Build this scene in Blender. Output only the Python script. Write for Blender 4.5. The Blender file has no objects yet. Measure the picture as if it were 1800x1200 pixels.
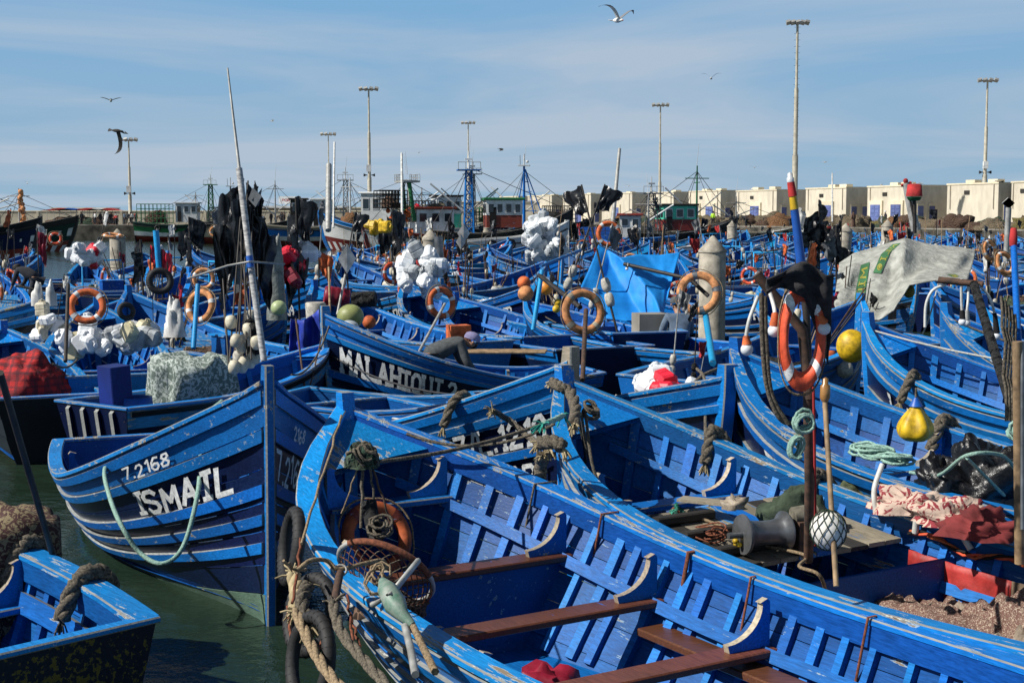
import bpy, math, random
from mathutils import Vector, Matrix, noise
PI=math.pi; rad=math.radians
S=bpy.context.scene; COL=S.collection
R=random.Random(11)
# ---------------------------------------------------------------- camera
CAMZ=3.0; FP=2500.0; PITCH=math.atan(222/FP)
cd=bpy.data.cameras.new('camera'); cam=bpy.data.objects.new('camera',cd); COL.objects.link(cam)
cam.location=(0,0,CAMZ); cam.rotation_euler=(PI/2-PITCH,0,0)
cd.lens=50; cd.sensor_width=36; cd.clip_start=.1; cd.clip_end=6000
S.camera=cam
_f=Vector((0,math.cos(PITCH),-math.sin(PITCH))); _u=Vector((0,math.sin(PITCH),math.cos(PITCH)))
def ray(px,py): return Vector(((px-900)/FP,0,0))+_u*((600-py)/FP)+_f
def P(px,py,z=0.0):
    r=ray(px,py); return Vector((0,0,CAMZ))+r*((z-CAMZ)/r.z)
def PD(px,py,d):
    r=ray(px,py); return Vector((0,0,CAMZ))+r*(d/r.y)
def proj(v):
    w=Vector(v)-Vector((0,0,CAMZ)); d=w.dot(_f)
    if d<.01: return (-9999,9999)
    return (900+FP*w.x/d, 600-FP*w.dot(_u)/d)
# ---------------------------------------------------------------- sky, sun, exposure
SUN_EL=rad(43); SUN_DIR=Vector((-.955*math.cos(SUN_EL),-.297*math.cos(SUN_EL),math.sin(SUN_EL))).normalized()
W=bpy.data.worlds.new('World'); S.world=W; W.use_nodes=True
nt=W.node_tree; nt.nodes.clear()
def N(t,ty,**k):
    n=t.nodes.new(ty)
    for a,b in k.items():
        if a.startswith('i_'): n.inputs[a[2:].replace('_',' ')].default_value=b
        else: setattr(n,a,b)
    return n
out=N(nt,'ShaderNodeOutputWorld'); bg=N(nt,'ShaderNodeBackground'); bg.inputs[1].default_value=.083
sky=N(nt,'ShaderNodeTexSky',sky_type='NISHITA',sun_disc=False,sun_elevation=SUN_EL,sun_rotation=math.atan2(SUN_DIR.x,SUN_DIR.y),altitude=5,air_density=1.0,dust_density=.6,ozone_density=2.5)
tc=N(nt,'ShaderNodeTexCoord'); sx=N(nt,'ShaderNodeSeparateXYZ'); nt.links.new(tc.outputs['Generated'],sx.inputs[0])
# thin high cloud: planar mapping direction.xy/(z+k)
ad=N(nt,'ShaderNodeMath',operation='ADD'); ad.inputs[1].default_value=.06; nt.links.new(sx.outputs[2],ad.inputs[0])
mx=N(nt,'ShaderNodeMath',operation='MAXIMUM'); mx.inputs[1].default_value=.03; nt.links.new(ad.outputs[0],mx.inputs[0])
dx=N(nt,'ShaderNodeMath',operation='DIVIDE'); nt.links.new(sx.outputs[0],dx.inputs[0]); nt.links.new(mx.outputs[0],dx.inputs[1])
dy=N(nt,'ShaderNodeMath',operation='DIVIDE'); nt.links.new(sx.outputs[1],dy.inputs[0]); nt.links.new(mx.outputs[0],dy.inputs[1])
cx=N(nt,'ShaderNodeCombineXYZ'); nt.links.new(dx.outputs[0],cx.inputs[0]); nt.links.new(dy.outputs[0],cx.inputs[1])
mp=N(nt,'ShaderNodeMapping'); mp.inputs['Scale'].default_value=(.20,.30,1); mp.inputs['Rotation'].default_value=(0,0,-.22); mp.inputs['Location'].default_value=(3.1,1.7,0); nt.links.new(cx.outputs[0],mp.inputs[0])
no=N(nt,'ShaderNodeTexNoise',i_Scale=1.0,i_Detail=7.0,i_Roughness=.52,i_Distortion=1.1); nt.links.new(mp.outputs[0],no.inputs['Vector'])
rp=N(nt,'ShaderNodeValToRGB'); rp.color_ramp.elements[0].position=.40; rp.color_ramp.elements[1].position=.60
rp.color_ramp.elements[1].color=(.8,.8,.8,1); nt.links.new(no.outputs[0],rp.inputs[0])
mixc=N(nt,'ShaderNodeMix',data_type='RGBA'); nt.links.new(rp.outputs[0],mixc.inputs[0])
hs=N(nt,'ShaderNodeHueSaturation'); hs.inputs['Saturation'].default_value=.92; hs.inputs['Value'].default_value=.38; nt.links.new(sky.outputs[0],hs.inputs['Color'])
# pale sea haze towards the horizon, deepening blue above it, open sky overhead
def mrange(a,b,c,d):
    h=N(nt,'ShaderNodeMapRange',interpolation_type='SMOOTHSTEP'); h.inputs[1].default_value=a; h.inputs[2].default_value=b; h.inputs[3].default_value=c; h.inputs[4].default_value=d; nt.links.new(sx.outputs[2],h.inputs[0]); return h.outputs[0]
m1=N(nt,'ShaderNodeMix',data_type='RGBA'); nt.links.new(mrange(.0,.17,0,1),m1.inputs[0]); m1.inputs[6].default_value=(3.2,4.85,6.4,1); m1.inputs[7].default_value=(2.1,4.3,6.9,1)
nt.links.new(rp.outputs[0],mixc.inputs[0]); nt.links.new(m1.outputs[2],mixc.inputs[6]); mixc.inputs[7].default_value=(4.8,5.7,6.8,1)
m3=N(nt,'ShaderNodeMix',data_type='RGBA'); nt.links.new(mrange(.2,.55,0,1),m3.inputs[0]); nt.links.new(mixc.outputs[2],m3.inputs[6]); nt.links.new(hs.outputs[0],m3.inputs[7]); mixc=m3
nt.links.new(mixc.outputs[2],bg.inputs[0]); nt.links.new(bg.outputs[0],out.inputs[0])
sd=bpy.data.lights.new('sun','SUN'); sd.energy=5.0; sd.angle=rad(.53); sd.color=(1,.955,.88)
so=bpy.data.objects.new('sun',sd); COL.objects.link(so); so.rotation_euler=(-SUN_DIR).to_track_quat('-Z','Y').to_euler()
S.view_settings.view_transform='Standard'; S.view_settings.look='None'; S.view_settings.exposure=.22; S.view_settings.gamma=1
S.render.engine='CYCLES'; S.cycles.max_bounces=5; S.cycles.diffuse_bounces=2; S.cycles.glossy_bounces=3; S.cycles.transparent_max_bounces=6
S.render.resolution_x=1024; S.render.resolution_y=682
# ---------------------------------------------------------------- materials
MATS={}
def newmat(name):
    m=bpy.data.materials.new(name); m.use_nodes=True; t=m.node_tree; t.nodes.clear()
    o=N(t,'ShaderNodeOutputMaterial'); b=N(t,'ShaderNodeBsdfPrincipled'); t.links.new(b.outputs[0],o.inputs[0]); return m,t,b
def coords(t,scale,offset=True):
    tc=N(t,'ShaderNodeTexCoord'); oi=N(t,'ShaderNodeObjectInfo')
    v=N(t,'ShaderNodeVectorMath',operation='MULTIPLY_ADD'); c=N(t,'ShaderNodeCombineXYZ')
    for i in range(3): t.links.new(oi.outputs['Random'],c.inputs[i])
    t.links.new(c.outputs[0],v.inputs[0]); v.inputs[1].default_value=(17,31,23); t.links.new(tc.outputs['Object'],v.inputs[2])
    m=N(t,'ShaderNodeMapping'); m.inputs['Scale'].default_value=scale; t.links.new(v.outputs[0],m.inputs[0]); return m.outputs[0],v.outputs[0],oi
def ramp(t,src,p0,p1,c0=(0,0,0,1),c1=(1,1,1,1)):
    r=N(t,'ShaderNodeValToRGB'); e=r.color_ramp.elements; e[0].position=p0; e[1].position=p1; e[0].color=c0; e[1].color=c1; t.links.new(src,r.inputs[0]); return r.outputs[0]
def mix(t,f,a,b,mode='MIX'):
    m=N(t,'ShaderNodeMix',data_type='RGBA',blend_type=mode)
    for i,x in ((0,f),(6,a),(7,b)):
        if hasattr(x,'links') or hasattr(x,'is_linked'): t.links.new(x,m.inputs[i])
        else: m.inputs[i].default_value=x if i==0 else (*x,1)
    return m.outputs[2]
def paint(name,col,wood=(.20,.15,.10),pale=(.26,.38,.50),wear=.5,speck=.5,grain=(1.3,11,11),rough=.5,vary=.28,grime=.75):
    """painted timber: chipped along the grain, speckled, grimy"""
    if name in MATS: return MATS[name]
    m,t,b=newmat(name); gv,ov,oi=coords(t,grain)
    big=N(t,'ShaderNodeTexNoise',i_Scale=1.6,i_Detail=4.0); t.links.new(ov,big.inputs['Vector'])
    n1=N(t,'ShaderNodeTexNoise',i_Scale=2.2,i_Detail=8.0,i_Roughness=.68); t.links.new(gv,n1.inputs['Vector'])
    n2=N(t,'ShaderNodeTexNoise',i_Scale=38.0,i_Detail=3.0,i_Roughness=.7); t.links.new(ov,n2.inputs['Vector'])
    n3=N(t,'ShaderNodeTexNoise',i_Scale=7.0,i_Detail=6.0,i_Roughness=.6); t.links.new(gv,n3.inputs['Vector'])
    lo=tuple(c*.72 for c in col); hi=tuple(min(1,c*1.25+.004) for c in col)
    base=mix(t,ramp(t,n3.outputs[0],.35,.65),lo,hi)
    hv=N(t,'ShaderNodeHueSaturation'); t.links.new(base,hv.inputs['Color'])
    mr=N(t,'ShaderNodeMapRange'); mr.inputs[3].default_value=1-vary; mr.inputs[4].default_value=1+vary*.6; t.links.new(oi.outputs['Random'],mr.inputs[0]); t.links.new(mr.outputs[0],hv.inputs['Value'])
    hr=N(t,'ShaderNodeMapRange'); hr.inputs[3].default_value=.488; hr.inputs[4].default_value=.506; wn=N(t,'ShaderNodeTexWhiteNoise',noise_dimensions='1D'); t.links.new(oi.outputs['Random'],wn.inputs['W']); t.links.new(wn.outputs['Value'],hr.inputs[0]); t.links.new(hr.outputs[0],hv.inputs['Hue'])
    g=mix(t,ramp(t,big.outputs[0],.38,.72),hv.outputs[0],hv.outputs[0])
    # grime
    mg=N(t,'ShaderNodeMath',operation='MULTIPLY'); t.links.new(ramp(t,big.outputs[0],.45,.75),mg.inputs[0]); mg.inputs[1].default_value=grime
    g=mix(t,mg.outputs[0],g,tuple(c*.42+.004 for c in col))
    # chips: product of grain noise and large noise
    ml=N(t,'ShaderNodeMath',operation='ADD'); t.links.new(n1.outputs[0],ml.inputs[0])
    m2=N(t,'ShaderNodeMath',operation='MULTIPLY'); t.links.new(big.outputs[0],m2.inputs[0]); m2.inputs[1].default_value=.5; t.links.new(m2.outputs[0],ml.inputs[1])
    th=1.045-.2*wear
    chip=ramp(t,ml.outputs[0],th,th+.012); chip2=ramp(t,ml.outputs[0],th+.03,th+.045)
    g=mix(t,chip,g,pale); g=mix(t,chip2,g,wood)
    sp=ramp(t,n2.outputs[0],.80-.07*speck,.81-.07*speck); g=mix(t,sp,g,pale)
    t.links.new(g,b.inputs['Base Color'])
    b.inputs['Specular IOR Level'].default_value=.3; rr=mix(t,chip,(rough,)*3,(.85,)*3); t.links.new(rr,b.inputs['Roughness'])
    h=N(t,'ShaderNodeMath',operation='MULTIPLY_ADD'); t.links.new(n3.outputs[0],h.inputs[0]); h.inputs[1].default_value=.5
    hh=N(t,'ShaderNodeMath',operation='MULTIPLY'); t.links.new(chip,hh.inputs[0]); hh.inputs[1].default_value=-.35; t.links.new(hh.outputs[0],h.inputs[2])
    bp=N(t,'ShaderNodeBump',i_Strength=.35,i_Distance=.010); t.links.new(h.outputs[0],bp.inputs['Height']); t.links.new(bp.outputs[0],b.inputs['Normal'])
    MATS[name]=m; return m
def plain(name,col,rough=.6,metal=0,var=.25,scale=6,bump=.25,vary=.1,dist=.01,col2=None,spec=.5,stretch=(1,1,1)):
    if name in MATS: return MATS[name]
    m,t,b=newmat(name); gv,ov,oi=coords(t,stretch)
    n=N(t,'ShaderNodeTexNoise',i_Scale=float(scale),i_Detail=6.0,i_Roughness=.62); t.links.new(gv,n.inputs['Vector'])
    c2=col2 if col2 else tuple(c*(1-var*1.6) for c in col)
    g=mix(t,ramp(t,n.outputs[0],.36,.66),c2,tuple(min(1,c*(1+var*.4)) for c in col))
    hv=N(t,'ShaderNodeHueSaturation'); t.links.new(g,hv.inputs['Color'])
    mr=N(t,'ShaderNodeMapRange'); mr.inputs[3].default_value=1-vary; mr.inputs[4].default_value=1+vary; t.links.new(oi.outputs['Random'],mr.inputs[0]); t.links.new(mr.outputs[0],hv.inputs['Value'])
    t.links.new(hv.outputs[0],b.inputs['Base Color']); b.inputs['Roughness'].default_value=rough; b.inputs['Metallic'].default_value=metal
    b.inputs['Specular IOR Level'].default_value=spec
    if bump:
        bp=N(t,'ShaderNodeBump',i_Strength=bump,i_Distance=dist); t.links.new(n.outputs[0],bp.inputs['Height']); t.links.new(bp.outputs[0],b.inputs['Normal'])
    MATS[name]=m; return m
def netmat(name,c1,c2,scale=40,thr=.12,bump=.8):
    if name in MATS: return MATS[name]
    m,t,b=newmat(name); gv,ov,oi=coords(t,(1,1,1))
    n=N(t,'ShaderNodeTexNoise',i_Scale=5.0,i_Detail=5.0,i_Distortion=1.5); t.links.new(ov,n.inputs['Vector'])
    v=N(t,'ShaderNodeTexVoronoi',feature='DISTANCE_TO_EDGE',i_Scale=float(scale)); t.links.new(ov,v.inputs['Vector'])
    w=N(t,'ShaderNodeTexWave',wave_type='RINGS',i_Scale=2.2,i_Distortion=9.0,i_Detail=3.0); t.links.new(ov,w.inputs['Vector'])
    g=mix(t,ramp(t,n.outputs[0],.35,.65),c1,c2); g=mix(t,ramp(t,v.outputs[0],thr*.3,thr,(1,1,1,1),(0,0,0,1)),tuple(x*.3 for x in c1),g)
    g=mix(t,ramp(t,w.outputs[0],.0,.35,(.6,.6,.6,1),(0,0,0,1)),g,tuple(x*.25 for x in c2))
    t.links.new(g,b.inputs['Base Color']); b.inputs['Roughness'].default_value=.95
    bp=N(t,'ShaderNodeBump',i_Strength=bump,i_Distance=.03); t.links.new(v.outputs[0],bp.inputs['Height'])
    bp2=N(t,'ShaderNodeBump',i_Strength=bump,i_Distance=.06); t.links.new(w.outputs[0],bp2.inputs['Height']); t.links.new(bp.outputs[0],bp2.inputs['Normal']); t.links.new(bp2.outputs[0],b.inputs['Normal'])
    MATS[name]=m; return m
def patterned(name,c1,c2,scale,thr=.5,kind='lace',rough=.9):
    if name in MATS: return MATS[name]
    m,t,b=newmat(name); gv,ov,oi=coords(t,(1,1,1))
    if kind=='plaid':
        sx=N(t,'ShaderNodeSeparateXYZ'); t.links.new(ov,sx.inputs[0]); g=None
        cur=c1
        for ax in (0,1,2):
            mm=N(t,'ShaderNodeMath',operation='MULTIPLY'); mm.inputs[1].default_value=scale*(1,1.0,1.3)[ax]; t.links.new(sx.outputs[ax],mm.inputs[0])
            fr=N(t,'ShaderNodeMath',operation='FRACT'); t.links.new(mm.outputs[0],fr.inputs[0])
            f=ramp(t,fr.outputs[0],.62,.64,(0,0,0,1),(.55,.55,.55,1)); cur=mix(t,f,cur,c2)
        col=cur; hsrc=None
    elif kind=='lace':
        v=N(t,'ShaderNodeTexVoronoi',feature='F1',i_Scale=float(scale)); t.links.new(ov,v.inputs['Vector'])
        w=N(t,'ShaderNodeTexWave',wave_type='RINGS',i_Scale=scale*.35,i_Distortion=6.0,i_Detail=2.0); t.links.new(ov,w.inputs['Vector'])
        a=N(t,'ShaderNodeMath',operation='MULTIPLY'); t.links.new(v.outputs[0],a.inputs[0]); t.links.new(w.outputs[0],a.inputs[1])
        col=mix(t,ramp(t,a.outputs[0],.12,.2),c1,c2)
    else:
        v=N(t,'ShaderNodeTexNoise',i_Scale=float(scale),i_Detail=2.0,i_Distortion=2.5); t.links.new(ov,v.inputs['Vector'])
        col=mix(t,ramp(t,v.outputs[0],thr,thr+.03),c1,c2)
    t.links.new(col,b.inputs['Base Color']); b.inputs['Roughness'].default_value=rough
    n=N(t,'ShaderNodeTexNoise',i_Scale=14.0,i_Detail=4.0); t.links.new(ov,n.inputs['Vector'])
    bp=N(t,'ShaderNodeBump',i_Strength=.6,i_Distance=.02); t.links.new(n.outputs[0],bp.inputs['Height']); t.links.new(bp.outputs[0],b.inputs['Normal'])
    MATS[name]=m; return m
BLUE=paint('blue_paint',(.0012,.145,.53),wear=.72,speck=1.0)
BLUE_IN_SHADE=paint('blue_paint_inside_shade',(.0008,.082,.34),wear=.58,speck=.7)  # hull blue darkened: the shade inside the boats is put into the colour
BLUE_RAIL=paint('blue_paint_rail',(.003,.20,.62),wear=1.0,speck=1.4,pale=(.40,.48,.52),wood=(.25,.2,.14))
BLUE_WORN=paint('blue_paint_worn',(.03,.19,.50),wear=1.15,speck=1.6,pale=(.42,.42,.36),wood=(.20,.17,.10))
LIGHT=paint('light_blue_paint',(.015,.32,.70),wear=.6,speck=.8)
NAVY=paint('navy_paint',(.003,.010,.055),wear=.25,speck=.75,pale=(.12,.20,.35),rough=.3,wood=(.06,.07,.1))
BLACKP=paint('black_paint',(.008,.010,.016),wear=.5,speck=.9,pale=(.1,.13,.16),rough=.4,wood=(.1,.09,.07))
ALGAE=paint('antifoul_green',(.10,.17,.13),wear=.4,speck=.3,pale=(.16,.2,.14),wood=(.08,.09,.05),rough=.6)
MINT=paint('mint_paint',(.10,.62,.45),wear=.4,speck=.3)
EDGE=paint('worn_edge',(.26,.27,.26),wear=.7,speck=.4,pale=(.55,.55,.5),wood=(.12,.08,.05))
REDB=paint('rust_red_paint',(.22,.04,.025),wear=.6,speck=.4)
WHITEP=paint('white_paint',(.72,.73,.72),wear=.5,speck=.4,pale=(.5,.42,.33),wood=(.3,.2,.13))
LETTER=paint('white_lettering',(.78,.80,.80),wear=.62,speck=.9,pale=(.10,.2,.36),wood=(.05,.08,.15),grain=(5,5,5),vary=0)
LETTER_Y=paint('yellow_lettering',(.6,.55,.2),wear=.5,speck=.6,pale=(.2,.2,.2),grain=(6,6,6))
BROWN=paint('brown_timber',(.13,.048,.022),wear=.45,speck=.2,pale=(.01,.13,.5),wood=(.01,.12,.48),rough=.38)
GREYW=paint('grey_timber',(.34,.30,.22),wear=.5,speck=.3,pale=(.05,.16,.36),wood=(.12,.09,.05),rough=.8)
DARKW=paint('dark_timber',(.035,.032,.028),wear=.3,speck=.5,pale=(.2,.2,.18),wood=(.1,.08,.05),rough=.7)
BONE=paint('bare_worn_wood',(.42,.36,.27),wear=.5,speck=.3,pale=(.02,.2,.5),wood=(.16,.10,.05),grain=(6,6,6))
GREENP=paint('green_paint',(.02,.16,.06),wear=.5,speck=.4); DKGREEN=paint('dark_green_paint',(.012,.045,.035),wear=.5,speck=.6,pale=(.2,.22,.2))
YELLOWP=plain('yellow_plastic',(.72,.46,.015),rough=.5,var=.33,scale=12)
ORANGE=plain('orange_ring',(.70,.15,.04),rough=.75,var=.4,scale=9,vary=.2); PALEOR=plain('faded_orange_ring',(.76,.33,.13),rough=.85,var=.42,scale=9,vary=.12)
REDOR=plain('red_orange_ring',(.78,.10,.035),rough=.6,var=.32,scale=12)
JUG=plain('white_plastic',(.74,.77,.80),rough=.38,var=.12,scale=5,vary=.16,spec=.5); JUGG=plain('greyed_plastic',(.50,.54,.57),rough=.5,var=.3,scale=7,vary=.2); JUGY=plain('yellowed_plastic',(.62,.56,.36),rough=.45,var=.2,scale=4)
REDPL=plain('red_plastic',(.72,.02,.045),rough=.4,var=.2,scale=4); MAROON=plain('maroon_plastic',(.30,.012,.035),rough=.45,var=.3,scale=4)
LIME=plain('pale_green_plastic',(.50,.60,.30),rough=.45,var=.2); BLPL=plain('blue_plastic',(.01,.10,.45),rough=.45,var=.2)
TARP=plain('blue_tarpaulin',(.012,.25,.70),rough=.6,var=.12,scale=5,bump=.5,dist=.02,spec=.3)
BLKPL=plain('black_polythene',(.012,.012,.014),rough=.3,var=.4,scale=7,bump=.7,dist=.03)
GREYPL=plain('grey_polythene',(.16,.165,.17),rough=.4,var=.3,scale=6,bump=.5,dist=.02)
RUBBER=plain('tyre_rubber',(.022,.022,.024),rough=.7,var=.4,scale=10)
IRON=plain('rusty_iron',(.10,.05,.03),rough=.8,var=.5,scale=16,col2=(.03,.022,.018)); STEEL=plain('grey_steel',(.22,.23,.24),rough=.4,metal=.6,var=.3)
GALV=plain('galvanised_pole',(.42,.42,.40),rough=.5,metal=.2,var=.25,scale=8); DKPOLE=plain('dark_pole',(.035,.028,.024),rough=.6,var=.5)
BAMBOO=plain('bamboo_pole',(.36,.24,.13),rough=.7,var=.4,scale=9); WHPIPE=plain('white_pipe',(.72,.72,.68),rough=.45,var=.25,scale=9)
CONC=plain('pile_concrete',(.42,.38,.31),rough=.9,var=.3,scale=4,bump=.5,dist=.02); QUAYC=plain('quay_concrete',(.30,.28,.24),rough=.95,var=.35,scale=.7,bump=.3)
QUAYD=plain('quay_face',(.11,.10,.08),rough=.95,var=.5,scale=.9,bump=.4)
FLOATW=plain('cream_float',(.66,.60,.45),rough=.55,var=.25,scale=9,vary=.15); CORK=plain('net_float',(.55,.52,.45),rough=.7,var=.3,scale=20)
ROPE_G=plain('grey_rope',(.16,.135,.10),rough=.95,var=.5,scale=60,bump=1,dist=.01); ROPE_T=plain('tan_rope',(.34,.25,.15),rough=.95,var=.4,scale=60,bump=1)
ROPE_M=plain('mint_rope',(.32,.52,.44),rough=.85,var=.25,scale=60,bump=1); ROPE_R=plain('rusty_cord',(.22,.07,.035),rough=.95,var=.4,scale=50); ROPE_W=plain('white_rope',(.6,.6,.55),rough=.9,var=.2,scale=50)
WIRE=plain('wire',(.03,.03,.035),rough=.6,var=.2)
SKIN=plain('skin',(.36,.19,.12),rough=.55,var=.1); HAIR=plain('dark_hair',(.015,.012,.01),rough=.8)
C_GREY=plain('grey_knit',(.09,.10,.105),rough=.95,var=.25,scale=20); C_BLUE=plain('blue_grey_shirt',(.13,.18,.25),rough=.95,var=.2,scale=10); C_DARK=plain('dark_clothes',(.03,.032,.04),rough=.95)
C_LAV=plain('lavender_cloth',(.32,.30,.52),rough=.9); C_RED=plain('red_cloth',(.45,.03,.03),rough=.9,var=.3); C_WHITE=plain('white_cloth',(.66,.66,.64),rough=.9); C_HIVIS=plain('hivis_cloth',(.5,.85,.05),rough=.8); C_BRN=plain('brown_cloth',(.14,.08,.06),rough=.95)
GLASS=plain('dark_window',(.02,.03,.04),rough=.12,var=.1,bump=0); BLACK=plain('black_void',(.006,.006,.007),rough=.9)
NET_T=netmat('net_tan',(.22,.17,.11),(.36,.29,.19),22); NET_G=netmat('net_green',(.03,.07,.045),(.10,.14,.08),24); NET_B=netmat('net_brown',(.10,.055,.035),(.20,.12,.08),26); NET_K=netmat('net_black',(.012,.012,.013),(.04,.04,.04),24,bump=1)
NET_O=netmat('net_orange',(.30,.12,.05),(.35,.22,.10),22); NET_Y=netmat('net_olive',(.20,.17,.05),(.30,.24,.08),22)
# ---------------------------------------------------------------- mesh helpers
class MB:
    def __init__(s): s.v=[]; s.f=[]; s.m=[]; s.sm=[]; s.mats=[]
    def mi(s,m):
        if m not in s.mats: s.mats.append(m)
        return s.mats.index(m)
    def grid(s,rows,m,smooth=True,closeu=False,closev=False):
        b=len(s.v); nr=len(rows); nc=len(rows[0]); mi=s.mi(m)
        for r in rows: s.v.extend(r)
        for i in range(nr if closev else nr-1):
            for j in range(nc if closeu else nc-1):
                i2=(i+1)%nr; j2=(j+1)%nc
                s.f.append((b+i*nc+j,b+i*nc+j2,b+i2*nc+j2,b+i2*nc+j)); s.m.append(mi); s.sm.append(smooth)
    def poly(s,pts,m,smooth=False):
        b=len(s.v); s.v.extend(pts); s.f.append(tuple(range(b,b+len(pts)))); s.m.append(s.mi(m)); s.sm.append(smooth)
    def prism(s,pts,d,m,medge=None):
        """polygon pts extruded by vector d"""
        d=Vector(d); q=[Vector(p) for p in pts]; r=[p+d for p in q]
        s.poly(q,m); s.poly(list(reversed(r)),m)
        for i in range(len(q)):
            j=(i+1)%len(q); s.poly([q[i],r[i],r[j],q[j]],medge or m)
    def box(s,c,size,m,rot=None,top=None,medge=None):
        c=Vector(c); hx,hy,hz=[a/2 for a in size]; M=rot if rot else Matrix.Identity(3)
        p=[c+M@Vector((x*hx,y*hy,z*hz)) for x in(-1,1) for y in(-1,1) for z in(-1,1)]
        for k,f in enumerate(((0,1,3,2),(4,6,7,5),(0,4,5,1),(2,3,7,6),(0,2,6,4),(1,5,7,3))):
            s.poly([p[i] for i in f], top if (k==5 and top) else m)
    def cbox(s,c,size,m,rot=None,ch=.012,medge=None,ax=0):
        """box with chamfered long edges, long axis ax"""
        c=Vector(c); M=rot if rot else Matrix.Identity(3); L=size[ax]/2; o=[i for i in range(3) if i!=ax]; a=size[o[0]]/2; b=size[o[1]]/2
        ch=min(ch,a*.45,b*.45)
        prof=[(a-ch,b),(a,b-ch),(a,-b+ch),(a-ch,-b),(-a+ch,-b),(-a,-b+ch),(-a,b-ch),(-a+ch,b)]
        def pt(l,p):
            w=[0,0,0]; w[ax]=l; w[o[0]]=p[0]; w[o[1]]=p[1]; return c+M@Vector(w)
        for i in range(8):
            j=(i+1)%8; s.poly([pt(-L,prof[i]),pt(L,prof[i]),pt(L,prof[j]),pt(-L,prof[j])], (medge or m) if i%2==0 else m)
        s.poly([pt(-L,p) for p in prof],m); s.poly([pt(L,p) for p in reversed(prof)],m)
    def tube(s,pts,r,m,n=6,caps=True,r1=None):
        pts=[Vector(p) for p in pts]; rows=[]; prev=None; L=len(pts)
        for i,p in enumerate(pts):
            t=(pts[min(i+1,L-1)]-pts[max(i-1,0)])
            if t.length<1e-9: t=Vector((0,0,1))
            t.normalize()
            if prev is None:
                a=Vector((0,0,1)) if abs(t.z)<.9 else Vector((1,0,0)); u=t.cross(a).normalized()
            else:
                u=prev-t*prev.dot(t)
                if u.length<1e-6: u=t.orthogonal()
                u.normalize()
            prev=u; w=t.cross(u)
            rr=r[i] if isinstance(r,(list,tuple)) else (r if r1 is None else r+(r1-r)*i/max(1,L-1))
            rows.append([p+(u*math.cos(2*PI*k/n)+w*math.sin(2*PI*k/n))*rr for k in range(n)])
        s.grid(rows,m,True,closeu=True)
        if caps: s.poly(list(reversed(rows[0])),m); s.poly(rows[-1],m)
    def lathe(s,prof,m,o=(0,0,0),M=None,n=12,smooth=True,sq=0,sx=1,sy=1):
        o=Vector(o); M=M or Matrix.Identity(3); rows=[]
        for r,z in prof:
            row=[]
            for k in range(n):
                a=2*PI*k/n; c=math.cos(a); d=math.sin(a)
                if sq:
                    q=1/max(abs(c),abs(d)); q=1+(q-1)*sq; c*=q; d*=q
                row.append(o+M@Vector((c*r*sx,d*r*sy,z)))
            rows.append(row)
        s.grid(rows,m,smooth,closeu=True)
        if prof[0][0]>.001: s.poly(list(reversed(rows[0])),m)
        if prof[-1][0]>.001: s.poly(rows[-1],m)
    def ball(s,o,r,m,n=10,sz=1,M=None):
        s.lathe([(max(.0005,r*math.sin(PI*i/(n//2+1))),-r*sz*math.cos(PI*i/(n//2+1))) for i in range(n//2+2)],m,o,M,n)
    def torus(s,o,R_,r,m,M=None,n=28,k=10,a0=0,a1=2*PI,fl=1):
        o=Vector(o); M=M or Matrix.Identity(3); rows=[]; full=abs(a1-a0-2*PI)<1e-6
        for i in range(n+(0 if full else 1)):
            a=a0+(a1-a0)*i/n; c=Vector((math.cos(a),math.sin(a),0))
            rows.append([o+M@(c*(R_+r*math.cos(2*PI*j/k))+Vector((0,0,r*fl*math.sin(2*PI*j/k)))) for j in range(k)])
        s.grid(rows,m,True,closeu=True,closev=full)
    def build(s,name,parent=None,loc=None,rot=None):
        me=bpy.data.meshes.new(name); me.from_pydata([tuple(v) for v in s.v],[],s.f); 
        for m in s.mats: me.materials.append(m)
        me.polygons.foreach_set('material_index',s.m); me.polygons.foreach_set('use_smooth',s.sm); me.update()
        o=bpy.data.objects.new(name,me); COL.objects.link(o)
        if parent is not None: o.parent=parent
        if loc is not None: o.location=loc
        if rot is not None: o.rotation_euler=rot
        return o
def tag(o,label,cat,group=None,kind=None):
    o['label']=label; o['category']=cat
    if group: o['group']=group
    if kind: o['kind']=kind
    return o
def thing(name,label,cat,loc=(0,0,0),rz=0,group=None):
    o=bpy.data.objects.new(name,None); COL.objects.link(o); o.location=loc; o.rotation_euler=(0,0,rz) if not isinstance(rz,(tuple,list)) else rz
    o.empty_display_size=.1
    return tag(o,label,cat,group)
def struct(o,label=None):
    o['kind']='structure'
    if label: o['label']=label
    return o
_KIDS={}
def kids(o):
    k=o.as_pointer()
    if k not in _KIDS: _KIDS[k]=list(o.children)
    return _KIDS[k]
def copy_tree(o,parent=None):
    c=o.copy(); COL.objects.link(c); c.parent=parent
    for ch in kids(o): copy_tree(ch,c)
    return c
def dup(o,loc,rz=0,label=None,group=None,scale=None):
    c=copy_tree(o); c.location=loc; c.rotation_euler=(0,0,rz) if not isinstance(rz,(tuple,list)) else rz
    if label: c['label']=label
    if group: c['group']=group
    if scale: c.scale=(scale,)*3 if not isinstance(scale,(tuple,list)) else scale
    return c
def drop(o):
    for ch in list(o.children): drop(ch)
    bpy.data.objects.remove(o)
def nz(x,y=0,z=0): return noise.noise(Vector((x,y,z)))
def sagline(a,b,sag,n=12):
    a=Vector(a); b=Vector(b); return [a.lerp(b,i/n)-Vector((0,0,sag*4*(i/n)*(1-i/n))) for i in range(n+1)]
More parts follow.
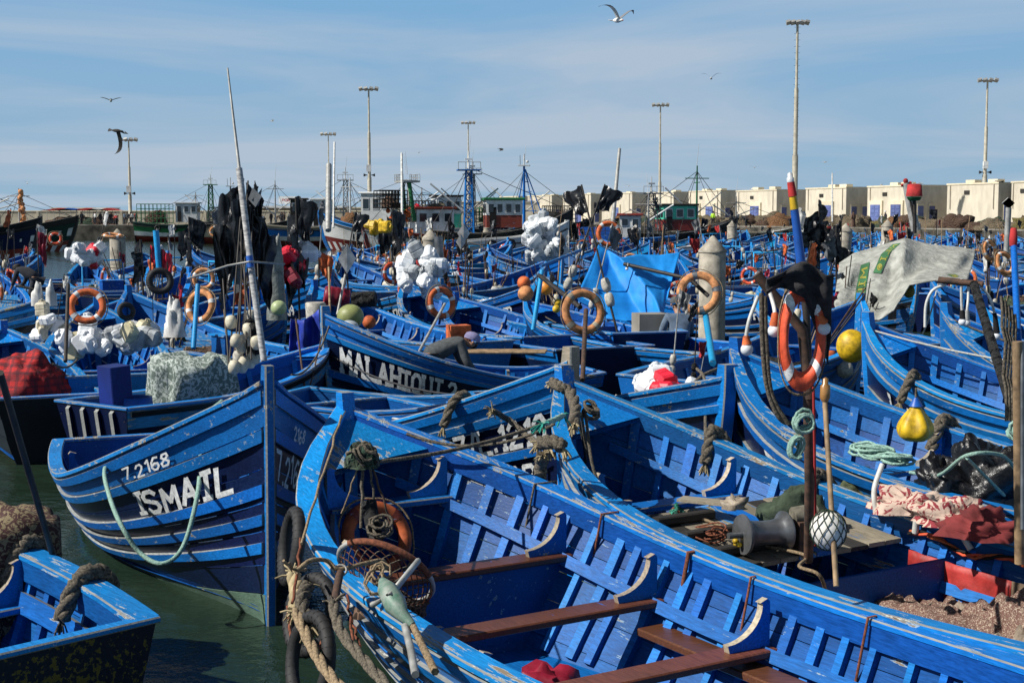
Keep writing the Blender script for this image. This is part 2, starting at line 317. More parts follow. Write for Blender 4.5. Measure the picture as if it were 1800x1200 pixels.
def rope(a,b,sag=.2,r=.012,m=None,label='thin dark mooring rope slung between two boats',n=12,pts=None,name='rope',wob=0):
    p=pts or sagline(a,b,sag,n)
    if wob: p=[q+Vector((nz(i*.9,1),nz(i*.9,5),nz(i*.9,9)))*wob for i,q in enumerate(p)]
    mb=MB(); mb.tube(p,r,m or ROPE_G,6); return tag(mb.build(name),label,'rope')
def spl(pts,k=6):
    """Catmull-Rom through pts"""
    P_=[Vector(p) for p in pts]; P_=[P_[0]*2-P_[1]]+P_+[P_[-1]*2-P_[-2]]; o=[]
    for i in range(1,len(P_)-2):
        a,b,c,d=P_[i-1:i+3]
        for j in range(k):
            t=j/k; o.append(.5*((2*b)+(c-a)*t+(2*a-5*b+4*c-d)*t*t+(3*b-a-3*c+d)*t**3))
    o.append(P_[-2]); return o
# ---------------------------------------------------------------- painted stroke lettering
GL={'A':[[(0,0),(2,6),(4,0)],[(.8,2),(3.2,2)]],'B':[[(0,0),(0,6),(2.6,6),(3.6,5.2),(3.4,3.6),(2.4,3.1),(0,3.1)],[(2.4,3.1),(3.9,2.2),(3.9,.8),(2.8,0),(0,0)]],
'C':[[(4,5),(3,6),(1,6),(0,4.8),(0,1.2),(1,0),(3,0),(4,1)]],'D':[[(0,0),(0,6),(2.4,6),(4,4.6),(4,1.4),(2.4,0),(0,0)]],'E':[[(4,6),(0,6),(0,0),(4,0)],[(0,3.1),(3,3.1)]],'F':[[(4,6),(0,6),(0,0)],[(0,3.1),(3,3.1)]],
'G':[[(4,5),(3,6),(1,6),(0,4.8),(0,1.2),(1,0),(3,0),(4,1),(4,2.8),(2.4,2.8)]],'H':[[(0,0),(0,6)],[(4,0),(4,6)],[(0,3),(4,3)]],'I':[[(1.5,0),(1.5,6)],[(.4,6),(2.6,6)],[(.4,0),(2.6,0)]],'J':[[(3,6),(3,1.2),(2,0),(.8,0),(0,1.2)]],'K':[[(0,0),(0,6)],[(4,6),(.3,2.8)],[(1.3,3.6),(4,0)]],
'L':[[(0,6),(0,0),(3.8,0)]],'M':[[(0,0),(.2,6),(2.2,2.4),(4.2,6),(4.4,0)]],'N':[[(0,0),(0,6),(4,0),(4,6)]],'O':[[(1.2,0),(0,1.4),(0,4.6),(1.2,6),(2.8,6),(4,4.6),(4,1.4),(2.8,0),(1.2,0)]],'P':[[(0,0),(0,6),(3,6),(4,5),(4,3.7),(3,2.9),(0,2.9)]],
'R':[[(0,0),(0,6),(3,6),(4,5),(4,3.9),(3,3),(0,3)],[(1.8,3),(4,0)]],'S':[[(4,5),(3,6),(1,6),(0,5),(.2,3.8),(3.6,2.4),(4,1.2),(3,0),(1,0),(0,1)]],'T':[[(0,6),(4,6)],[(2,6),(2,0)]],'U':[[(0,6),(0,1.4),(1.2,0),(2.8,0),(4,1.4),(4,6)]],'V':[[(0,6),(2,0),(4,6)]],'W':[[(0,6),(1,0),(2.2,4),(3.4,0),(4.4,6)]],'Y':[[(0,6),(2,3),(4,6)],[(2,3),(2,0)]],'Z':[[(0,6),(4,6),(0,0),(4,0)]],
'0':[[(1.2,0),(0,1.4),(0,4.6),(1.2,6),(2.6,6),(3.6,4.6),(3.6,1.4),(2.6,0),(1.2,0)]],'1':[[(.4,4.8),(1.8,6),(1.8,0)]],'2':[[(0,4.8),(1,6),(2.8,6),(3.6,4.8),(3.2,3.4),(0,0),(3.8,0)]],'3':[[(0,5.4),(1.4,6),(3.2,5.6),(3.2,4),(1.6,3.2)],[(1.6,3.2),(3.6,2.4),(3.4,.6),(1.6,0),(0,.7)]],'4':[[(2.8,0),(2.8,6),(0,2),(4,2)]],
'5':[[(3.6,6),(.4,6),(.2,3.4),(2.4,3.6),(3.6,2.4),(3.2,.6),(1.6,0),(0,.6)]],'6':[[(3.4,5.6),(1.6,6),(.2,4),(0,1.6),(1,0),(2.6,0),(3.6,1.2),(3.2,2.8),(1.6,3.2),(.2,2.2)]],'7':[[(0,6),(3.8,6),(1.4,0)]],'8':[[(1.8,3.2),(.3,4.4),(.8,5.8),(2.8,5.8),(3.3,4.4),(1.8,3.2),(0,1.8),(.6,.2),(3,.2),(3.6,1.8),(1.8,3.2)]],'9':[[(3.4,3.6),(2,2.6),(.4,3.2),(.2,5),(1.2,6),(2.8,6),(3.5,4.6),(3,1.4),(1.4,0)]],
'.':[[(.3,0),(.9,.1)]],'-':[[(.2,3),(2,3)]],'/':[[(0,-.4),(2.4,6.4)]],'*':[[(0,2.2),(4,4.4)],[(2,1.4),(2,5.4)],[(0,4.4),(4,2.2)]],"'":[[(.4,6),(.4,4.8)]]}
SERIF=set('ABDEFHIKLMNPRTUVYZ1247')
def glyph_strokes(text,serif=False,jit=.12,rnd=None):
    """list of (polyline in glyph units) for the line; returns strokes, total width"""
    rnd=rnd or R; x=0; out=[]
    for ch in text:
        if ch==' ': x+=2.6; continue
        g=GL.get(ch); 
        if not g: x+=3; continue
        w=max(p[0] for st in g for p in st); dy=rnd.uniform(-jit,jit)*2; sl=rnd.uniform(-jit,jit)*.5
        for st in g:
            out.append([(x+p[0]+p[1]*sl,p[1]+dy) for p in st])
        if serif and ch in SERIF:
            ends={}
            for st in g:
                for p in (st[0],st[-1]):
                    if p[1]<.05 or p[1]>5.95: ends[p]=1
            for p in ends: out.append([(x+p[0]-.75+p[1]*sl,p[1]+dy),(x+p[0]+.75+p[1]*sl,p[1]+dy)])
        x+=w+(1.9 if serif else 1.6)
    return out,x-1.6
def strokes_mesh(mb,strokes,fn,wt,m,asp=1.0,th=0.0):
    """fn(x,y,k)->3D point. wt half width in glyph units"""
    k=0
    for st in strokes:
        for a,b in zip(st[:-1],st[1:]):
            dx=b[0]-a[0]; dy=b[1]-a[1]; L=math.hypot(dx,dy)
            if L<1e-5: continue
            ux,uy=dx/L,dy/L; nx,ny=-uy*wt,ux*wt; e=wt*.55
            n=max(1,int(L/1.5)); rows=[]
            for i in range(n+1):
                t=-e+(L+2*e)*i/n; x=a[0]+ux*t; y=a[1]+uy*t
                rows.append([fn(x+nx,y+ny,k),fn(x-nx,y-ny,k)])
            mb.grid(rows,m,False); k+=1
# ---------------------------------------------------------------- wooden boats
class Hull:
    def __init__(s,L,B,zb,zm,zt,p=3.0,tw=.72,rake=.25,fw=3.2,foot=.25,tr=.12,tpos=.3,skew=0):
        s.L,s.B,s.zb,s.zm,s.zt,s.p,s.tw,s.rake,s.fw,s.foot,s.tr,s.tpos=L,B,zb,zm,zt,p,tw,rake,fw,foot,tr,tpos; s.zk=-.35; s.skew=skew
    def sheer(s,t):
        z=s.zm
        if t<.42: z+=(s.zt-s.zm)*((.42-t)/.42)**1.6
        if t>s.tpos: z+=(s.zb-s.zm)*((t-s.tpos)/(1-s.tpos))**s.p
        return z
    def hb(s,t):
        if t<.45: q=t/.45; q=q*q*(3-2*q); b=s.tw+(1-s.tw)*(1-(1-t/.45)**2)
        else: b=1-((t-.45)/.55)**s.fw
        return max(.035,b*s.B/2)
    def pt(s,t,v,side=1):
        zs=s.sheer(t); z=s.zk+(zs-s.zk)*v
        e=.32+.62*max(0,(t-.25)/.75)**1.5
        y=max(.03,s.hb(t)*(.0+v**e)) if v>0 else .02
        # stem profile
        zz=max(0,min(1,(z-s.zk)/(s.zb-s.zk)))
        xe=s.L-s.rake*(1-zz)**1.6-s.foot*(max(0,.35-zz)/.35)**2
        x0=s.tr*(1-zz/ max(.01,(s.zt-s.zk)/(s.zb-s.zk))) if zz<1 else 0
        x=x0+(xe-x0)*t-side*s.skew*(1-t)**2
        return Vector((x-s.L/2,side*y,z))
    def nrm(s,t,v,side=1):
        e=.004; t=min(t,.985)
        a=s.pt(min(1,t+e),v,side)-s.pt(t-e if t>e else t,v,side); b=s.pt(t,min(1,v+.02),side)-s.pt(t,max(.02,v-.02),side)
        n=a.cross(b)
        if n.y*side<0: n=-n
        return n.normalized() if n.length>0 else Vector((0,side,0))
    def vof(s,t,z): return (z-s.zk)/(s.sheer(t)-s.zk)
def band(mb,h,side,t0,t1,v0,v1,o0,o1,mo,mi,me=None,n=16,zf=None):
    me=me or mo; R4=[[],[],[],[]]
    for i in range(n+1):
        t=t0+(t1-t0)*i/n; a=v0; b=v1
        if zf: a,b=h.vof(t,h.sheer(t)-v0),h.vof(t,h.sheer(t)-v1)
        nn=h.nrm(t,(a+b)/2,side); p=h.pt(t,a,side); q=h.pt(t,b,side)
        R4[0].append(p+nn*o1); R4[1].append(q+nn*o1); R4[2].append(q+nn*o0); R4[3].append(p+nn*o0)
    mb.grid([R4[0],R4[1]],mo); mb.grid([R4[1],R4[2]],me); mb.grid([R4[2],R4[3]],mi); mb.grid([R4[3],R4[0]],me)
    for k in (0,n): mb.poly([R4[j][k] for j in range(4)],me)
def gunwale(mb,h,side,w=.12,th=.035,out=.035,t0=0,t1=1,n=22,m=None,me=None,inw=.13,tin=.03,mi=None,dz=0):
    m=m or BLUE_RAIL; me=me or EDGE; mi=mi or BLUE_IN_SHADE; fr=[]
    for i in range(n+1):
        t=t0+(t1-t0)*i/n; p=h.pt(t,1,side); a=h.pt(min(1,t+.01),1,side)-h.pt(max(0,t-.01),1,side)
        tx=Vector((a.x,a.y,0)).normalized(); o=Vector((tx.y,-tx.x,0)); 
        if o.y*side<0: o=-o
        ww=w
        if t>.9: ww=w*(1-.35*(t-.9)/.1)
        up=Vector((0,0,1)); fr.append((p+up*dz,o,up,ww))
    ch=.008
    pr=lambda ww:[(out-ch,th),(out,th-ch),(out,0),(out-ch,-.004),(-ww+out+ch,-.004),(-ww+out,0),(-ww+out,th-ch),(-ww+out+ch,th)]
    rows=[[c+o*q[0]+u*q[1] for q in pr(ww)] for c,o,u,ww in fr]
    for k in range(8):
        k2=(k+1)%8; mb.grid([[r[k] for r in rows],[r[k2] for r in rows]], me if k in(0,1,6) and k!=1 else m)
    mb.poly(rows[0],m); mb.poly(rows[-1],m)
    if inw:
        a_=[];b_=[];c_=[];d_=[]
        for c,o,u,ww in fr:
            x=-ww+out+.006; a_.append(c+o*x-u*.004); b_.append(c+o*x-u*inw); c_.append(c+o*(x+tin)-u*inw); d_.append(c+o*(x+tin)-u*.004)
        mb.grid([a_,b_],mi); mb.grid([b_,c_],me); mb.grid([c_,d_],mi)
def hull_text(mb,h,side,text,tc,vc,hh,m=None,serif=False,wt=.55,asp=.75,jit=.12,off=.03,rnd=None):
    """centre the text at (tc, vc) on the hull; hh letter height in metres; reads left to right from outside"""
    st,w=glyph_strokes(text,serif,jit,rnd); u=hh/6; dirx=-1 if side>0 else 1
    sc=h.sheer(tc)-h.zk
    def fn(x,y,k):
        t=tc+dirx*(x-w/2)*u*asp/ h.L; v=vc+(y-3)*u/sc; t=min(.995,max(.005,t))
        return h.pt(t,v,side)+h.nrm(t,v,side)*(off+k*.0002)
    strokes_mesh(mb,st,fn,wt,m or LETTER)
def stem_post(mb,h,w=.10,d=.14,top=.14,m=None,me=None,n=14,z0=None,head=True,side_m=None):
    m=m or BLUE; me=me or EDGE; rows=[]; z0=h.zk if z0 is None else z0; zt=h.zb+top; ch=.012
    pts=[]
    for i in range(n+1):
        z=z0+(zt-z0)*i/n
        zz=max(0,min(1,(z-h.zk)/(h.zb-h.zk))); x=h.L-h.rake*(1-zz)**1.6-h.foot*(max(0,.35-zz)/.35)**2-h.L/2
        dd=d; 
        if head and z>zt-.06: dd=d*(1-.18*((z-(zt-.06))/.06)**2)
        a=w/2; pts.append([Vector((x+.05,-a+ch,z)),Vector((x+.05,a-ch,z)),Vector((x+.05-ch,a,z)),Vector((x+.05-dd,a,z)),Vector((x+.05-dd,-a,z)),Vector((x+.05-ch,-a,z))])
    for k in range(6):
        k2=(k+1)%6; mb.grid([[r[k] for r in pts],[r[k2] for r in pts]], me if k in(1,5) else (side_m or m))
    mb.poly(pts[-1],me); mb.poly(pts[0],m)
def knee(mb,c,inw,h1,l1,th,m,me,along=Vector((1,0,0))):
    """curved bracket: foot runs inwards (inw) along the thwart, head rises to the gunwale"""
    inw=Vector(inw).normalized(); c=Vector(c); up=Vector((0,0,1)); pr=[(0,0),(l1,0),(l1+.01,.035)]
    for i in range(9):
        a=PI/2*i/8; pr.append((l1*(1-math.sin(a))*.86+.055, .045+h1*.80*(1-math.cos(a))))
    pr+= [(.075,h1),(.02,h1+.02),(0,h1)]
    pts=[c+inw*x+up*z-along*th/2 for x,z in pr]; mb.prism(pts,along*th,m,me)
def flat_inside(mb,h,t0,t1,z,m,inset=.05,n=10,th=.03,zrel=False):
    A=[];Bb=[]
    for i in range(n+1):
        t=t0+(t1-t0)*i/n; zz=h.sheer(t)-z if zrel else z; v=max(.05,h.vof(t,zz)); p=h.pt(t,v,1); y=max(.01,p.y-inset); A.append(Vector((p.x,y,zz))); Bb.append(Vector((p.x,-y,zz)))
    mb.grid([A,Bb],m,False); 
    if th: mb.grid([[a-Vector((0,0,th)) for a in A],[b-Vector((0,0,th)) for b in Bb]],m,False)
def cross_board(mb,h,t,z,w,th,m,me=None,inset=.035,ch=.008):
    v=h.vof(t,z); y=h.pt(t,v,1).y-inset; x=h.pt(t,v,1).x; mb.cbox((x,0,z),(w,2*y,th),m,ch=ch,medge=me or m,ax=1); return x,y
def deck_planks(root,h,t0,t1,zr,pw,mats,name='deck_plank',along=True,inset=.09,th=.03,gap=.008,rnd=None,ph=0):
    """fore-and-aft planks clipped to the hull"""
    rnd=rnd or R; y=-h.B/2; k=0
    while y<h.B/2:
        yc=y+pw/2; ts=[t for t in [t0+(t1-t0)*i/24 for i in range(25)] if h.pt(t,.95,1).y-inset>abs(yc)+pw*.3]
        if len(ts)>2:
            mb=MB(); a,b=min(ts),max(ts); rows=[[],[],[],[]]; n=8; dz=rnd.uniform(-.004,.004)
            for i in range(n+1):
                t=a+(b-a)*i/n; x=h.pt(t,.95,1).x; z=h.sheer(t)-zr+dz
                for q,(yy,zz) in enumerate(((y+gap/2,z-th),(y+gap/2,z),(y+pw-gap/2,z),(y+pw-gap/2,z-th))): rows[q].append(Vector((x,yy,zz)))
            m=mats[k%len(mats)] if not callable(mats) else mats(k)
            mb.grid([rows[0],rows[1]],m,False); mb.grid([rows[1],rows[2]],m,False); mb.grid([rows[2],rows[3]],m,False)
            mb.poly([rows[q][0] for q in range(4)],m); mb.poly([rows[q][n] for q in range(4)],m); mb.build(name,root)
        y+=pw; k+=1
def transom(root,h,m,me,battens=2,notch=0,lower=None,zl=.05,th=.04,mb0=None):
    mb=mb0 or MB(); n=10; top=[];bot=[]
    f=lambda dx:([h.pt(0,v/n,1)+Vector((dx,0,0)) for v in range(n+1)],[h.pt(0,v/n,-1)+Vector((dx,0,0)) for v in range(n+1)])
    for dx in (-.012,th):
        a,b=f(dx)
        for i in range(n):
            zc=(a[i].z+a[i+1].z)/2
            mm=lower if (lower and zc<zl) else m
            mb.poly([a[i],a[i+1],b[i+1],b[i]], mm if dx<0 else BLUE_IN_SHADE)
    a=h.pt(0,1,1); 
    mb.cbox((a.x+.015,0,a.z+.016),(.09,2*a.y+.04,.036),BLUE_RAIL,medge=me,ax=1)
    if mb0 is None: mb.build('transom',root)
    for k in range(battens):
        y=a.y*(-.62+1.24*k/max(1,battens-1)); b2=MB()
        zt=a.z-.02; zb_=-.2; x1=h.pt(0,.3,1).x
        b2.prism([(a.x-.014,y-.03,zt),(a.x-.045,y-.03,zt-.03),(x1-.045,y-.03,zb_),(x1-.014,y-.03,zb_)],(0,.06,0),m,me); b2.build('transom_batten',root)
BOATS=[]   # (cx,cy,ux,uy,L,B,root,hull)
def place(h,bow,u):
    """u: unit direction from bow to stern"""
    u=Vector((u[0],u[1])).normalized(); c=Vector((bow[0],bow[1]))+u*(h.L/2); rz=math.atan2(-u.y,-u.x); return (c.x,c.y,0),rz
def reg(root,h):
    x,y,_=root.location; rz=root.rotation_euler.z; BOATS.append((x,y,math.cos(rz),math.sin(rz),h.L,h.B,root,h))
def bp(root,h,t,yf,z):
    """world point in a boat at fraction t along, yf half beams across, height z"""
    x=h.pt(t,.9,1).x; y=h.pt(t,.9,1).y*yf; rz=root.rotation_euler.z; c,s=math.cos(rz),math.sin(rz); l=root.location
    return Vector((l.x+x*c-y*s,l.y+x*s+y*c,z))
def big_boat(label,h,bow,u,scheme='ismail',ribs=(.08,.93,22),thw=(.22,.45,.68),thw_m=None,stem_m=None,stem_top=.14,stem_w=.10,texts=(),sides=(1,-1),deck=None,floor_z=.1,knees=True,breast=True,stringer=(.33,.40),rail_w=.12,strakes=None,planks=None,lower=None,battens=0,inner=True,rail=None,bulk=(),group='blue wooden fishing boats moored in the harbour',rail_edge=None,tback=None,thz=.30):
    loc,rz=place(h,bow,u); root=thing('fishing_boat',label,'boat',loc,rz,group); rl=rail or BLUE_RAIL; red=rail_edge or EDGE
    # outer planking: (v0,v1,outer material)
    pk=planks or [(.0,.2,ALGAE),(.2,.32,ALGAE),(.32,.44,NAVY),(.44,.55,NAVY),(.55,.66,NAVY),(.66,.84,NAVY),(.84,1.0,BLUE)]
    for side in (1,-1):
        for i,(a,b,m) in enumerate(pk):
            mb=MB(); band(mb,h,side,0,1,a,b-.004,-.02,.006*(i%2),m,BLUE_IN_SHADE,m,n=26); mb.build('hull_plank',root)
        if side in sides:
            for a,b,m in (strakes if strakes is not None else [(.80,.85,BLUE),(.60,.655,BLUE),(.49,.54,BLUE),(.38,.43,BLUE),(.985,.93,BLUE)]):
                mb=MB(); band(mb,h,side,0.01,.995,a,b,.004,.032,m,m,red,n=26); mb.build('rubbing_strake',root)
        mb=MB(); gunwale(mb,h,side,w=rail_w,m=rl,n=30,me=red); mb.build('gunwale',root)
        if inner:
            mb=MB(); band(mb,h,side,.03,.95,stringer[0],stringer[1],-.095,-.062,BLUE_IN_SHADE,BLUE,EDGE,n=20,zf=True); mb.build('stringer',root)
            t0,t1,nr=ribs
            for k in range(nr):
                t=t0+(t1-t0)*k/(nr-1)+R.uniform(-.006,.006); mb=MB(); A=[[],[],[],[]]; n=8; w=R.uniform(.022,.036)/h.L
                for i in range(n+1):
                    v=h.vof(t,floor_z)+.0+(.985-h.vof(t,floor_z))*i/n; nn=h.nrm(t,v,side)
                    for q,(dt,o) in enumerate(((-w,-.02),(-w,-.062),(w,-.062),(w,-.02))):
                        A[q].append(h.pt(t+dt,v,side)+nn*o)
                mb.grid([A[0],A[1]],BLUE_IN_SHADE,False); mb.grid([A[1],A[2]],BLUE,False); mb.grid([A[2],A[3]],BLUE_IN_SHADE,False); mb.build('rib',root)
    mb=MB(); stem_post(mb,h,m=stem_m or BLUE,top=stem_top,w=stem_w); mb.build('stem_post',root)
    mb=MB(); flat_inside(mb,h,0.0,.985,floor_z,BLUE_IN_SHADE,inset=.0,n=16); mb.build('floor',root)
    transom(root,h,tback or BLUE,red,battens,lower=lower)
    for i,t in enumerate(thw):
        m=(thw_m or [BLUE])[i%len(thw_m or [0])]; z=h.sheer(t)-thz; mb=MB(); x,y=cross_board(mb,h,t,z,.20,.045,m,EDGE if m is BLUE else m); mb.build('thwart',root)
        if knees:
            for s_ in (1,-1):
                mb=MB(); knee(mb,(x,s_*(y+.0),z+.023),(0,-s_,0),.26,.30,.045,BLUE,BONE); mb.build('knee',root)
    for t,top in bulk:
        mb=MB(); v=h.vof(t,h.sheer(t)-top); A=[h.pt(t,vv,1) for vv in [v*i/6+.001 for i in range(7)]]; B_=[h.pt(t,vv,-1) for vv in [v*i/6+.001 for i in range(7)]]
        for dx in (0,.03): mb.grid([[a+Vector((dx,-.02,0)) for a in A],[b+Vector((dx,.02,0)) for b in B_]],BLUE_IN_SHADE,False)
        mb.build('bulkhead',root)
    if breast:
        # arched breasthook under the stem head
        mb=MB(); top=[]; n=8
        A=[];C=[]
        for i in range(n+1):
            q=-1+2*i/n; t=.995-.075*abs(q); p=h.pt(t,1,1 if q>=0 else -1); p=Vector((p.x,p.y*(.9 if abs(q)>.1 else 0),p.z-.02)); A.append(p)
            t2=.945-.055*abs(q); pz=h.sheer(t2); p2=h.pt(t2,1,1 if q>=0 else -1); yy=p2.y*abs(q)**.8*(1 if q>=0 else -1); C.append(Vector((p2.x+.07*(1-abs(q)),yy*.93,pz-.02)))
        mb.grid([A,C],BLUE_RAIL,False); mb.grid([[a-Vector((0,0,.04)) for a in A],[c-Vector((0,0,.04)) for c in C]],BLUE,False); mb.grid([C,[c-Vector((0,0,.04)) for c in C]],EDGE,False); mb.build('breasthook',root)
    for (side,text,tc,vc,hh,kw) in texts:
        mb=MB(); hull_text(mb,h,side,text,tc,vc,hh,rnd=random.Random(len(text)),**kw); mb.build('painted_name',root)
    reg(root,h); return root
# ---------------------------------------------------------------- water
mb=MB(); mb.poly([(-1500,-30,0),(1500,-30,0),(1500,3000,0),(-1500,3000,0)],BLACK); water=mb.build('water'); struct(water,'dark green harbour water with faint ripples')
m,t,b=newmat('harbour_water'); tcn=N(t,'ShaderNodeTexCoord'); n1=N(t,'ShaderNodeTexNoise',i_Scale=1.4,i_Detail=6.0,i_Roughness=.6); t.links.new(tcn.outputs['Object'],n1.inputs['Vector'])
n2=N(t,'ShaderNodeTexNoise',i_Scale=.35,i_Detail=3.0); t.links.new(tcn.outputs['Object'],n2.inputs['Vector'])
t.links.new(mix(t,ramp(t,n2.outputs[0],.35,.7),(.012,.026,.016),(.024,.042,.026)),b.inputs['Base Color']); b.inputs['Roughness'].default_value=.07; b.inputs['IOR'].default_value=1.33
bpn=N(t,'ShaderNodeBump',i_Strength=.55,i_Distance=.12); t.links.new(n1.outputs[0],bpn.inputs['Height']); t.links.new(bpn.outputs[0],b.inputs['Normal'])
water.data.materials[0]=m
# ---------------------------------------------------------------- boats in front
OLIVE=paint('olive_stained_navy',(.006,.012,.03),wear=1.3,speck=.6,pale=(.16,.14,.03),wood=(.10,.09,.02),rough=.5)
ser=dict(serif=True,wt=.72,asp=.8,jit=.1); han=dict(serif=False,wt=.42,asp=.95,jit=.35)
# F: foreground boat
hF=Hull(6.8,2.30,1.54,.81,.93,p=3.0,fw=3.8,rake=.15)
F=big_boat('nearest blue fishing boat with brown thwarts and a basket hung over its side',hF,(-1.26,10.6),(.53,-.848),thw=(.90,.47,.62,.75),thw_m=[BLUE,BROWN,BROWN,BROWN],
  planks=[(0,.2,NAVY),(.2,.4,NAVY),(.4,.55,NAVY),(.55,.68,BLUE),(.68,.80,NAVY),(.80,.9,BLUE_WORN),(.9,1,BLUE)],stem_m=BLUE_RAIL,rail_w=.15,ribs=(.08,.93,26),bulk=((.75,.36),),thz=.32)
# G: boat beside it with deck boards, winch and open net hold
hG=Hull(6.9,1.95,1.62,.84,.93,p=3.0,fw=4.0,rake=.2)
G=big_boat('blue fishing boat with bare deck boards, winch and an open hold full of brown net',hG,(.425,11.8),(.53,-.848),thw=(.80,),thw_m=[BLUE],stem_m=BLUE_RAIL,ribs=(.08,.93,26),bulk=((.51,.15),(.73,.15)),stem_w=.12,rail_w=.13)
# H: next boat to the right
hH=Hull(6.0,2.0,1.72,.92,1.0,p=2.8,rake=.35,fw=3.6)
H=big_boat('blue fishing boat with navy side, mint rope heap and blue plank deck on the right',hH,(2.1,13.3),(.60,-.80),thw=(.3,.72),texts=[(1,'ZITA',.80,.72,.2,dict(ser))],rail_w=.13)
# ISMAIL
hA=Hull(4.8,2.4,1.78,.69,.72,p=2.2,tpos=.25,tw=.84,rake=.06,foot=.03,fw=2.3,tr=.05)
A=big_boat('blue and navy boat lettered ISMAIL with a pale rope looped over its side',hA,(-1.76,10.2),(-.40,.917),thw=(.12,.55),rail_w=.13,stem_w=.07,stem_m=BLUE,stem_top=.14,ribs=(.08,.9,12),breast=False,
  planks=[(0,.16,ALGAE),(.16,.275,ALGAE),(.275,.38,NAVY),(.38,.5,NAVY),(.5,.6,NAVY),(.6,.72,NAVY),(.72,.86,NAVY),(.86,1,BLUE)],
  strakes=[(.81,.855,BLUE),(.62,.665,BLUE),(.52,.56,BLUE),(.42,.46,BLUE),(.94,.99,BLUE)],
  texts=[(-1,'ISMAIL',.845,.735,.175,dict(han,wt=.62,asp=1.1)),(-1,'7.2168',.80,.90,.085,dict(han,wt=.5,asp=1.3)),(1,'7.2168 IS',.925,.735,.19,dict(han,wt=.5,asp=.50)),(1,'2168',.93,.885,.09,dict(han,wt=.6,asp=.5))],tback=BLUE_WORN)
# KHADRI
hK=Hull(4.4,1.85,1.62,.72,.78,p=2.2,tpos=.2,rake=.12,tw=.8,fw=2.8)
K=big_boat('blue boat lettered Z L 1210 with a rope fender on its white edged rail',hK,(.56,13.2),(-.60,.80),thw=(.2,.5),stem_m=GREYW,stem_top=.16,stem_w=.12,ribs=(.1,.9,14),
  texts=[(-1,'Z/L.1210',.865,.735,.22,dict(serif=True,wt=.62,asp=.62,jit=.1)),(-1,'HKADRI',.87,.49,.21,dict(serif=True,wt=.62,asp=.66,jit=.1))],
  planks=[(0,.2,NAVY),(.2,.36,NAVY),(.36,.56,NAVY),(.56,.62,NAVY),(.62,.8,NAVY),(.8,1,BLUE)],strakes=[(.82,.87,BLUE),(.595,.645,BLUE),(.33,.38,BLUE),(.93,.985,BLUE)])
# MALAHI
hM=Hull(3.9,1.9,1.62,.66,.74,p=1.8,tpos=.15,rake=.20,tw=.7,fw=2.6)
M_=big_boat('blue boat lettered MALAHI with a man leaning over its rail',hM,(-2.58,19.5),(.94,.33),thw=(.25,.5,.75),stem_m=BLUE_WORN,stem_w=.09,ribs=(.1,.9,14),
  texts=[(1,'MALAHIOUI 2',.77,.735,.25,dict(ser,asp=.60)),(-1,'M.A173',.80,.73,.18,dict(ser))],strakes=[(.85,.89,BLUE),(.58,.635,BLUE),(.46,.515,BLUE),(.34,.40,LIGHT),(.94,.985,BLUE)])
# small open boat behind KHADRI
hL=Hull(3.6,1.5,1.15,.72,.80,p=2.0,tw=.86)
Lb=big_boat('short blue open boat with blunt worn stern behind the boat lettered Z L 1210',hL,tuple(P(985,672,1.1).xy),(P(730,705,.8)-P(985,672,1.1)).xy,thw=(.25,.6),tback=BLUE_WORN,ribs=(.1,.9,12),texts=(),
  planks=[(0,.3,NAVY),(.3,.62,NAVY),(.62,.8,BLUE_WORN),(.8,1,BLUE_WORN)],strakes=[(.93,.985,BLUE_RAIL)])
# O: stern boat with covered bundle
hO=Hull(4.0,1.35,1.2,.76,.78,p=2,tw=.95,tr=.2)
O=big_boat('dark blue boat with mint green stern edge carrying a cloth covered bundle',hO,tuple((P(160,714,.78).xy+Vector((2.35,3.24)))),(-.587,-.81),thw=(.7,),lower=MINT,battens=4,tback=NAVY,ribs=(.1,.9,12),
  planks=[(0,.3,BLACKP),(.3,.6,BLACKP),(.6,.8,NAVY),(.8,1,BLUE_WORN)],strakes=[(.93,.985,BLACKP),(.6,.65,BLACKP)],knees=False)
# Pb: boat with life ring and jugs
hP=Hull(4.7,1.75,1.55,.88,.9,p=2.3,rake=.15)
Pb=big_boat('blue open boat with white jugs heaped in its bow and an orange ring on its stem',hP,(-6.7,22.9),(.33,-.94),thw=(.3,.6),ribs=(.1,.93,18),strakes=[(.93,.985,BLUE)])
# Q: black boat at the left edge
hQ=Hull(4.6,1.5,1.3,.72,.8,p=2,tw=.9)
Q=big_boat('black boat with a red plaid bundle at the left edge',hQ,(-7.6,21.2),(.45,-.89),thw=(.5,),ribs=(.1,.9,12),planks=[(0,.42,REDB),(.42,.6,BLACKP),(.6,.8,BLACKP),(.8,1,BLACKP)],strakes=[(.93,.985,BLACKP)],tback=BLACKP,lower=REDB)
# Rb: bottom left corner boat
hR=Hull(4.6,1.9,1.5,.86,.78,p=2.2,tw=.82,tr=.06)
Rb=big_boat('blue boat in the near left corner with olive stained stern and rope fenders',hR,(-5.82,10.25),(.72,-.69),thw=(.35,),ribs=(.06,.9,16),strakes=[(.93,.985,BLUE_WORN)],tback=OLIVE,rail_w=.17,stringer=(.22,.34),
  planks=[(0,.3,NAVY),(.3,.6,NAVY),(.6,.82,BLACKP),(.82,1,BLUE_WORN)])
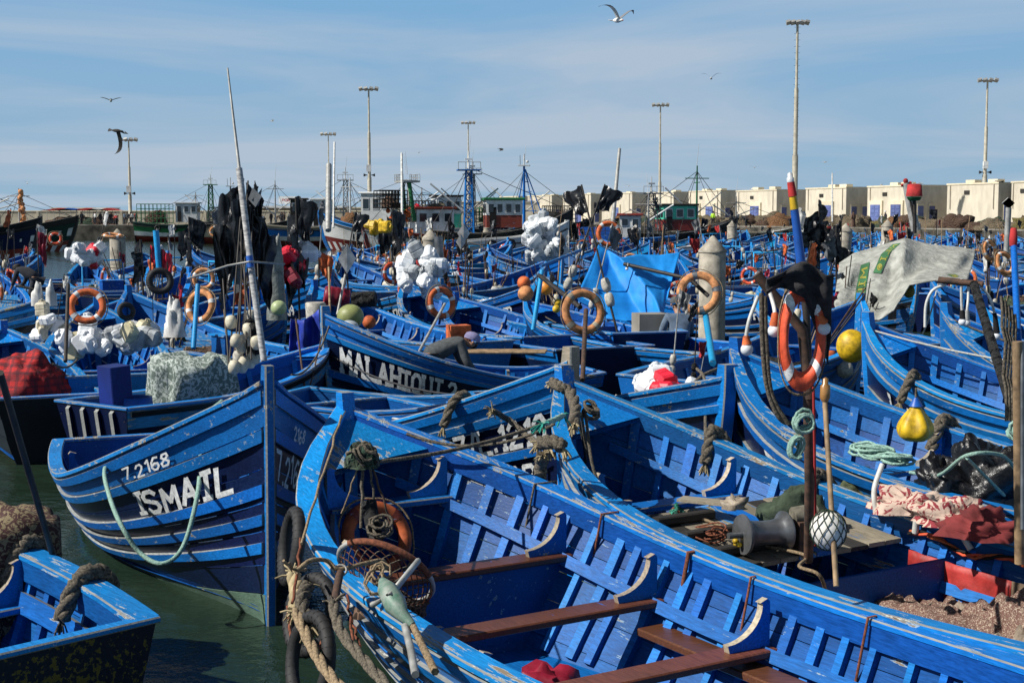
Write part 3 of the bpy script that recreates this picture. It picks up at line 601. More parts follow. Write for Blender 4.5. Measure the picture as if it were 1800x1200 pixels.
# Sb: MBA boat
hS=Hull(4.4,1.7,1.5,.86,.9,p=1.9,tpos=.1,rake=.45)
Sb=big_boat('blue boat with a navy band lettered SOMBA carrying red and white jugs',hS,(1.98,12.95),(-.45,.893),thw=(.3,.6),texts=[(-1,'SOMBA',.87,.68,.22,dict(serif=True,wt=.62,asp=.72,jit=.1)),(-1,'2 59',.87,.46,.12,dict(han))],stem_w=.14,ribs=(.1,.9,14),strakes=[(.84,.88,BLUE),(.93,.985,BLUE),(.42,.46,BLUE)],planks=[(0,.42,NAVY),(.42,.84,NAVY),(.84,1,BLUE)])
# right hand fleet
hJ=Hull(5.6,1.9,1.72,.92,1.0,p=2.8,rake=.3,fw=3.8)
J=big_boat('blue boat lettered LAARAZ with a yellow buoy hung on its navy side',hJ,(4.2,16.8),(.62,-.785),texts=[(1,'LAARAZ',.80,.70,.2,dict(ser)),(1,'ZM *',.79,.47,.17,dict(ser))],rail=BLUE_RAIL)
hJ2=Hull(5.6,1.75,1.75,.95,1.0,p=2.6,rake=.3)
J2=big_boat('blue boat with a tall bow and rope fender between two others on the right',hJ2,(5.55,18.2),(.60,-.80),texts=[(1,'EL HAZ',.80,.70,.2,dict(ser))])
J3=big_boat('blue boat with a white jug bundle by its rail near the right edge',hJ2,(6.6,20.0),(.56,-.83),texts=[(1,'LARBI',.80,.70,.2,dict(ser))])
# decked boats below the tent
hT=Hull(6.0,2.0,1.35,.82,.85,p=2.2,tw=.9)
T1=big_boat('long blue boat with grey deck boards moored below the blue tent',hT,tuple(P(1060,612,.85).xy+Vector((-2.6,5.3))),(.44,-.9),thw=(.6,),ribs=(.1,.9,14),strakes=[(.93,.985,BLUE),(.6,.66,NAVY)],tback=NAVY)
T2=big_boat('blue boat with a seated man in its stern beside the big pile',hT,tuple(P(1330,618,.85).xy+Vector((-3.6,4.7))),(.6,-.8),thw=(.6,),ribs=(.1,.9,14),strakes=[(.93,.985,BLUE)],tback=NAVY)
# centre interiors
hN=Hull(6.0,1.9,1.6,.88,.92,p=2.6)
N1=big_boat('blue open boat with an orange ring hung inside below the white jug heap',hN,(-2.2,29.5),(.50,-.87),ribs=(.08,.93,20),thw=(.15,.35,.55,.75))
N2=big_boat('blue open boat with blue cross boards moored behind the boat lettered MALAHI',hN,(-3.9,28.0),(.56,-.83),ribs=(.08,.93,20),thw=(.15,.35,.55,.75))
# ---------------------------------------------------------------- clutter builders
XY=Matrix.Identity(3)
def rotm(x=0,y=0,z=0): return (Matrix.Rotation(z,3,'Z')@Matrix.Rotation(y,3,'Y')@Matrix.Rotation(x,3,'X'))
def ring_mesh(m,band_m,name='life_ring',R_=.29,r=.062,rope_m=None,bands=4,parent=None):
    mb=MB(); mb.torus((0,0,0),R_,r,m,n=32,k=10,fl=.9); o=mb.build(name,parent)
    for k in range(bands):
        b=MB(); a=PI/4+k*2*PI/bands; b.torus((0,0,0),R_,r*1.06,band_m,n=4,k=10,a0=a-.13,a1=a+.13,fl=.9); b.build('band',o)
    c=MB(); c.tube([Vector((math.cos(a)*(R_+r+.012+.02*abs(math.sin(2*a+PI/2*0))),math.sin(a)*(R_+r+.012+.02*abs(math.sin(2*a))),0)) for a in [2*PI*i/40 for i in range(41)]],.008,rope_m or ROPE_T,5,False); c.build('grab_rope',o)
    return o
def jug(parent=None,m=None,rnd=R,s=1,name='jug',loc=None,rot=None,cap=None):
    """plastic jerrycan about 0.3 m tall, origin at its base"""
    mb=MB(); w=.088*s; h=.25*s
    rows=[]
    for q,z in ((.86,0),(1,.018*s),(1,.085*s),(.95,.092*s),(.95,.105*s),(1,.112*s),(1,h*.74),(.8,h*.86),(.36,h*.93)):
        rows.append([Vector((x*w*q*1.2,y*w*q*.85,z)) for x,y in ((1,.62),(.68,1),(-.68,1),(-1,.62),(-1,-.62),(-.68,-1),(.68,-1),(1,-.62))])
    mb.grid(rows,m or JUG,False,closeu=True); mb.poly(list(reversed(rows[0])),m or JUG); mb.poly(rows[-1],m or JUG); mb.lathe([(.028*s,h*.92),(.028*s,h)],m or JUG,n=8)
    mb.tube([(-.05*s,0,h*.84),(-.055*s,0,h*.98),(.0,0,h*1.05),(.045*s,0,h*.98),(.06*s,0,h*.8)],.012*s,m or JUG,6)
    mb.lathe([(.032*s,h*.99),(.032*s,h*1.06)],cap or m or JUG,n=8)
    return mb.build(name,parent,loc,rot)
_J=None
def jug_cluster(label,c,n,rad_,m=None,rnd=R,flat=1.0,group=None,ms=None,s=1.0,hollow=.35,name='jug_cluster'):
    root=thing(name,label,'jugs',c,0,group); me={}
    for i in range(n):
        mm=(ms[rnd.randrange(len(ms))] if ms else (m or JUG))
        a=rnd.uniform(0,2*PI); zz=rnd.uniform(-.75,1); q=rad_*(hollow+(1-hollow)*rnd.random()**.5); rr=math.sqrt(max(0,1-zz*zz))
        loc=Vector((math.cos(a)*rr*q,math.sin(a)*rr*q,zz*q*flat+rad_*flat*.6))
        rot=(rnd.uniform(0,PI*2),rnd.uniform(0,PI*2),rnd.uniform(0,PI*2))
        if mm.name not in me:
            o=jug(root,mm,rnd,s); me[mm.name]=o.data; o.location=loc; o.rotation_euler=rot
        else:
            o=bpy.data.objects.new('jug',me[mm.name]); COL.objects.link(o); o.parent=root; o.location=loc; o.rotation_euler=rot
    return root
def flag_mesh(mb,top,L_,w,m,seed=0,folds=5,drop_=.0,dirv=(1,0),n=9,k=10):
    """crumpled hanging plastic flag: attached along a stretch of the pole, falls and folds"""
    top=Vector(top); d=Vector((dirv[0],dirv[1],0)); pp=Vector((-d.y,d.x,0)); rows=[]
    for i in range(n+1):
        v=i/n; row=[]
        for j in range(k+1):
            u=j/k; wid=w*(1-.25*v+.25*nz(v*2,seed)); x=u*wid*(1-.35*drop_); z=-L_*v*(.55+.45*u*drop_+.45*(1-drop_)) - u*w*.75*drop_
            f=math.sin(u*folds*PI+seed+v*2)*.10*w*u**.5*(1+.5*v)+nz(u*3,v*3,seed)*.22*w
            row.append(top+d*(x+nz(u*4+9,v*3,seed)*.12*w)+pp*f+Vector((0,0,z+nz(u*3+3,v*4,seed)*.1*L_)))
        rows.append(row)
    mb.grid(rows,m,True)
def dan_buoy(label,loc,h=2.2,tilt=(0,0,0),flag=BLKPL,fl=CORK,pole=None,seed=0,group=None,fw=.35,floats=1,flagL=.4,fz=.35,ball=None):
    root=thing('marker_pole',label,'marker pole',loc,tilt,group); mb=MB()
    mb.tube([(0,0,0),(.01,0,h*.5),(0,.01,h)],.016,pole or DKPOLE,6,r1=.011); mb.build('pole',root)
    if flag:
        mb=MB(); flag_mesh(mb,(0,0,h-.02),flagL,fw,flag,seed,dirv=(math.cos(seed*1.7),math.sin(seed*1.7)),drop_=(seed*.37)%1*.8); mb.build('flag',root)
    for k in range(floats):
        mb=MB(); mb.lathe([(.015,-.09),(.045,-.08),(.06,-.03),(.06,.03),(.045,.08),(.015,.09)],fl,n=10,o=(0,0,h*fz+k*.19)); mb.build('float',root)
    return root
def tyre(label,loc,rot,R_=.25,r=.085,group=None,m=None):
    mb=MB(); mb.torus((0,0,0),R_,r,m or RUBBER,n=30,k=10,fl=1.0)
    for i in range(30):
        a=2*PI*i/30; mb.torus((0,0,0),R_,r*1.07,m or RUBBER,n=1,k=8,a0=a,a1=a+.10)
    o=mb.build('tyre',None,loc,rot); return tag(o,label,'tyre',group)
def heap_mesh(mb,c,rx,ry,h,m,seed=0,n=18,k=22,rough=.35,flat=.0,skirt=0):
    c=Vector(c); rows=[]
    for i in range(n+1):
        a=PI/2*(1-i/n)**.9; row=[]
        for j in range(k):
            b=2*PI*j/k; x=math.cos(a)*math.cos(b); y=math.cos(a)*math.sin(b); z=math.sin(a)
            q=1+rough*nz(x*1.8+seed,y*1.8,z*1.8)+rough*.45*nz(x*5+seed,y*5,z*5)+rough*.2*nz(x*12,y*12,z*12+seed)
            row.append(c+Vector((x*rx*q,y*ry*q,max(-.02,z*h*q if i<n else -.02))))
        rows.append(row)
    mb.grid(rows,m,True,closeu=True)
def heap(name,label,cat,loc,rx,ry,h,m,seed=0,group=None,rz=0,rough=.35,strands=0,sm=None,n=18,k=22,kind=None):
    mb=MB(); heap_mesh(mb,(0,0,0),rx,ry,h,m,seed,rough=rough,n=n,k=k); rr=random.Random(seed)
    for i in range(strands):
        a0=rr.uniform(0,2*PI); el=rr.uniform(.2,1.2); pts=[]
        for j in range(10):
            a=a0+j*.22; e=el+.5*math.sin(j*.5+i); x=math.cos(e)*math.cos(a); y=math.cos(e)*math.sin(a); z=abs(math.sin(e))
            q=1.02+rough*nz(x*1.8+seed,y*1.8,z*1.8)+rough*.45*nz(x*5+seed,y*5,z*5)
            pts.append((x*rx*q,y*ry*q,z*h*q))
        mb.tube(pts,.012,sm or ROPE_T,4,False)
    o=mb.build(name,None,loc,(0,0,rz)); return tag(o,label,cat,group)
def coil(label,loc,m,R_=.2,turns=7,r=.012,seed=0,flatz=.05,rot=(0,0,0),messy=.05,group=None,sq=1):
    pts=[]; 
    for i in range(turns*12):
        a=i*2*PI/12; q=R_*(.55+.45*abs(nz(i*.05,seed)))+messy*nz(i*.21,seed+3)*2; pts.append((math.cos(a)*q*sq,math.sin(a)*q,flatz*(i/(turns*12))*2+messy*nz(i*.17,seed+7)))
    mb=MB(); mb.tube(pts,r,m,5); return tag(mb.build('rope_coil',None,loc,rot),label,'rope coil',group)
def fender(label,pts,r=.045,m=None,group=None,fray=None):
    """thick worn rope fender with frayed ends"""
    rr=random.Random(int(abs(pts[0][0])*1000)); mb=MB(); P2=spl(pts,5)
    for ph in (0,2*PI/3,4*PI/3):
        q=[]; 
        for i,p in enumerate(P2):
            t=(P2[min(i+1,len(P2)-1)]-P2[max(i-1,0)]).normalized(); u=t.orthogonal().normalized(); w=t.cross(u); a=ph+i*.9
            q.append(p+(u*math.cos(a)+w*math.sin(a))*r*.5)
        mb.tube(q,r*.62,m or ROPE_G,6)
    for e,dv in ((P2[0],P2[0]-P2[2]),(P2[-1],P2[-1]-P2[-3])):
        dv=dv.normalized()
        for k in range(16):
            v=(dv+Vector((rr.uniform(-.8,.8),rr.uniform(-.8,.8),rr.uniform(-.9,.3)))).normalized()*rr.uniform(.05,.10)
            mb.tube([e,e+v*.6,e+v+Vector((0,0,-.015))],.006,fray or m or ROPE_G,3,False)
    return tag(mb.build('rope_fender'),label,'rope fender',group)
def drape(name,label,cat,fn,nu,nv,m,group=None,th=.01):
    mb=MB(); rows=[[Vector(fn(i/nu,j/nv)) for j in range(nv+1)] for i in range(nu+1)]; mb.grid(rows,m,True); o=mb.build(name); 
    md=o.modifiers.new('thick','SOLIDIFY'); md.thickness=th; return tag(o,label,cat,group)
def lamp_string(label,root_pt,ends,m=None):
    pass
# ---------------------------------------------------------------- concrete piles
def pile(label,loc,r,h,cone=.45,m=None,lean=0):
    root=thing('concrete_pile',label,'pile',loc,(0,lean,0),'cone topped concrete mooring piles'); mb=MB()
    mb.lathe([(r,-3),(r,h-.02),(r*.97,h)],m or CONC,n=28); mb.build('shaft',root)
    mb=MB(); mb.lathe([(r*1.06,h),(r*1.06,h+.05),(r*.55,h+cone*.55),(r*.12,h+cone*.97),(.001,h+cone)],m or CONC,n=28); mb.build('cone_cap',root); return root
def pile_px(label,px,ytop,ybase_z,wpx,diam=.6,**k):
    d=diam*FP/wpx; p=PD(px,ytop,d); r=diam/2; cone=r*1.25; h=p.z-cone
    return pile(label,(p.x,p.y,0),r,h,cone,**k)
PILES=[]
for lab,px,yt,w,kw in [('large concrete pile with a cone top beside the faded orange life ring',1253,414,47,{}),('concrete pile with a cone top behind the red jugs and left of centre',756,403,30,{}),('concrete pile with a cone top standing in open water on the left',206,402,27,{}),
  ('small cone topped pile in front of the wheelhouse with maroon sides',1117,395,19,{}),('small cone topped pile right of the dark green mast',1287,388,17,{}),('leaning grey pile with black cloth near the red and yellow mast',1481,392,24,{'lean':.06}),('small cone topped pile before the net heaps on the right quay',1560,386,20,{}),('thin cone topped pile with a yellow bundle tied on its top',856,392,15,{})]:
    p_=pile_px(lab,px,yt,0,w,**kw); PILES.append(p_)
# ---------------------------------------------------------------- prototypes for the packed fleet
def field_boat_proto(i,hl,detail=2,scheme=0,text=None,deck=False,thw=(.2,.4,.6,.8)):
    """a fleet boat; detail 2 with ribs, 1 plain"""
    root=thing('fishing_boat','blue fishing boat','boat'); n=14 if detail==2 else 9
    pk=[[(0,.45,NAVY),(.45,.56,BLUE),(.56,.66,NAVY),(.66,.86,NAVY),(.86,1,BLUE)],[(0,.5,NAVY),(.5,.72,NAVY),(.72,1,BLUE)],[(0,.4,REDB),(.4,.62,BLUE),(.62,.82,NAVY),(.82,1,LIGHT)],[(0,.4,NAVY),(.4,.8,BLACKP),(.8,1,BLUE_WORN)],[(0,.4,NAVY),(.4,1,BLUE)]][scheme]
    mb=MB()
    for side in (1,-1):
        for a,b,m in pk: band(mb,hl,side,0,1,a,b,-.02,.0,m,BLUE_IN_SHADE,m,n=n)
        if detail==2:
            for a,b in ((.84,.88),(.55,.60),(.42,.47),(.93,.985)): band(mb,hl,side,.01,.99,a,b,.0,.03,BLUE if scheme!=2 else LIGHT,BLUE,EDGE,n=n)
    mb.build('hull',root)
    for side in (1,-1):
        mb=MB(); gunwale(mb,hl,side,w=.13,n=n,inw=.1 if detail==2 else 0,m=BLUE_RAIL if scheme!=3 else BLUE_WORN); mb.build('gunwale',root)
    mb=MB(); stem_post(mb,hl,top=.14,n=8,m=BLUE_RAIL); mb.build('stem_post',root)
    mb=MB(); flat_inside(mb,hl,0,.98,.12,BLUE_IN_SHADE,inset=0,n=8); mb.build('floor',root)
    mb=MB(); transom(root,hl,[NAVY,BLUE,BLUE,NAVY,BLUE][scheme],EDGE,0)
    for t in thw:
        mb=MB(); cross_board(mb,hl,t,hl.sheer(t)-.26,.2,.045,[BLUE,GREYW,BLUE,BROWN][scheme%4],EDGE); mb.build('thwart',root)
    if detail==2:
        for side in (1,-1):
            mb=MB(); band(mb,hl,side,.05,.94,.33,.40,-.09,-.062,BLUE_IN_SHADE,BLUE,EDGE,n=12,zf=True); mb.build('stringer',root)
            for k in range(14):
                t=.08+.84*k/13; mb=MB(); band_w=.028/hl.L; A=[[],[],[],[]]
                for q in range(5):
                    v=hl.vof(t,.12)+(.97-hl.vof(t,.12))*q/4; nn=hl.nrm(t,v,side)
                    for z_,(dt,o_) in enumerate(((-band_w,-.02),(-band_w,-.062),(band_w,-.062),(band_w,-.02))): A[z_].append(hl.pt(t+dt,v,side)+nn*o_)
                mb.grid([A[0],A[1]],BLUE_IN_SHADE,False); mb.grid([A[1],A[2]],BLUE,False); mb.grid([A[2],A[3]],BLUE_IN_SHADE,False); mb.build('rib',root)
    if deck:
        mb=MB(); flat_inside(mb,hl,.35,.8,.14,[GREYW,BLUE_WORN][i%2],inset=.08,n=8,zrel=True); mb.build('deck',root)
        mb=MB(); t=.25; x=hl.pt(t,.9).x; mb.box((x,0,.75),(.5,.6,.7),BLUE_IN_SHADE); mb.box((x,0,1.11),(.56,.66,.03),BLUE_RAIL); mb.build('engine_box',root)
    if text:
        for side,tx in ((1,text[0]),(-1,text[1])):
            mb=MB(); hull_text(mb,hl,side,tx,.78,.75,.19,serif=True,wt=.7,asp=.75,rnd=random.Random(i)); mb.build('painted_name',root)
    return root
TX=[('2302','A.2302'),('LA F2','LA F2 033'),('TAG 2494','FAK 2'),('IYO-2','1022'),('DRAA','A.1709'),('TARIK','AGADIR'),('8-413','LA SAFI'),('NOUR','T 309'),('L 88','AZIZ')]
PROTO=[];PROTO1=[]
for i in range(9):
    rr=random.Random(i+5); L_=rr.uniform(5.0,6.2); hl=Hull(L_,rr.uniform(1.7,1.95),rr.uniform(1.45,1.75),rr.uniform(.82,.95),rr.uniform(.85,1.0),p=rr.uniform(2.1,3.0),rake=rr.uniform(.15,.45))
    PROTO.append((field_boat_proto(i,hl,2,[0,0,1,0,3,0,2,1,4][i],TX[i],i%3==1),hl)); PROTO1.append((field_boat_proto(i,hl,1,[0,0,1,0,3,0,2,1,4][i],TX[i],i%3==1,thw=(.25,.6)),hl))
for o,_ in PROTO+PROTO1: o['label']='x'
def rects_hit(a,b):
    """separating axis test on boat rectangles; shrink keeps rafted boats touching"""
    for (p,q) in ((a,b),(b,a)):
        x,y,ux,uy,L_,B_=p
        for ax,half in (((ux,uy),L_/2),((-uy,ux),B_/2)):
            c=(q[0]-x)*ax[0]+(q[1]-y)*ax[1]; e=abs(q[2]*ax[0]+q[3]*ax[1])*q[4]/2+abs(-q[3]*ax[0]+q[2]*ax[1])*q[5]/2
            if abs(c)>half+e: return False
    return True
FIELD=[]
def try_boat(x,y,ang,k,shr=.96,label=None,force=False):
    det=PROTO if y<48 else PROTO1; o,h=det[k%9]; r=(x,y,math.cos(ang),math.sin(ang),h.L*.97,h.B*shr)
    if not force:
        for b in BOATS:
            if abs(b[0]-x)+abs(b[1]-y)<12 and rects_hit(r,(b[0],b[1],b[2],b[3],b[4]*.97,b[5]*shr)): return None
        for p in PILES:
            if rects_hit(r,(p.location.x,p.location.y,1,0,.5,.5)): return None
    c=dup(o,(x,y,R.uniform(-.05,.04)),ang,label or 'blue wooden fishing boat','blue wooden fishing boats moored in the harbour'); c['_h']=1; BOATS.append((x,y,r[2],r[3],h.L,h.B,c,h)); FIELD.append(c); return c
def bowat(px,py,z,u,k,label=None,force=True):
    """fleet boat k with its bow top at a photo point; u bow->stern"""
    b=P(px,py,z); o,h=PROTO[k]; u=Vector(u).normalized(); c=Vector((b.x,b.y))+u*h.L/2; return try_boat(c.x,c.y,math.atan2(-u.y,-u.x),k,label=label,force=force)
# placed by eye: rows of bows that read clearly
bowat(952,505,1.5,(.3,-.95),0,'blue boat with curved bow carrying the big heap of white plastic jugs')
bowat(225,520,1.5,(.6,-.8),1,'blue boat with a black tyre hung at its bow behind the white jugs',False)
bowat(70,520,1.6,(-.75,.66),4,'blue boat with number painted on its navy bow at the far left',False)
bowat(330,500,1.6,(.55,-.83),3,None,False); bowat(1640,500,1.6,(.6,-.8),0,None,False); bowat(1400,520,1.6,(.6,-.8),2,None,False)
def limit(x,y):
    px,_=proj((x,y,0))
    if px<-60 or px>1870: return False
    if px<430: return y<54
    if px<640: return y<60
    if px<980: return y<84
    return y<116 if px>1250 else y<96
rr=random.Random(3)
for row in range(24):
    y=21+row*4.35*(1+row*.004)
    ang0=rr.choice([2.1,2.1,1.9,-1.1,-1.0,2.5,1.2,.9]) if row>3 else 2.15
    x=-y*.40; k=0
    while x<y*.41:
        if rr.random()<.12: ang0=rr.choice([2.1,1.9,-1.1,-.9,2.6,1.1,.8])
        yy=y+rr.uniform(-.7,.7); a=ang0+rr.gauss(0,.07)
        if limit(x,yy) and len(FIELD)<285:
            px,py=proj((x,yy,0))
            if not(470<px<700 and yy<27) and try_boat(x,yy,a,rr.randrange(9)): x+=1.1
        x+=.55
for o,_ in PROTO+PROTO1: drop(o)
print('FIELD',len(FIELD))
# ---------------------------------------------------------------- quays
def edge_x(y): return 40.8-(y-120)*.4
mb=MB(); A_=[(-260,175),(edge_x(175),175),(edge_x(120),120),(edge_x(92),92),(edge_x(20),20),(400,20),(400,700),(-260,700)]
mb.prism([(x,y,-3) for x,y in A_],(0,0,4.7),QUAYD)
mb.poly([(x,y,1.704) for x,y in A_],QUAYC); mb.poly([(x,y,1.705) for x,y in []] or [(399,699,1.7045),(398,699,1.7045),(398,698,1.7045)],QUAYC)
struct(mb.build('quay'),'grey concrete quay deck and its dark stained face')
mb=MB()
for (a,b) in (((-260,175.0),(edge_x(175),175.0)),((edge_x(175),175),(edge_x(20),20))):
    a=Vector((*a,1.75)); b=Vector((*b,1.75)); d=(b-a).normalized(); n_=int((b-a).length/3)
    nn=Vector((-d.y,d.x,0)); nn=nn if nn.y>0 or nn.x>0 else -nn
    for i in range(n_): 
        c=a+d*(3*i+1.5)+nn*.25; M=Matrix.Rotation(math.atan2(d.y,d.x),3,'Z'); mb.box(c,(2.96,.5,.16),QUAYC,M)
struct(mb.build('quay_kerb'),'pale kerb stones along the quay edge')
STUCCO=plain('cream_stucco',(.66,.60,.48),rough=.95,var=.12,scale=1.1,bump=.1,stretch=(1,1,.4)); STUC2=plain('tan_stucco',(.46,.41,.33),rough=.95,var=.16,scale=1.1,stretch=(1,1,.4)); TRIM=plain('trim_stucco',(.72,.64,.47),rough=.9,var=.1,scale=2)
LILAC=paint('lilac_door',(.12,.15,.36),wear=.3,speck=.3,pale=(.3,.32,.45)); PALEW=plain('pale_wall',(.48,.43,.33),rough=.95,var=.2,scale=.5)
BA=Vector((56,165,0)); BD=Vector((-.37,.93,0)).normalized(); BN=Vector((-BD.y,BD.x,0)); BN=BN if BN.x<0 else -BN   # facing the basin
def s_of(px): k=(px-900)/FP; return (56-165*k)/(.37/.998+.93/.998*k) if True else 0
def bpt(s,o,z): v=BA+BD*s+BN*o; return Vector((v.x,v.y,z))
bM=Matrix.Rotation(math.atan2(BD.y,BD.x),3,'Z')
def store(label,px_r,px_l,proud,top,doors=(),ndoor_end=1,win=False):
    s0,s1=s_of(px_r),s_of(px_l); c=bpt((s0+s1)/2,0,1.7); root=thing('harbour_store',label,'building',(c.x,c.y,1.7),0,'cream harbour stores along the right quay')
    L_=s1-s0; dep=7+proud; z0=1.7
    def loc(v): return v-Vector((c.x,c.y,1.7))
    mb=MB(); mb.box(loc(bpt((s0+s1)/2,proud-dep/2,z0+(top-z0)/2)),(L_,dep,top-z0),STUCCO,bM); mb.build('wall',root)
    mb=MB(); mb.box(loc(bpt((s0+s1)/2,proud-dep/2,top+.09)),(L_+.16,dep+.16,.18),TRIM,bM); mb.build('parapet',root)
    mb=MB(); mb.box(loc(bpt((s0+s1)/2,proud+.05,z0+.2)),(L_+.05,.1,.4),STUC2,bM); mb.build('plinth',root)
    for (f,w) in doors:
        s=s0+L_*f; 
        mb=MB(); mb.box(loc(bpt(s,proud+.12,z0+1.55)),(w+.7,.24,3.1),TRIM,bM); mb.build('door_surround',root)
        d=MB(); d.box(loc(bpt(s,proud+.26,z0+1.3)),(w,.06,2.6),LILAC,bM)
        dd=d.build('door',root); p=MB()
        for i in range(2):
            for j in range(5): p.box(loc(bpt(s+(i-.5)*w*.48,proud+.30,z0+.3+j*.5)),(w*.38,.05,.38),LILAC,bM)
        p.build('door_panel',dd)
    for k,f in enumerate((.08,.93)):
        mb=MB(); mb.box(loc(bpt(s0+L_*f,proud+.06,top-1.4)),(.10,.12,2.8),STUC2,bM); mb.build('drain_pipe',root)
    mb=MB(); mb.box(loc(bpt(s0+L_*.6,proud+.03,top-.9)),(.9,.1,.45),DARKW,bM); mb.build('vent',root)
    for k in range(ndoor_end):   # doors in the shaded end wall facing along the quay
        o=proud-1.2-k*1.7; mb=MB(); mb.box(loc(bpt(s0-.05,o,z0+1.35)),(.10,1.0,2.7),TRIM,bM); mb.build('door_surround',root)
        d=MB(); d.box(loc(bpt(s0-.12,o,z0+1.2)),(.06,.8,2.4),LILAC,bM); d.build('door',root)
    return root
store('cream store nearest the right edge with plain lit wall',1860,1806,2.6,6.55,[],1)
store('cream store left of the right edge with a blank front',1788,1697,3.0,6.5,[],1)
store('cream store with two lilac doors behind the red beacon lamp',1640,1560,3.4,6.5,[(.32,2.0),(.78,2.0)],2)
store('cream store with one lilac door and a brown robed person outside',1522,1450,3.4,6.5,[(.45,2.4)],2)
store('cream store behind the foot of the tallest lamp mast',1398,1326,3.4,6.45,[(.5,2.4)],1)
store('cream store with pair of blue doors right of the green mast',1298,1241,3.4,6.6,[(.3,2.2),(.75,2.2)],1)
store('cream store left of the green mast',1214,1166,3.4,6.6,[(.5,2.4)],1)
store('cream store behind the small lattice mast',1140,1086,3.4,6.7,[(.5,2.6)],1)
store('cream store behind the blue crates',1068,1018,3.6,6.7,[(.4,2.8)],1)
store('cream store right of the blue tripod mast',998,955,3.6,6.7,[(.4,2.8)],1)
store('farthest cream store behind the blue tripod mast',938,905,3.6,6.7,[],1)
# linking back wall
mb=MB(); mb.box(bpt(s_of(1230),-4.2,4.0),(s_of(895)-s_of(1870),.4,4.6),STUC2,bM); tag(mb.build('back_wall'),'tan wall linking the cream harbour stores','wall')
for i,(px) in enumerate((1765,1725,1610,1590,1500,1480,1375,1345,1280,1255,1200,1120,1050,985,970)):
    s=s_of(px); mb=MB(); mb.box(bpt(s,1.5,6.9),(1.6,1.0,.34),TRIM,bM); tag(mb.build('roof_block'),'low pale block on the roof of the cream stores','roof block','roof blocks on the stores')
# left quay wall and sheds
mb=MB(); mb.box((-58,205,2.6),(110,.6,1.9),PALEW); mb.box((-58,205,3.58),(110.2,.8,.12),TRIM)
for i in range(18): mb.box((-110+i*6,204.62,2.6),(.35,.18,1.85),PALEW)
tag(mb.build('harbour_wall'),'long low beige wall across the far quay','wall')
root=thing('ticket_shed','long low white shed with flat roof and a signboard on top','building',(-33,215,1.7)); mb=MB(); mb.box((0,0,1.2),(16,6,2.4),PALEW); mb.build('wall',root)
mb=MB(); mb.box((0,-.8,2.5),(17,8.4,.3),WHITEP); mb.build('roof',root); 
for i in range(6):
    mb=MB(); mb.box((-7.6+i*3,-4.6,1.2),(.2,.2,2.4),PALEW); mb.build('post',root)
mb=MB(); mb.box((-.3,-3,3.5),(2.6,.15,1.1),WHITEP); sg=mb.build('signboard',root); mb=MB(); st,w=glyph_strokes('PORT')
strokes_mesh(mb,st,lambda x,y,k:Vector((-1.1+x*.075,-3.09-k*.0005,3.3+y*.06)),.5,C_RED); mb.build('sign_lettering',sg)
for x,y,w,h,m,lab in ((-28,232,12,2.4,PALEW,'pale block building far behind the blue and white trawler'),(-16,240,14,2.9,STUC2,'tan low building far behind the tall lamp mast'),(-3,262,16,3.6,STUCCO,'cream building far behind the green frame'),(-68,228,9,2.3,BLPL,'blue roofed shed far behind the green masted trawler'),(-100,235,22,2.2,PALEW,'long pale shed at the far left behind the wall')):
    mb=MB(); r_=thing('low_building',lab,'building',(x,y,1.7)); mb.box((0,0,h/2),(w,6,h),m); mb.build('wall',r_); mb=MB(); mb.box((0,0,h+.08),(w+.3,6.3,.16),TRIM); mb.build('roof',r_)
    for i in range(3):
        mb=MB(); mb.box((-w*.3+i*w*.3,-3.02,h*.5),(1,.06,.9),GLASS); mb.build('window',r_)
# ---------------------------------------------------------------- lamp masts
LAMPM=plain('cream_mast',(.50,.46,.36),rough=.5,var=.2,scale=2)
def lampmast(label,px,ytop,d,r=.17,rungs=False,box=False,heads=4):
    p=PD(px,ytop,d); h=p.z-1.7; root=thing('lamp_mast',label,'lamp mast',(p.x,p.y,1.7),0,'tall lamp masts on the quays')
    mb=MB(); mb.lathe([(r*1.8,0),(r*1.8,.3),(r*1.3,.35),(r*1.25,h*.35),(r*.95,h*.36),(r*.9,h*.68),(r*.6,h*.69),(r*.5,h)],LAMPM,n=12); mb.build('mast',root)
    mb=MB(); mb.box((0,0,h),(2.2,.25,.12),GALV); mb.box((0,0,h+.08),(1.5,.8,.06),GALV); mb.build('crossarm',root)
    for k in range(heads):
        x=-1.05+2.1*k/(heads-1); mb=MB(); mb.box((x,-.15,h+.12),(.48,.55,.28),GALV,rotm(x=-.6,y=.25*(1 if x>0 else -1))); mb.build('floodlight',root)
    if rungs:
        mb=MB()
        for i in range(int(h/.7)): mb.tube([(-.34,0,1+i*.7),(.34,0,1+i*.7)],.015,WIRE,4)
        mb.build('climbing_rung',root)
    if box:
        mb=MB(); mb.box((-.05,-.3,h*.42),(.6,.35,.9),WHITEP); mb.build('control_box',root)
        for s_ in (-1,1):
            mb=MB(); mb.lathe([(.05,0),(.08,.2),(.22,.5)],WIRE,(s_*.25,-.1,h*.37),rotm(y=s_*PI/2),10); mb.build('loudspeaker',root)
    return root
lampmast('short lamp mast at the far left above the quay wall',226,247,200,.2,box=True)
lampmast('slim lamp mast beside the rigging of the blue and white trawler',577,237,235,.16)
lampmast('tall lamp mast left of the green frame',648,158,190,.22,box=True)
lampmast('lamp mast directly behind the blue lattice mast',823,217,260,.2)
lampmast('lamp mast standing between the blue crates and the green mast',1161,186,215,.2)
lampmast('tallest lamp mast with climbing rungs behind the striped pole',1402,42,160,.26,rungs=True,heads=5)
lampmast('lamp mast with loudspeakers rising behind the store near the right edge',1736,143,182,.24,box=True)
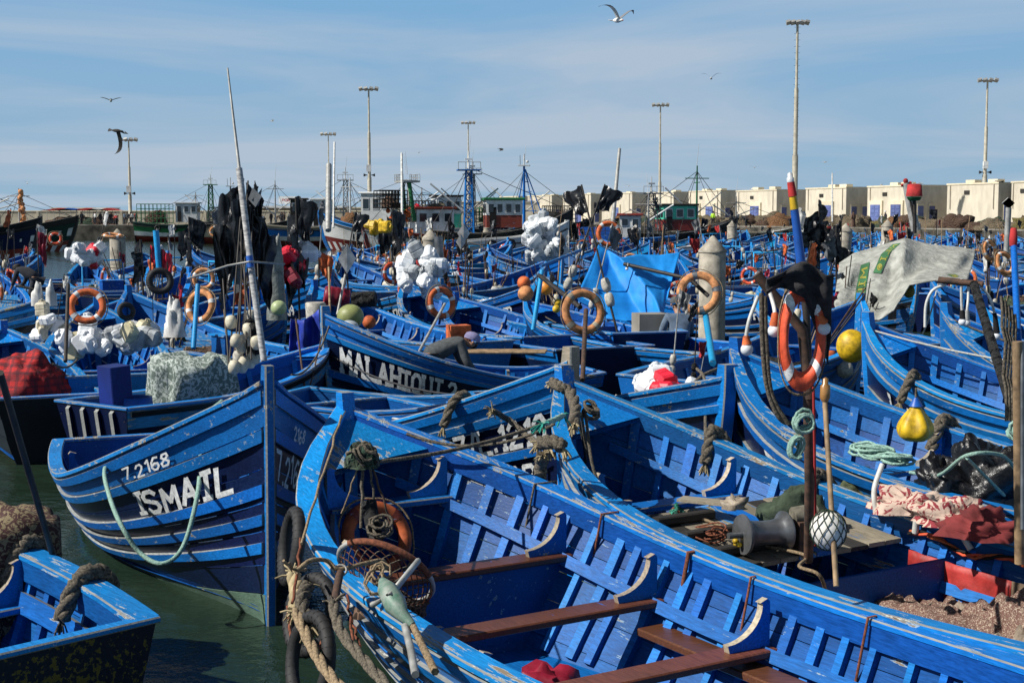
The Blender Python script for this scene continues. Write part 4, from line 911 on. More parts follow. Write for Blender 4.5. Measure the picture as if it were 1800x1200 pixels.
# ---------------------------------------------------------------- trawlers
TX_=lambda px,d:(px-900)/FP*d
ZZ=lambda py,d:CAMZ+(378-py)/FP*d
def line(mb,a,b,r,m,n=4): mb.tube([a,b],r,m,n,False)
def mast_pole(root,x,z0,z1,m,kind='pole',y=0,w=.5):
    mb=MB()
    if kind=='pole':
        mb.tube([(x,y,z0),(x,y,z1)],.10,m,8,r1=.05); mb.build('mast',root)
        mb=MB(); zc=z0+(z1-z0)*.82; mb.tube([(x-.9,y,zc),(x+.9,y,zc)],.035,m,5); mb.tube([(x,y-.7,zc-.3),(x,y+.7,zc-.3)],.035,m,5); mb.build('crosstree',root)
    elif kind=='lattice':
        for sx,sy in ((-1,-1),(1,-1),(-1,1),(1,1)): mb.tube([(x+sx*w,y+sy*w,z0),(x+sx*w*.55,y+sy*w*.55,z1-.6)],.05,m,5)
        for i in range(7):
            f=i/7; g=(i+1)/7; q=w*(1-.45*f); q2=w*(1-.45*g); za=z0+(z1-.6-z0)*f; zb_=z0+(z1-.6-z0)*g
            for sx in (-1,1):
                line(mb,(x-q*sx,y-q,za),(x+q2*sx,y-q2,zb_),.025,m); line(mb,(x+q*sx,y-q,za),(x+q*sx,y+q,za),.025,m); line(mb,(x-q*sx,y+q,za),(x+q2*sx,y+q2,zb_),.025,m)
            line(mb,(x-q,y-q,za),(x+q,y-q,za),.03,m)
        mb.build('lattice_mast',root); mb=MB(); mb.box((x,y,z1-.6),(1.5,1.2,.08),m)
        for sx in (-.72,-.24,.24,.72): line(mb,(x+sx,y-.55,z1-.6),(x+sx,y-.55,z1-.1),.02,GALV)
        line(mb,(x-.72,y-.55,z1-.1),(x+.72,y-.55,z1-.1),.02,GALV); mb.build('lookout',root); mb=MB(); mb.tube([(x,y,z1-.6),(x,y,z1+.6)],.07,WHITEP,6,r1=.03); mb.box((x,y,z1+.1),(.5,.12,.12),WHITEP); mb.build('topmast',root)
    elif kind=='tripod':
        mb.tube([(x,y,z0),(x,y,z1)],.13,m,8,r1=.08); mb.tube([(x+1.9,y,z0),(x+.1,y,z1-.3)],.05,m,5); mb.tube([(x+1.1,y-1,z0),(x+.1,y,z1-.3)],.05,m,5); mb.tube([(x-.9,y+1,z0),(x,y,z1-.3)],.05,m,5)
        for i in range(4): z=z0+(z1-z0)*(.3+.15*i); line(mb,(x,y,z),(x+1.5*(1-(.3+.15*i)),y,z),.03,m)
        mb.build('tripod_mast',root); mb=MB(); mb.box((x,y,z1),(.9,.7,.08),WHITEP); mb.tube([(x,y,z1),(x,y,z1+.9)],.05,WHITEP,5); mb.ball((x+.25,y,z1+.3),.12,WHITEP,8); mb.tube([(x-.3,y,z1),(x-.32,y,z1+.8)],.02,WIRE,4); mb.build('masthead',root)
    elif kind=='aframe':
        for sy in (-1,1): mb.tube([(x-.2,y+sy*1.1,z0),(x+.1,y+sy*.85,z1-.5)],.14,m,6)
        mb.box((x,y,z1-.5),(1.2,2.3,.12),GALV); line(mb,(x,y-.85,z0+.6),(x,y+.85,z0+1.1),.04,m)
        for i in range(6): line(mb,(x-.1,y-.25,z0+.3*i),(x-.1,y+.25,z0+.3*i+.12),.02,GALV)
        mb.build('frame',root); mb=MB()
        for sy in (-1.1,-.55,0,.55,1.1):
            for sx in (-.6,.6): line(mb,(x+sx,y+sy,z1-.45),(x+sx,y+sy,z1),.02,GALV)
        for sx in (-.6,.6):
            line(mb,(x+sx,y-1.1,z1),(x+sx,y+1.1,z1),.02,GALV); line(mb,(x+sx,y-1.1,z1-.22),(x+sx,y+1.1,z1-.22),.02,GALV)
        mb.build('railing',root)
def house(root,x,lx,wy,z0,z1,wall,low,roof,nw=3,door=True,flare=.0):
    mb=MB(); zm=z0+(z1-z0)*.45
    if low is not None: mb.box((x,0,(z0+zm)/2),(lx,wy,zm-z0),low); mb.box((x,0,(zm+z1)/2),(lx+.02,wy+.02,z1-zm),wall)
    else: mb.box((x,0,(z0+z1)/2),(lx,wy,z1-z0),wall)
    w=mb.build('wheelhouse',root); mb=MB(); mb.cbox((x,0,z1+.07),(lx+.35,wy+.35,.16),roof,ch=.04); mb.build('roof',root)
    for sy in (-1,1):
        for i in range(nw):
            xx=x-lx/2+lx*(i+.5)/nw; q=MB(); ww=lx/nw*.66; q.box((xx,sy*(wy/2+.02),z0+(z1-z0)*.7),(ww,.05,(z1-z0)*.36),WHITEP); q.box((xx,sy*(wy/2+.04),z0+(z1-z0)*.7),(ww*.82,.05,(z1-z0)*.29),GLASS); q.build('window',w)
    for sx in (-1,1):
        for i in range(3):
            yy=-wy/2+wy*(i+.5)/3; q=MB(); q.box((x+sx*(lx/2+.02),yy,z0+(z1-z0)*.7),(.05,wy/3*.7,(z1-z0)*.33),GLASS); q.build('window',w)
    if door:
        q=MB(); q.box((x-lx*.32,-wy/2-.03,z0+(z1-z0)*.38),(.42,.05,(z1-z0)*.72),BLACK); q.build('door',w)
def trawler(label,px,d,L_,B_,ang,zb,zm,zt,bands,houses=(),masts=(),stays=True,extra=(),tex=None,p=2.4):
    h=Hull(L_,B_,zb,zm,zt,p=p,rake=L_*.08,fw=2.2,tw=.8); root=thing('trawler',label,'trawler',(TX_(px,d),d,0),ang,'fishing trawlers along the quays'); mb=MB()
    for side in (1,-1):
        for a,b,m in bands: band(mb,h,side,0,1,a,b,-.05,0,m,WHITEP,m,n=18)
        band(mb,h,side,.0,.99,.86,.885,.0,.07,DARKW,DARKW,n=18)
    mb.build('hull',root)
    for side in (1,-1):
        mb=MB(); gunwale(mb,h,side,w=.2,th=.08,out=.08,n=18,inw=0,m=bands[-1][2]); mb.build('gunwale',root)
    mb=MB(); stem_post(mb,h,w=.2,d=.3,top=.12,n=8,m=bands[-1][2]); mb.build('stem_post',root)
    mb=MB(); flat_inside(mb,h,0,.97,.7,GREYW,inset=0,n=10,zrel=True,th=0); mb.build('deck',root)
    mb=MB(); transom(root,h,bands[-1][2],DARKW,0)
    for hh in houses: house(root,*hh)
    tops=[]
    for mm in masts: mast_pole(root,*mm); tops.append((mm[0],mm[2]))
    if stays and tops:
        for x,z in tops[:2]:
            mb=MB()
            for (tx,ty,tz) in ((L_*.46,0,zb),(-L_*.48,0,zt),(x-1.5,B_*.45,zm),(x+1.5,-B_*.45,zm),(x-1.8,-B_*.45,zm)):
                line(mb,(x,0,z-.4),(tx,ty,tz),.022,WIRE,3)
            mb.build('rigging',root)
        x,z=tops[0]; mb=MB(); mb.tube([(x,0,zm+1.2),(x-L_*.26,0,(zm+z)/2+.9)],.06,WHITEP,5); mb.tube([(x,0,zm+1.5),(x+L_*.2,0,(zm+z)/2+.6)],.05,GALV,5); mb.build('boom',root)
        mb=MB(); mb.tube([(x,.1,z),(x+.15,.1,z+1.6)],.02,WHITEP,4,r1=.008); mb.build('aerial',root)
    for e in extra: e(root,h)
    if tex:
        mb=MB(); hull_text(mb,h,tex[0],tex[1],.8,.72,.45,m=BLACKP if tex[2] else LETTER,wt=.6); mb.build('painted_name',root)
    # clutter on deck and tyres on the side
    for k in range(4):
        t=.25+.17*k; q=h.pt(t,.85,-1); mb=MB(); mb.torus((q.x,q.y-.12,q.z),.26,.09,RUBBER,rotm(x=PI/2),n=14,k=6); mb.build('tyre_fender',root)
    return root,h
def cage(x,lx,wy,z0,z1,m):
    def f(root,h):
        mb=MB()
        for i in range(9):
            xx=x-lx/2+lx*i/8; 
            for sy in (-1,1): line(mb,(xx,sy*wy/2,z0),(xx,sy*wy/2,z1),.035,m)
            line(mb,(xx,-wy/2,z1),(xx,wy/2,z1),.03,m)
        for k in range(5):
            z=z0+(z1-z0)*k/4
            for sy in (-1,1): line(mb,(x-lx/2,sy*wy/2,z),(x+lx/2,sy*wy/2,z),.035,m)
            for sx in (-1,1): line(mb,(x+sx*lx/2,-wy/2,z),(x+sx*lx/2,wy/2,z),.035,m)
        mb.build('cage_frame',root); mb=MB(); heap_mesh(mb,(x,0,z0),lx*.4,wy*.35,(z1-z0)*.6,NET_B,3,10,14); mb.build('net_pile',root)
    return f
def netpile(x,lx,wy,z0,hh,m,seed=0):
    def f(root,h): mb=MB(); heap_mesh(mb,(x,0,z0),lx/2,wy/2,hh,m,seed,10,16); mb.build('net_pile',root)
    return f
def floats(x,z0,n,m,r=.22,stack=True,w=1.2):
    def f(root,h):
        rr=random.Random(n)
        for i in range(n):
            mb=MB(); mb.ball((x+(rr.uniform(-.35,.35)*(1-i/n) if stack else rr.uniform(-w,w)),rr.uniform(-.3,.3),z0+(i*r*1.3*.6 if stack else rr.uniform(0,.7))),r*rr.uniform(.7,1.1),m,8); mb.build('float_ball',root)
    return f
g_hull=[(0,.42,REDB),(.42,.62,WHITEP),(.62,.86,GREENP),(.86,1,DKGREEN)]
dk=[(0,.4,REDB),(.4,.86,DKGREEN),(.86,1,DARKW)]
trawler('dark green trawler at the far left with a stack of orange floats',-10,118,14,4.2,.05,2.9,1.7,1.9,dk,[(-3.5,2.6,2,1.5,3.9,WHITEP,None,WHITEP,3)],[(-.6,2,ZZ(335,118),DARKW,'pole'),(2.2,1.6,5.2,GALV,'pole')],extra=[floats(2.4,2.0,18,PALEOR)])
trawler('darker trawler half hidden in front of the green one at the left edge',-75,95,12,4,-.12,2.8,1.6,1.8,[(0,.4,REDB),(.4,.8,NAVY),(.8,1,BLACKP)],[(-1,2.2,2,1.5,3.6,WHITEP,WHITEP,BLPL,2)],[(1.4,1.6,5.4,BLPL,'tripod')])
trawler('green and white trawler with a frame cage on its stern and a green mast',328,163,11.2,3.8,.06,ZZ(380,163),1.8,2.2,g_hull,[(.3,2.4,2.2,2.2,ZZ(358,163),WHITEP,None,WHITEP,3)],[(2.9,1.8,ZZ(316,163),GREENP,'lattice',0,.35),(1.2,3.5,5.6,GALV,'pole')],extra=[cage(-3.4,3.6,2.6,2.1,ZZ(359,163),GREENP)])
trawler('blue and white trawler with rust red bottom and grey lattice mast',565,132,10.4,3.8,.10,ZZ(372,132),1.8,2.1,[(0,.45,REDB),(.45,.62,WHITEP),(.62,.9,BLUE),(.9,1,GREYW)],[(.2,1.9,2.0,2.0,ZZ(352,132),WHITEP,None,WHITEP,3),(-2.0,1.4,1.8,2.0,4.4,DARKW,None,DARKW,2)],[(2.3,1.8,ZZ(306,132),GALV,'lattice',0,.28)],extra=[netpile(4,1.4,1,2.6,.8,NET_K)])
trawler('white trawler with red roofed wheelhouse and green frame',765,100,10.5,3.8,PI+.35,2.3,1.5,1.7,[(0,.4,REDB),(.4,.9,WHITEP),(.9,1,REDB)],[(.3,2.7,2.2,1.5,ZZ(368,100),WHITEP,None,REDB,3)],[(2.0,2.6,ZZ(308,100),GREENP,'aframe')],extra=[cage(3.2,1.8,2.2,3.5,ZZ(336,100),DARKW),floats(2.6,2.6,14,ORANGE,.2,False,.8),floats(1.6,ZZ(365,100),1,REDPL,.28),netpile(-.2,1.5,1,ZZ(366,100),.35,NET_T,2)])
trawler('dark hulled trawler with green roofed white and maroon wheelhouse',878,93,9.6,3.4,.12,ZZ(368,93),1.75,2.0,[(0,.45,NAVY),(.45,.9,DKGREEN),(.9,1,DARKW)],[(.2,2.3,2.1,2.2,ZZ(352,93),WHITEP,REDB,GREENP,4)],[(-2.0,1.8,ZZ(284,93),BLUE,'lattice',0,.32)],extra=[netpile(3.6,1.4,1,2.7,.5,NET_K,5)])
trawler('black hulled trawler carrying the blue tripod mast',930,112,10,3.6,-.10,2.7,1.7,2,[(0,.45,REDB),(.45,1,BLACKP)],[],[(-.4,1.8,ZZ(292,112),BLUE,'tripod')],extra=[cage(2.4,2.6,2.0,2.4,3.7,WIRE)])
trawler('white hulled boat with a black number in front of the dark trawler',905,84,6.5,2.5,.22,2.6,1.6,1.4,[(0,.4,NAVY),(.4,1,WHITEP)],tex=(-1,'SI 62',True))
trawler('dark trawler with green windowed maroon wheelhouse and slim green mast',1186,103,9.2,3.4,.18,ZZ(392,103)+.35,1.6,1.8,[(0,.45,NAVY),(.45,.75,BLUE),(.75,1,DARKW)],[(.0,2.4,2.2,1.9,ZZ(362,103),MINT,REDB,DARKW,3)],[(1.6,1.5,ZZ(292,103),GREENP,'pole'),(-1.8,1.6,ZZ(326,103),STEEL,'lattice',0,.4)])
trawler('small trawler with white wheelhouse and rusty red roof behind the orange ring',1102,96,6.5,2.8,PI-.1,2.0,1.4,1.6,[(0,.45,NAVY),(.45,1,BLUE)],[(-.2,1.4,1.5,1.5,ZZ(379,96),WHITEP,None,REDB,2)],[(-1.4,1.5,4.2,GALV,'pole')])
trawler('low dark trawler with bare deck in front of the cream stores',1330,124,8.5,3.2,.25,2.2,1.4,1.6,[(0,.45,REDB),(.45,.8,BLUE),(.8,1,GREYW)],[],[(-2,1.5,4.6,GALV,'pole')])
trawler('grey trawler with a brown wheelhouse behind the black flags',452,150,11,3.8,.15,3.1,1.8,2.1,[(0,.45,REDB),(.45,.9,GREYW),(.9,1,DARKW)],[(-.6,2.2,2.2,1.9,4.3,WHITEP,BLPL,WHITEP,3)],[(2.0,1.8,6.6,GALV,'pole'),(-2.6,1.8,6.0,STEEL,'tripod')],extra=[cage(-3.6,2.4,2,2.1,3.8,WIRE)])
trawler('white trawler stern first with net gantry left of the red roofed one',668,122,11,3.8,PI-.2,3.3,1.8,2.2,[(0,.45,REDB),(.45,.9,WHITEP),(.9,1,BLUE)],[(0,2.6,2.2,2.0,4.8,WHITEP,None,WHITEP,3)],[(-2.4,1.8,6.4,GALV,'aframe'),(2.6,1.8,6.2,WHITEP,'pole')],extra=[cage(-3.5,2.2,2.2,2.2,4.2,DARKW),netpile(2.6,1.6,1.4,2.2,.9,NET_O,4)])
trawler('dark blue trawler with rust streaked bow behind the yellow topped pile',800,126,11,3.6,.3,3.0,1.7,2.0,[(0,.45,REDB),(.45,.9,NAVY),(.9,1,WHITEP)],[(-.8,2.2,2.1,1.9,4.6,WHITEP,MINT,DARKW,3)],[(1.6,1.8,7.2,STEEL,'lattice',0,.3),(-3,1.8,5.4,GALV,'pole')],extra=[cage(3,2,2,2.4,3.6,GREENP)])
# blue crates
root=thing('crate_stack','stack of blue fish crates left of the orange and white ring','crates',(TX_(1052,90),90,1.3)); cm=None
mb=MB(); mb.box((0,0,-1.1),(3,2,.5),DARKW); mb.box((0,0,-.45),(2.6,1.7,.9),DARKW); mb.build('pallet',root)
for i in range(4):
    for j in range(3):
        mb=MB(); x=-.85+i*.5; z=.18+j*.27; mb.box((x,0,z),(.46,.36,.03),BLPL)
        for s_ in (-1,1): mb.box((x,s_*.18,z+.12),(.46,.02,.22),BLPL); mb.box((x+s_*.22,0,z+.12),(.02,.36,.22),BLPL)
        mb.build('crate',root)
# ---------------------------------------------------------------- people
def skinned(verts,edges,radii,sub=1,mats=()):
    me=bpy.data.meshes.new('tmp'); me.from_pydata(verts,edges,[]); o=bpy.data.objects.new('tmp',me); COL.objects.link(o)
    sk=o.modifiers.new('s','SKIN'); sk.use_smooth_shade=True; sv=me.skin_vertices
    lay=sv[0] if len(sv) else None
    if lay is None:
        bpy.context.view_layer.objects.active=o; me.skin_vertices; 
    for i,r in enumerate(radii):
        lay.data[i].radius=(r,r) if not isinstance(r,tuple) else r
    lay.data[0].use_root=True
    ss=o.modifiers.new('ss','SUBSURF'); ss.levels=sub; ss.render_levels=sub
    dg=bpy.context.evaluated_depsgraph_get(); n=bpy.data.meshes.new_from_object(o.evaluated_get(dg)); bpy.data.objects.remove(o)
    n.materials.clear(); 
    for m in mats: n.materials.append(m)
    return n
POSES={}
POSES['stand']=dict(pel=(0,0,.93),che=(0,.0,1.28),nek=(0,.0,1.46),hed=(0,.03,1.60),hlo=(0,.05,1.53),
 sh=[(.17,0,1.41),(-.17,0,1.41)],el=[(.23,-.03,1.13),(-.23,-.03,1.13)],wr=[(.24,.06,.90),(-.24,.06,.90)],ha=[(.24,.09,.82),(-.24,.09,.82)],
 hip=[(.09,0,.90),(-.09,0,.90)],kn=[(.10,.03,.50),(-.11,.0,.50)],an=[(.10,-.02,.09),(-.12,-.05,.09)],to=[(.11,.13,.04),(-.13,.10,.04)])
POSES['walk']=dict(POSES['stand'],kn=[(.10,.14,.52),(-.10,.02,.50)],an=[(.10,.16,.10),(-.10,-.28,.14)],to=[(.10,.31,.06),(-.10,-.16,.04)],el=[(.22,-.12,1.14),(-.22,.08,1.14)],wr=[(.22,-.10,.92),(-.21,.24,.98)],ha=[(.22,-.06,.84),(-.21,.31,.97)])
POSES['bend']=dict(pel=(0,-.1,.88),che=(0,.22,1.08),nek=(0,.40,1.16),hed=(0,.52,1.16),hlo=(0,.53,1.09),
 sh=[(.17,.34,1.13),(-.17,.34,1.13)],el=[(.22,.42,.86),(-.22,.42,.86)],wr=[(.18,.55,.66),(-.18,.55,.66)],ha=[(.17,.6,.59),(-.17,.6,.59)],
 hip=[(.09,-.1,.85),(-.09,-.1,.85)],kn=[(.11,.05,.48),(-.11,.02,.48)],an=[(.11,-.05,.09),(-.12,-.08,.09)],to=[(.12,.10,.04),(-.13,.08,.04)])
POSES['sit']=dict(pel=(0,0,.12),che=(0,.10,.46),nek=(0,.15,.62),hed=(0,.20,.76),hlo=(0,.23,.69),
 sh=[(.18,.13,.56),(-.18,.13,.56)],el=[(.26,.20,.30),(-.26,.20,.30)],wr=[(.16,.40,.26),(-.16,.40,.26)],ha=[(.12,.46,.24),(-.12,.46,.24)],
 hip=[(.10,.03,.10),(-.10,.03,.10)],kn=[(.15,.45,.22),(-.15,.45,.22)],an=[(.12,.48,-.2),(-.12,.48,-.2)],to=[(.12,.62,-.24),(-.12,.62,-.24)])
POSES['lean']=dict(pel=(0,-.32,.42),che=(0,.02,.60),nek=(0,.22,.66),hed=(0,.35,.64),hlo=(0,.35,.56),
 sh=[(.17,.14,.62),(-.17,.14,.62)],el=[(.24,.22,.36),(-.22,.24,.36)],wr=[(.20,.40,.16),(-.10,.42,.18)],ha=[(.19,.47,.11),(-.09,.50,.12)],
 hip=[(.09,-.32,.40),(-.09,-.32,.40)],kn=[(.12,-.15,.02),(-.12,-.15,.02)],an=[(.11,-.5,-.1),(-.12,-.5,-.1)],to=[(.11,-.58,-.14),(-.12,-.58,-.14)])
def pose_meshes(pose,detail=False):
    p=POSES[pose]; V=[p['pel'],p['che'],p['nek'],p['hlo'],p['hed']]; E=[(0,1),(1,2),(2,3),(3,4)]; Rr=[(.12,.09),(.125,.085),.045,.065,.088]
    for s in (0,1):
        b=len(V); V+= [p['sh'][s],p['el'][s],p['wr'][s],p['ha'][s]]; E+=[(1,b),(b,b+1),(b+1,b+2),(b+2,b+3)]; Rr+=[.06,.043,.028,.03]
        if detail:   # five fingers
            h=Vector(p['ha'][s]); d=(h-Vector(p['wr'][s])).normalized(); q=len(V)
            sd=Vector((1,0,0)) if abs(d.x)<.8 else Vector((0,1,0))
            for f in range(4): V.append(tuple(h+d*(.06+.012*(1-abs(f-1.5)))+sd*(.022*(f-1.5)))); E.append((b+3,q+f)); Rr.append(.009)
            V.append(tuple(h+sd*(.05 if s else -.05)+d*.015)); E.append((b+3,q+4)); Rr.append(.010)
        b=len(V); V+=[p['hip'][s],p['kn'][s],p['an'][s],p['to'][s]]; E+=[(0,b),(b,b+1),(b+1,b+2),(b+2,b+3)]; Rr+=[.085,.058,.038,.035]
    body=skinned(V,E,Rr,2 if detail else 1,(SKIN,))
    V=[p['pel'],p['che'],tuple(Vector(p['che']).lerp(Vector(p['nek']),.8))]; E=[(0,1),(1,2)]; Rr=[(.165,.14),(.19,.155),.085]
    for s in (0,1):
        b=len(V); V+=[p['sh'][s],p['el'][s],tuple(Vector(p['el'][s]).lerp(Vector(p['wr'][s]),.75))]; E+=[(1,b),(b,b+1),(b+1,b+2)]; Rr+=[.078,.06,.045]
    shirt=skinned(V,E,Rr,2 if detail else 1,(C_GREY,))
    V=[tuple(Vector(p['pel'])+Vector((0,0,.02)))]; E=[]; Rr=[(.15,.12)]
    for s in (0,1):
        b=len(V); V+=[p['hip'][s],p['kn'][s],tuple(Vector(p['kn'][s]).lerp(Vector(p['an'][s]),.9))]; E+=[(0,b),(b,b+1),(b+1,b+2)]; Rr+=[.105,.075,.06]
    tr=skinned(V,E,Rr,2 if detail else 1,(C_DARK,))
    return body,shirt,tr
_PM={}
def person(label,loc,rz,pose,top=C_GREY,legs=C_DARK,hat=None,robe=None,detail=False,scale=1,group=None,hair=True):
    k=(pose,detail)
    if k not in _PM: _PM[k]=pose_meshes(pose,detail)
    root=thing('person',label,'person',loc,rz,group); root.scale=(scale,)*3; b,s,t=_PM[k]
    def add(name,me,m):
        o=bpy.data.objects.new(name,me); COL.objects.link(o); o.parent=root; o.material_slots[0].link='OBJECT'; o.material_slots[0].material=m; return o
    add('body',b,SKIN); add('shirt',s,top); add('trousers',t,legs)
    p=POSES[pose]; h=Vector(p['hed']); nk=Vector(p['nek']); up=(h-nk).normalized()
    if pose in('lean','bend'): up=Vector((0,.35,.94)).normalized(); fwd=Vector((0,.94,-.35))
    else: up=Vector((0,.0,1)); fwd=Vector((0,1,0))
    M=Matrix((Vector((1,0,0)),fwd,up)).transposed()
    mb=MB()
    if hat is not None:
        mb.lathe([(.108,-.0),(.112,.03),(.10,.075),(.06,.105),(.001,.115)],hat,h+up*.015,M,12,sy=1.08)
        mb.poly([h+M@Vector(v) for v in ((-.08,.08,.02),(-.075,.16,.0),(0,.19,-.005),(.075,.16,.0),(.08,.08,.02))],hat); mb.build('cap',root)
    elif hair:
        mb.lathe([(.098,-.02),(.103,.03),(.09,.07),(.05,.097),(.001,.104)],HAIR,h-M@Vector((0,.012,0)),M,12,sy=1.08); mb.build('hair',root)
    if detail:
        mb=MB(); c=h-up*.01
        mb.ball(c+M@Vector((0,.095,-.015)),.017,SKIN,6); mb.build('nose',root)
        for sx in (-1,1):
            mb=MB(); mb.ball(c+M@Vector((sx*.033,.085,.012)),.010,BLACK,6); mb.build('eye',root); mb=MB(); mb.ball(c+M@Vector((sx*.092,.0,-.005)),.022,SKIN,6,M=M); mb.build('ear',root)
        mb=MB(); mb.box(c+M@Vector((0,.082,-.045)),(.04,.012,.008),MAROON,M); mb.build('mouth',root); mb=MB(); mb.ball(c+M@Vector((0,.05,-.055)),.055,HAIR,10,sz=.7); mb.build('beard',root)
    if robe is not None:
        mb=MB(); mb.lathe([(.27,.05),(.22,.6),(.19,.95),(.2,1.3),(.10,1.44),(.07,1.47)],robe,n=14,sy=.75); mb.build('robe',root)
    return root
# man leaning over MALAHI rail
c=P(800,655,.86); person('man in grey knit top and lavender cap leaning over a boat rail',(c.x-.12,c.y+.30,.62),-1.25,'lean',C_GREY,C_DARK,C_LAV,detail=True)
c=P(1198,600,.8); person('man in blue grey shirt and grey cap seated with his back turned',(c.x,c.y+.1,.62),.25,'sit',C_BLUE,C_DARK,C_GREY,detail=True,scale=1.08)
c=PD(58,455,36); person('man in dark checked shirt working among the boats at the left',(c.x,c.y,.5),1.2,'bend',C_DARK,C_DARK,None,scale=1)
# people on the quays
rr=random.Random(8); tops=[C_DARK,C_GREY,C_BLUE,C_WHITE,C_RED,C_BRN,C_DARK,C_DARK]
tn={C_DARK.name:'dark',C_GREY.name:'grey',C_BLUE.name:'blue grey',C_WHITE.name:'white',C_RED.name:'red',C_BRN.name:'brown'}
for px,d,pose,top,hat,robe,lab in ((1295,150,'walk',C_WHITE,C_WHITE,None,'person in white walking past the blue store doors'),(1252,152,'stand',C_HIVIS,None,None,'person in a yellow green vest by the blue store doors'),(1310,149,'bend',C_DARK,None,None,'person in black bending beside the one in white'),
  (1285,156,'bend',C_DARK,None,None,'person in dark clothes crouching left of the one in white'),(1498,140,'stand',C_BRN,None,C_BRN,'person in a long brown robe beside a lilac store door'),(1554,141,'stand',C_DARK,C_WHITE,C_DARK,'person in dark robe and white cap near the two lilac doors'),(1582,139,'bend',C_DARK,None,None,'person in dark clothes bending in front of a lilac door'),
  (1407,140,'stand',C_DARK,None,None,'person in dark clothes by the foot of the tallest lamp mast'),(1388,141,'bend',C_BRN,None,None,'person stooping left of the tallest lamp mast')):
    x=TX_(px,d); person(lab,(x,d,1.705),rr.uniform(0,6),pose,top,C_DARK,hat,robe,group='people on the quays')
for i in range(34):
    px=rr.choice([rr.uniform(138,155),rr.uniform(165,225),rr.uniform(228,242),rr.uniform(185,215),rr.uniform(98,240)]) if i<24 else rr.uniform(452,512); d=rr.uniform(177,190); t=rr.choice(tops)
    person('small person in %s top on the far quay'%tn[t.name] if i<24 else 'small person in %s top before the white shed'%tn[t.name],(TX_(px,d),d,1.705),rr.uniform(0,6),rr.choice(['stand','walk','stand','bend']),t,C_DARK,None,group='people on the quays')
# market stalls on the far quay
for i,(px,w,m,nm) in enumerate(((112,5,C_RED,'red'),(128,4,BLPL,'blue'),(160,4.4,C_RED,'crimson'),(176,3.2,C_WHITE,'white'),(196,3,C_RED,'small red'))):
    d=192; root=thing('market_stall','market stall with %s canopy on the far quay'%nm,'stall',(TX_(px,d),d,1.7)); mb=MB()
    mb.prism([(-w/2,-1.3,1.9),(0,-1.3,2.25),(w/2,-1.3,1.9)],(0,2.6,0),m); mb.build('canopy',root)
    for sx in (-1,1):
        for sy in (-1,1): mb=MB(); mb.tube([(sx*w*.48,sy*1.2,0),(sx*w*.48,sy*1.2,1.9)],.03,GALV,4); mb.build('post',root)
    mb=MB(); heap_mesh(mb,(0,-.5,0),w*.4,1,1.0,[NET_B,NET_K,NET_G][i%3],i,8,12); mb.build('goods',root)
# nets along the right quay
NM=[NET_T,NET_G,NET_B,NET_O,NET_Y,NET_T,NET_K,NET_T]; nmn={'net_tan':'tan','net_green':'green','net_brown':'brown','net_orange':'orange brown','net_olive':'olive','net_black':'black'}
for i in range(58):
    s=i/57; y=118+s*75+rr.uniform(-4,4); x=edge_x(y)+1.5+rr.uniform(0,7)*(1 if i%2 else .3); m=NM[rr.randrange(8)]; r_=rr.uniform(1.0,2.2)
    heap('net_heap','%s fishing net heap on the right quay'%nmn[m.name],'net heap',(x,y,1.7),r_,r_*.8,rr.uniform(.6,1.35),m,i,'net heaps on the right quay',strands=5,rough=.5,n=9,k=16)
for k in range(9):
    y=100+k*2.5; x=edge_x(y)+2+rr.uniform(0,4); m=NM[k%8]; heap('net_heap','%s net heap at the near quay end'%nmn[m.name],'net heap',(x,y,1.7),1.8,1.3,1.0,m,k+80,'net heaps on the right quay',strands=5,rough=.5,n=9,k=16)
# bicycle on the quay
c=PD(1652,388,132); root=thing('bicycle','bicycle leaning among the net heaps near the right edge','bicycle',(c.x,c.y,1.75)); 
for sx in (-.5,.5):
    mb=MB(); mb.torus((sx,0,.33),.32,.025,RUBBER,rotm(x=PI/2),n=20,k=5); mb.build('wheel',root)
mb=MB(); 
for a,b in (((-.5,0,.33),(-.15,0,.85)),((-.15,0,.85),(.35,0,.85)),((-.5,0,.33),(-.02,0,.3)),((-.02,0,.3),(-.15,0,.85)),((-.02,0,.3),(.35,0,.85)),((.5,0,.33),(.32,0,1.02))): mb.tube([a,b],.02,GREENP,5)
mb.build('frame',root); mb=MB(); mb.box((-.17,0,.92),(.24,.12,.06),BLACK); mb.build('saddle',root); mb=MB(); mb.tube([(.32,-.25,1.02),(.32,.25,1.02)],.015,GALV,5); mb.build('handlebar',root)
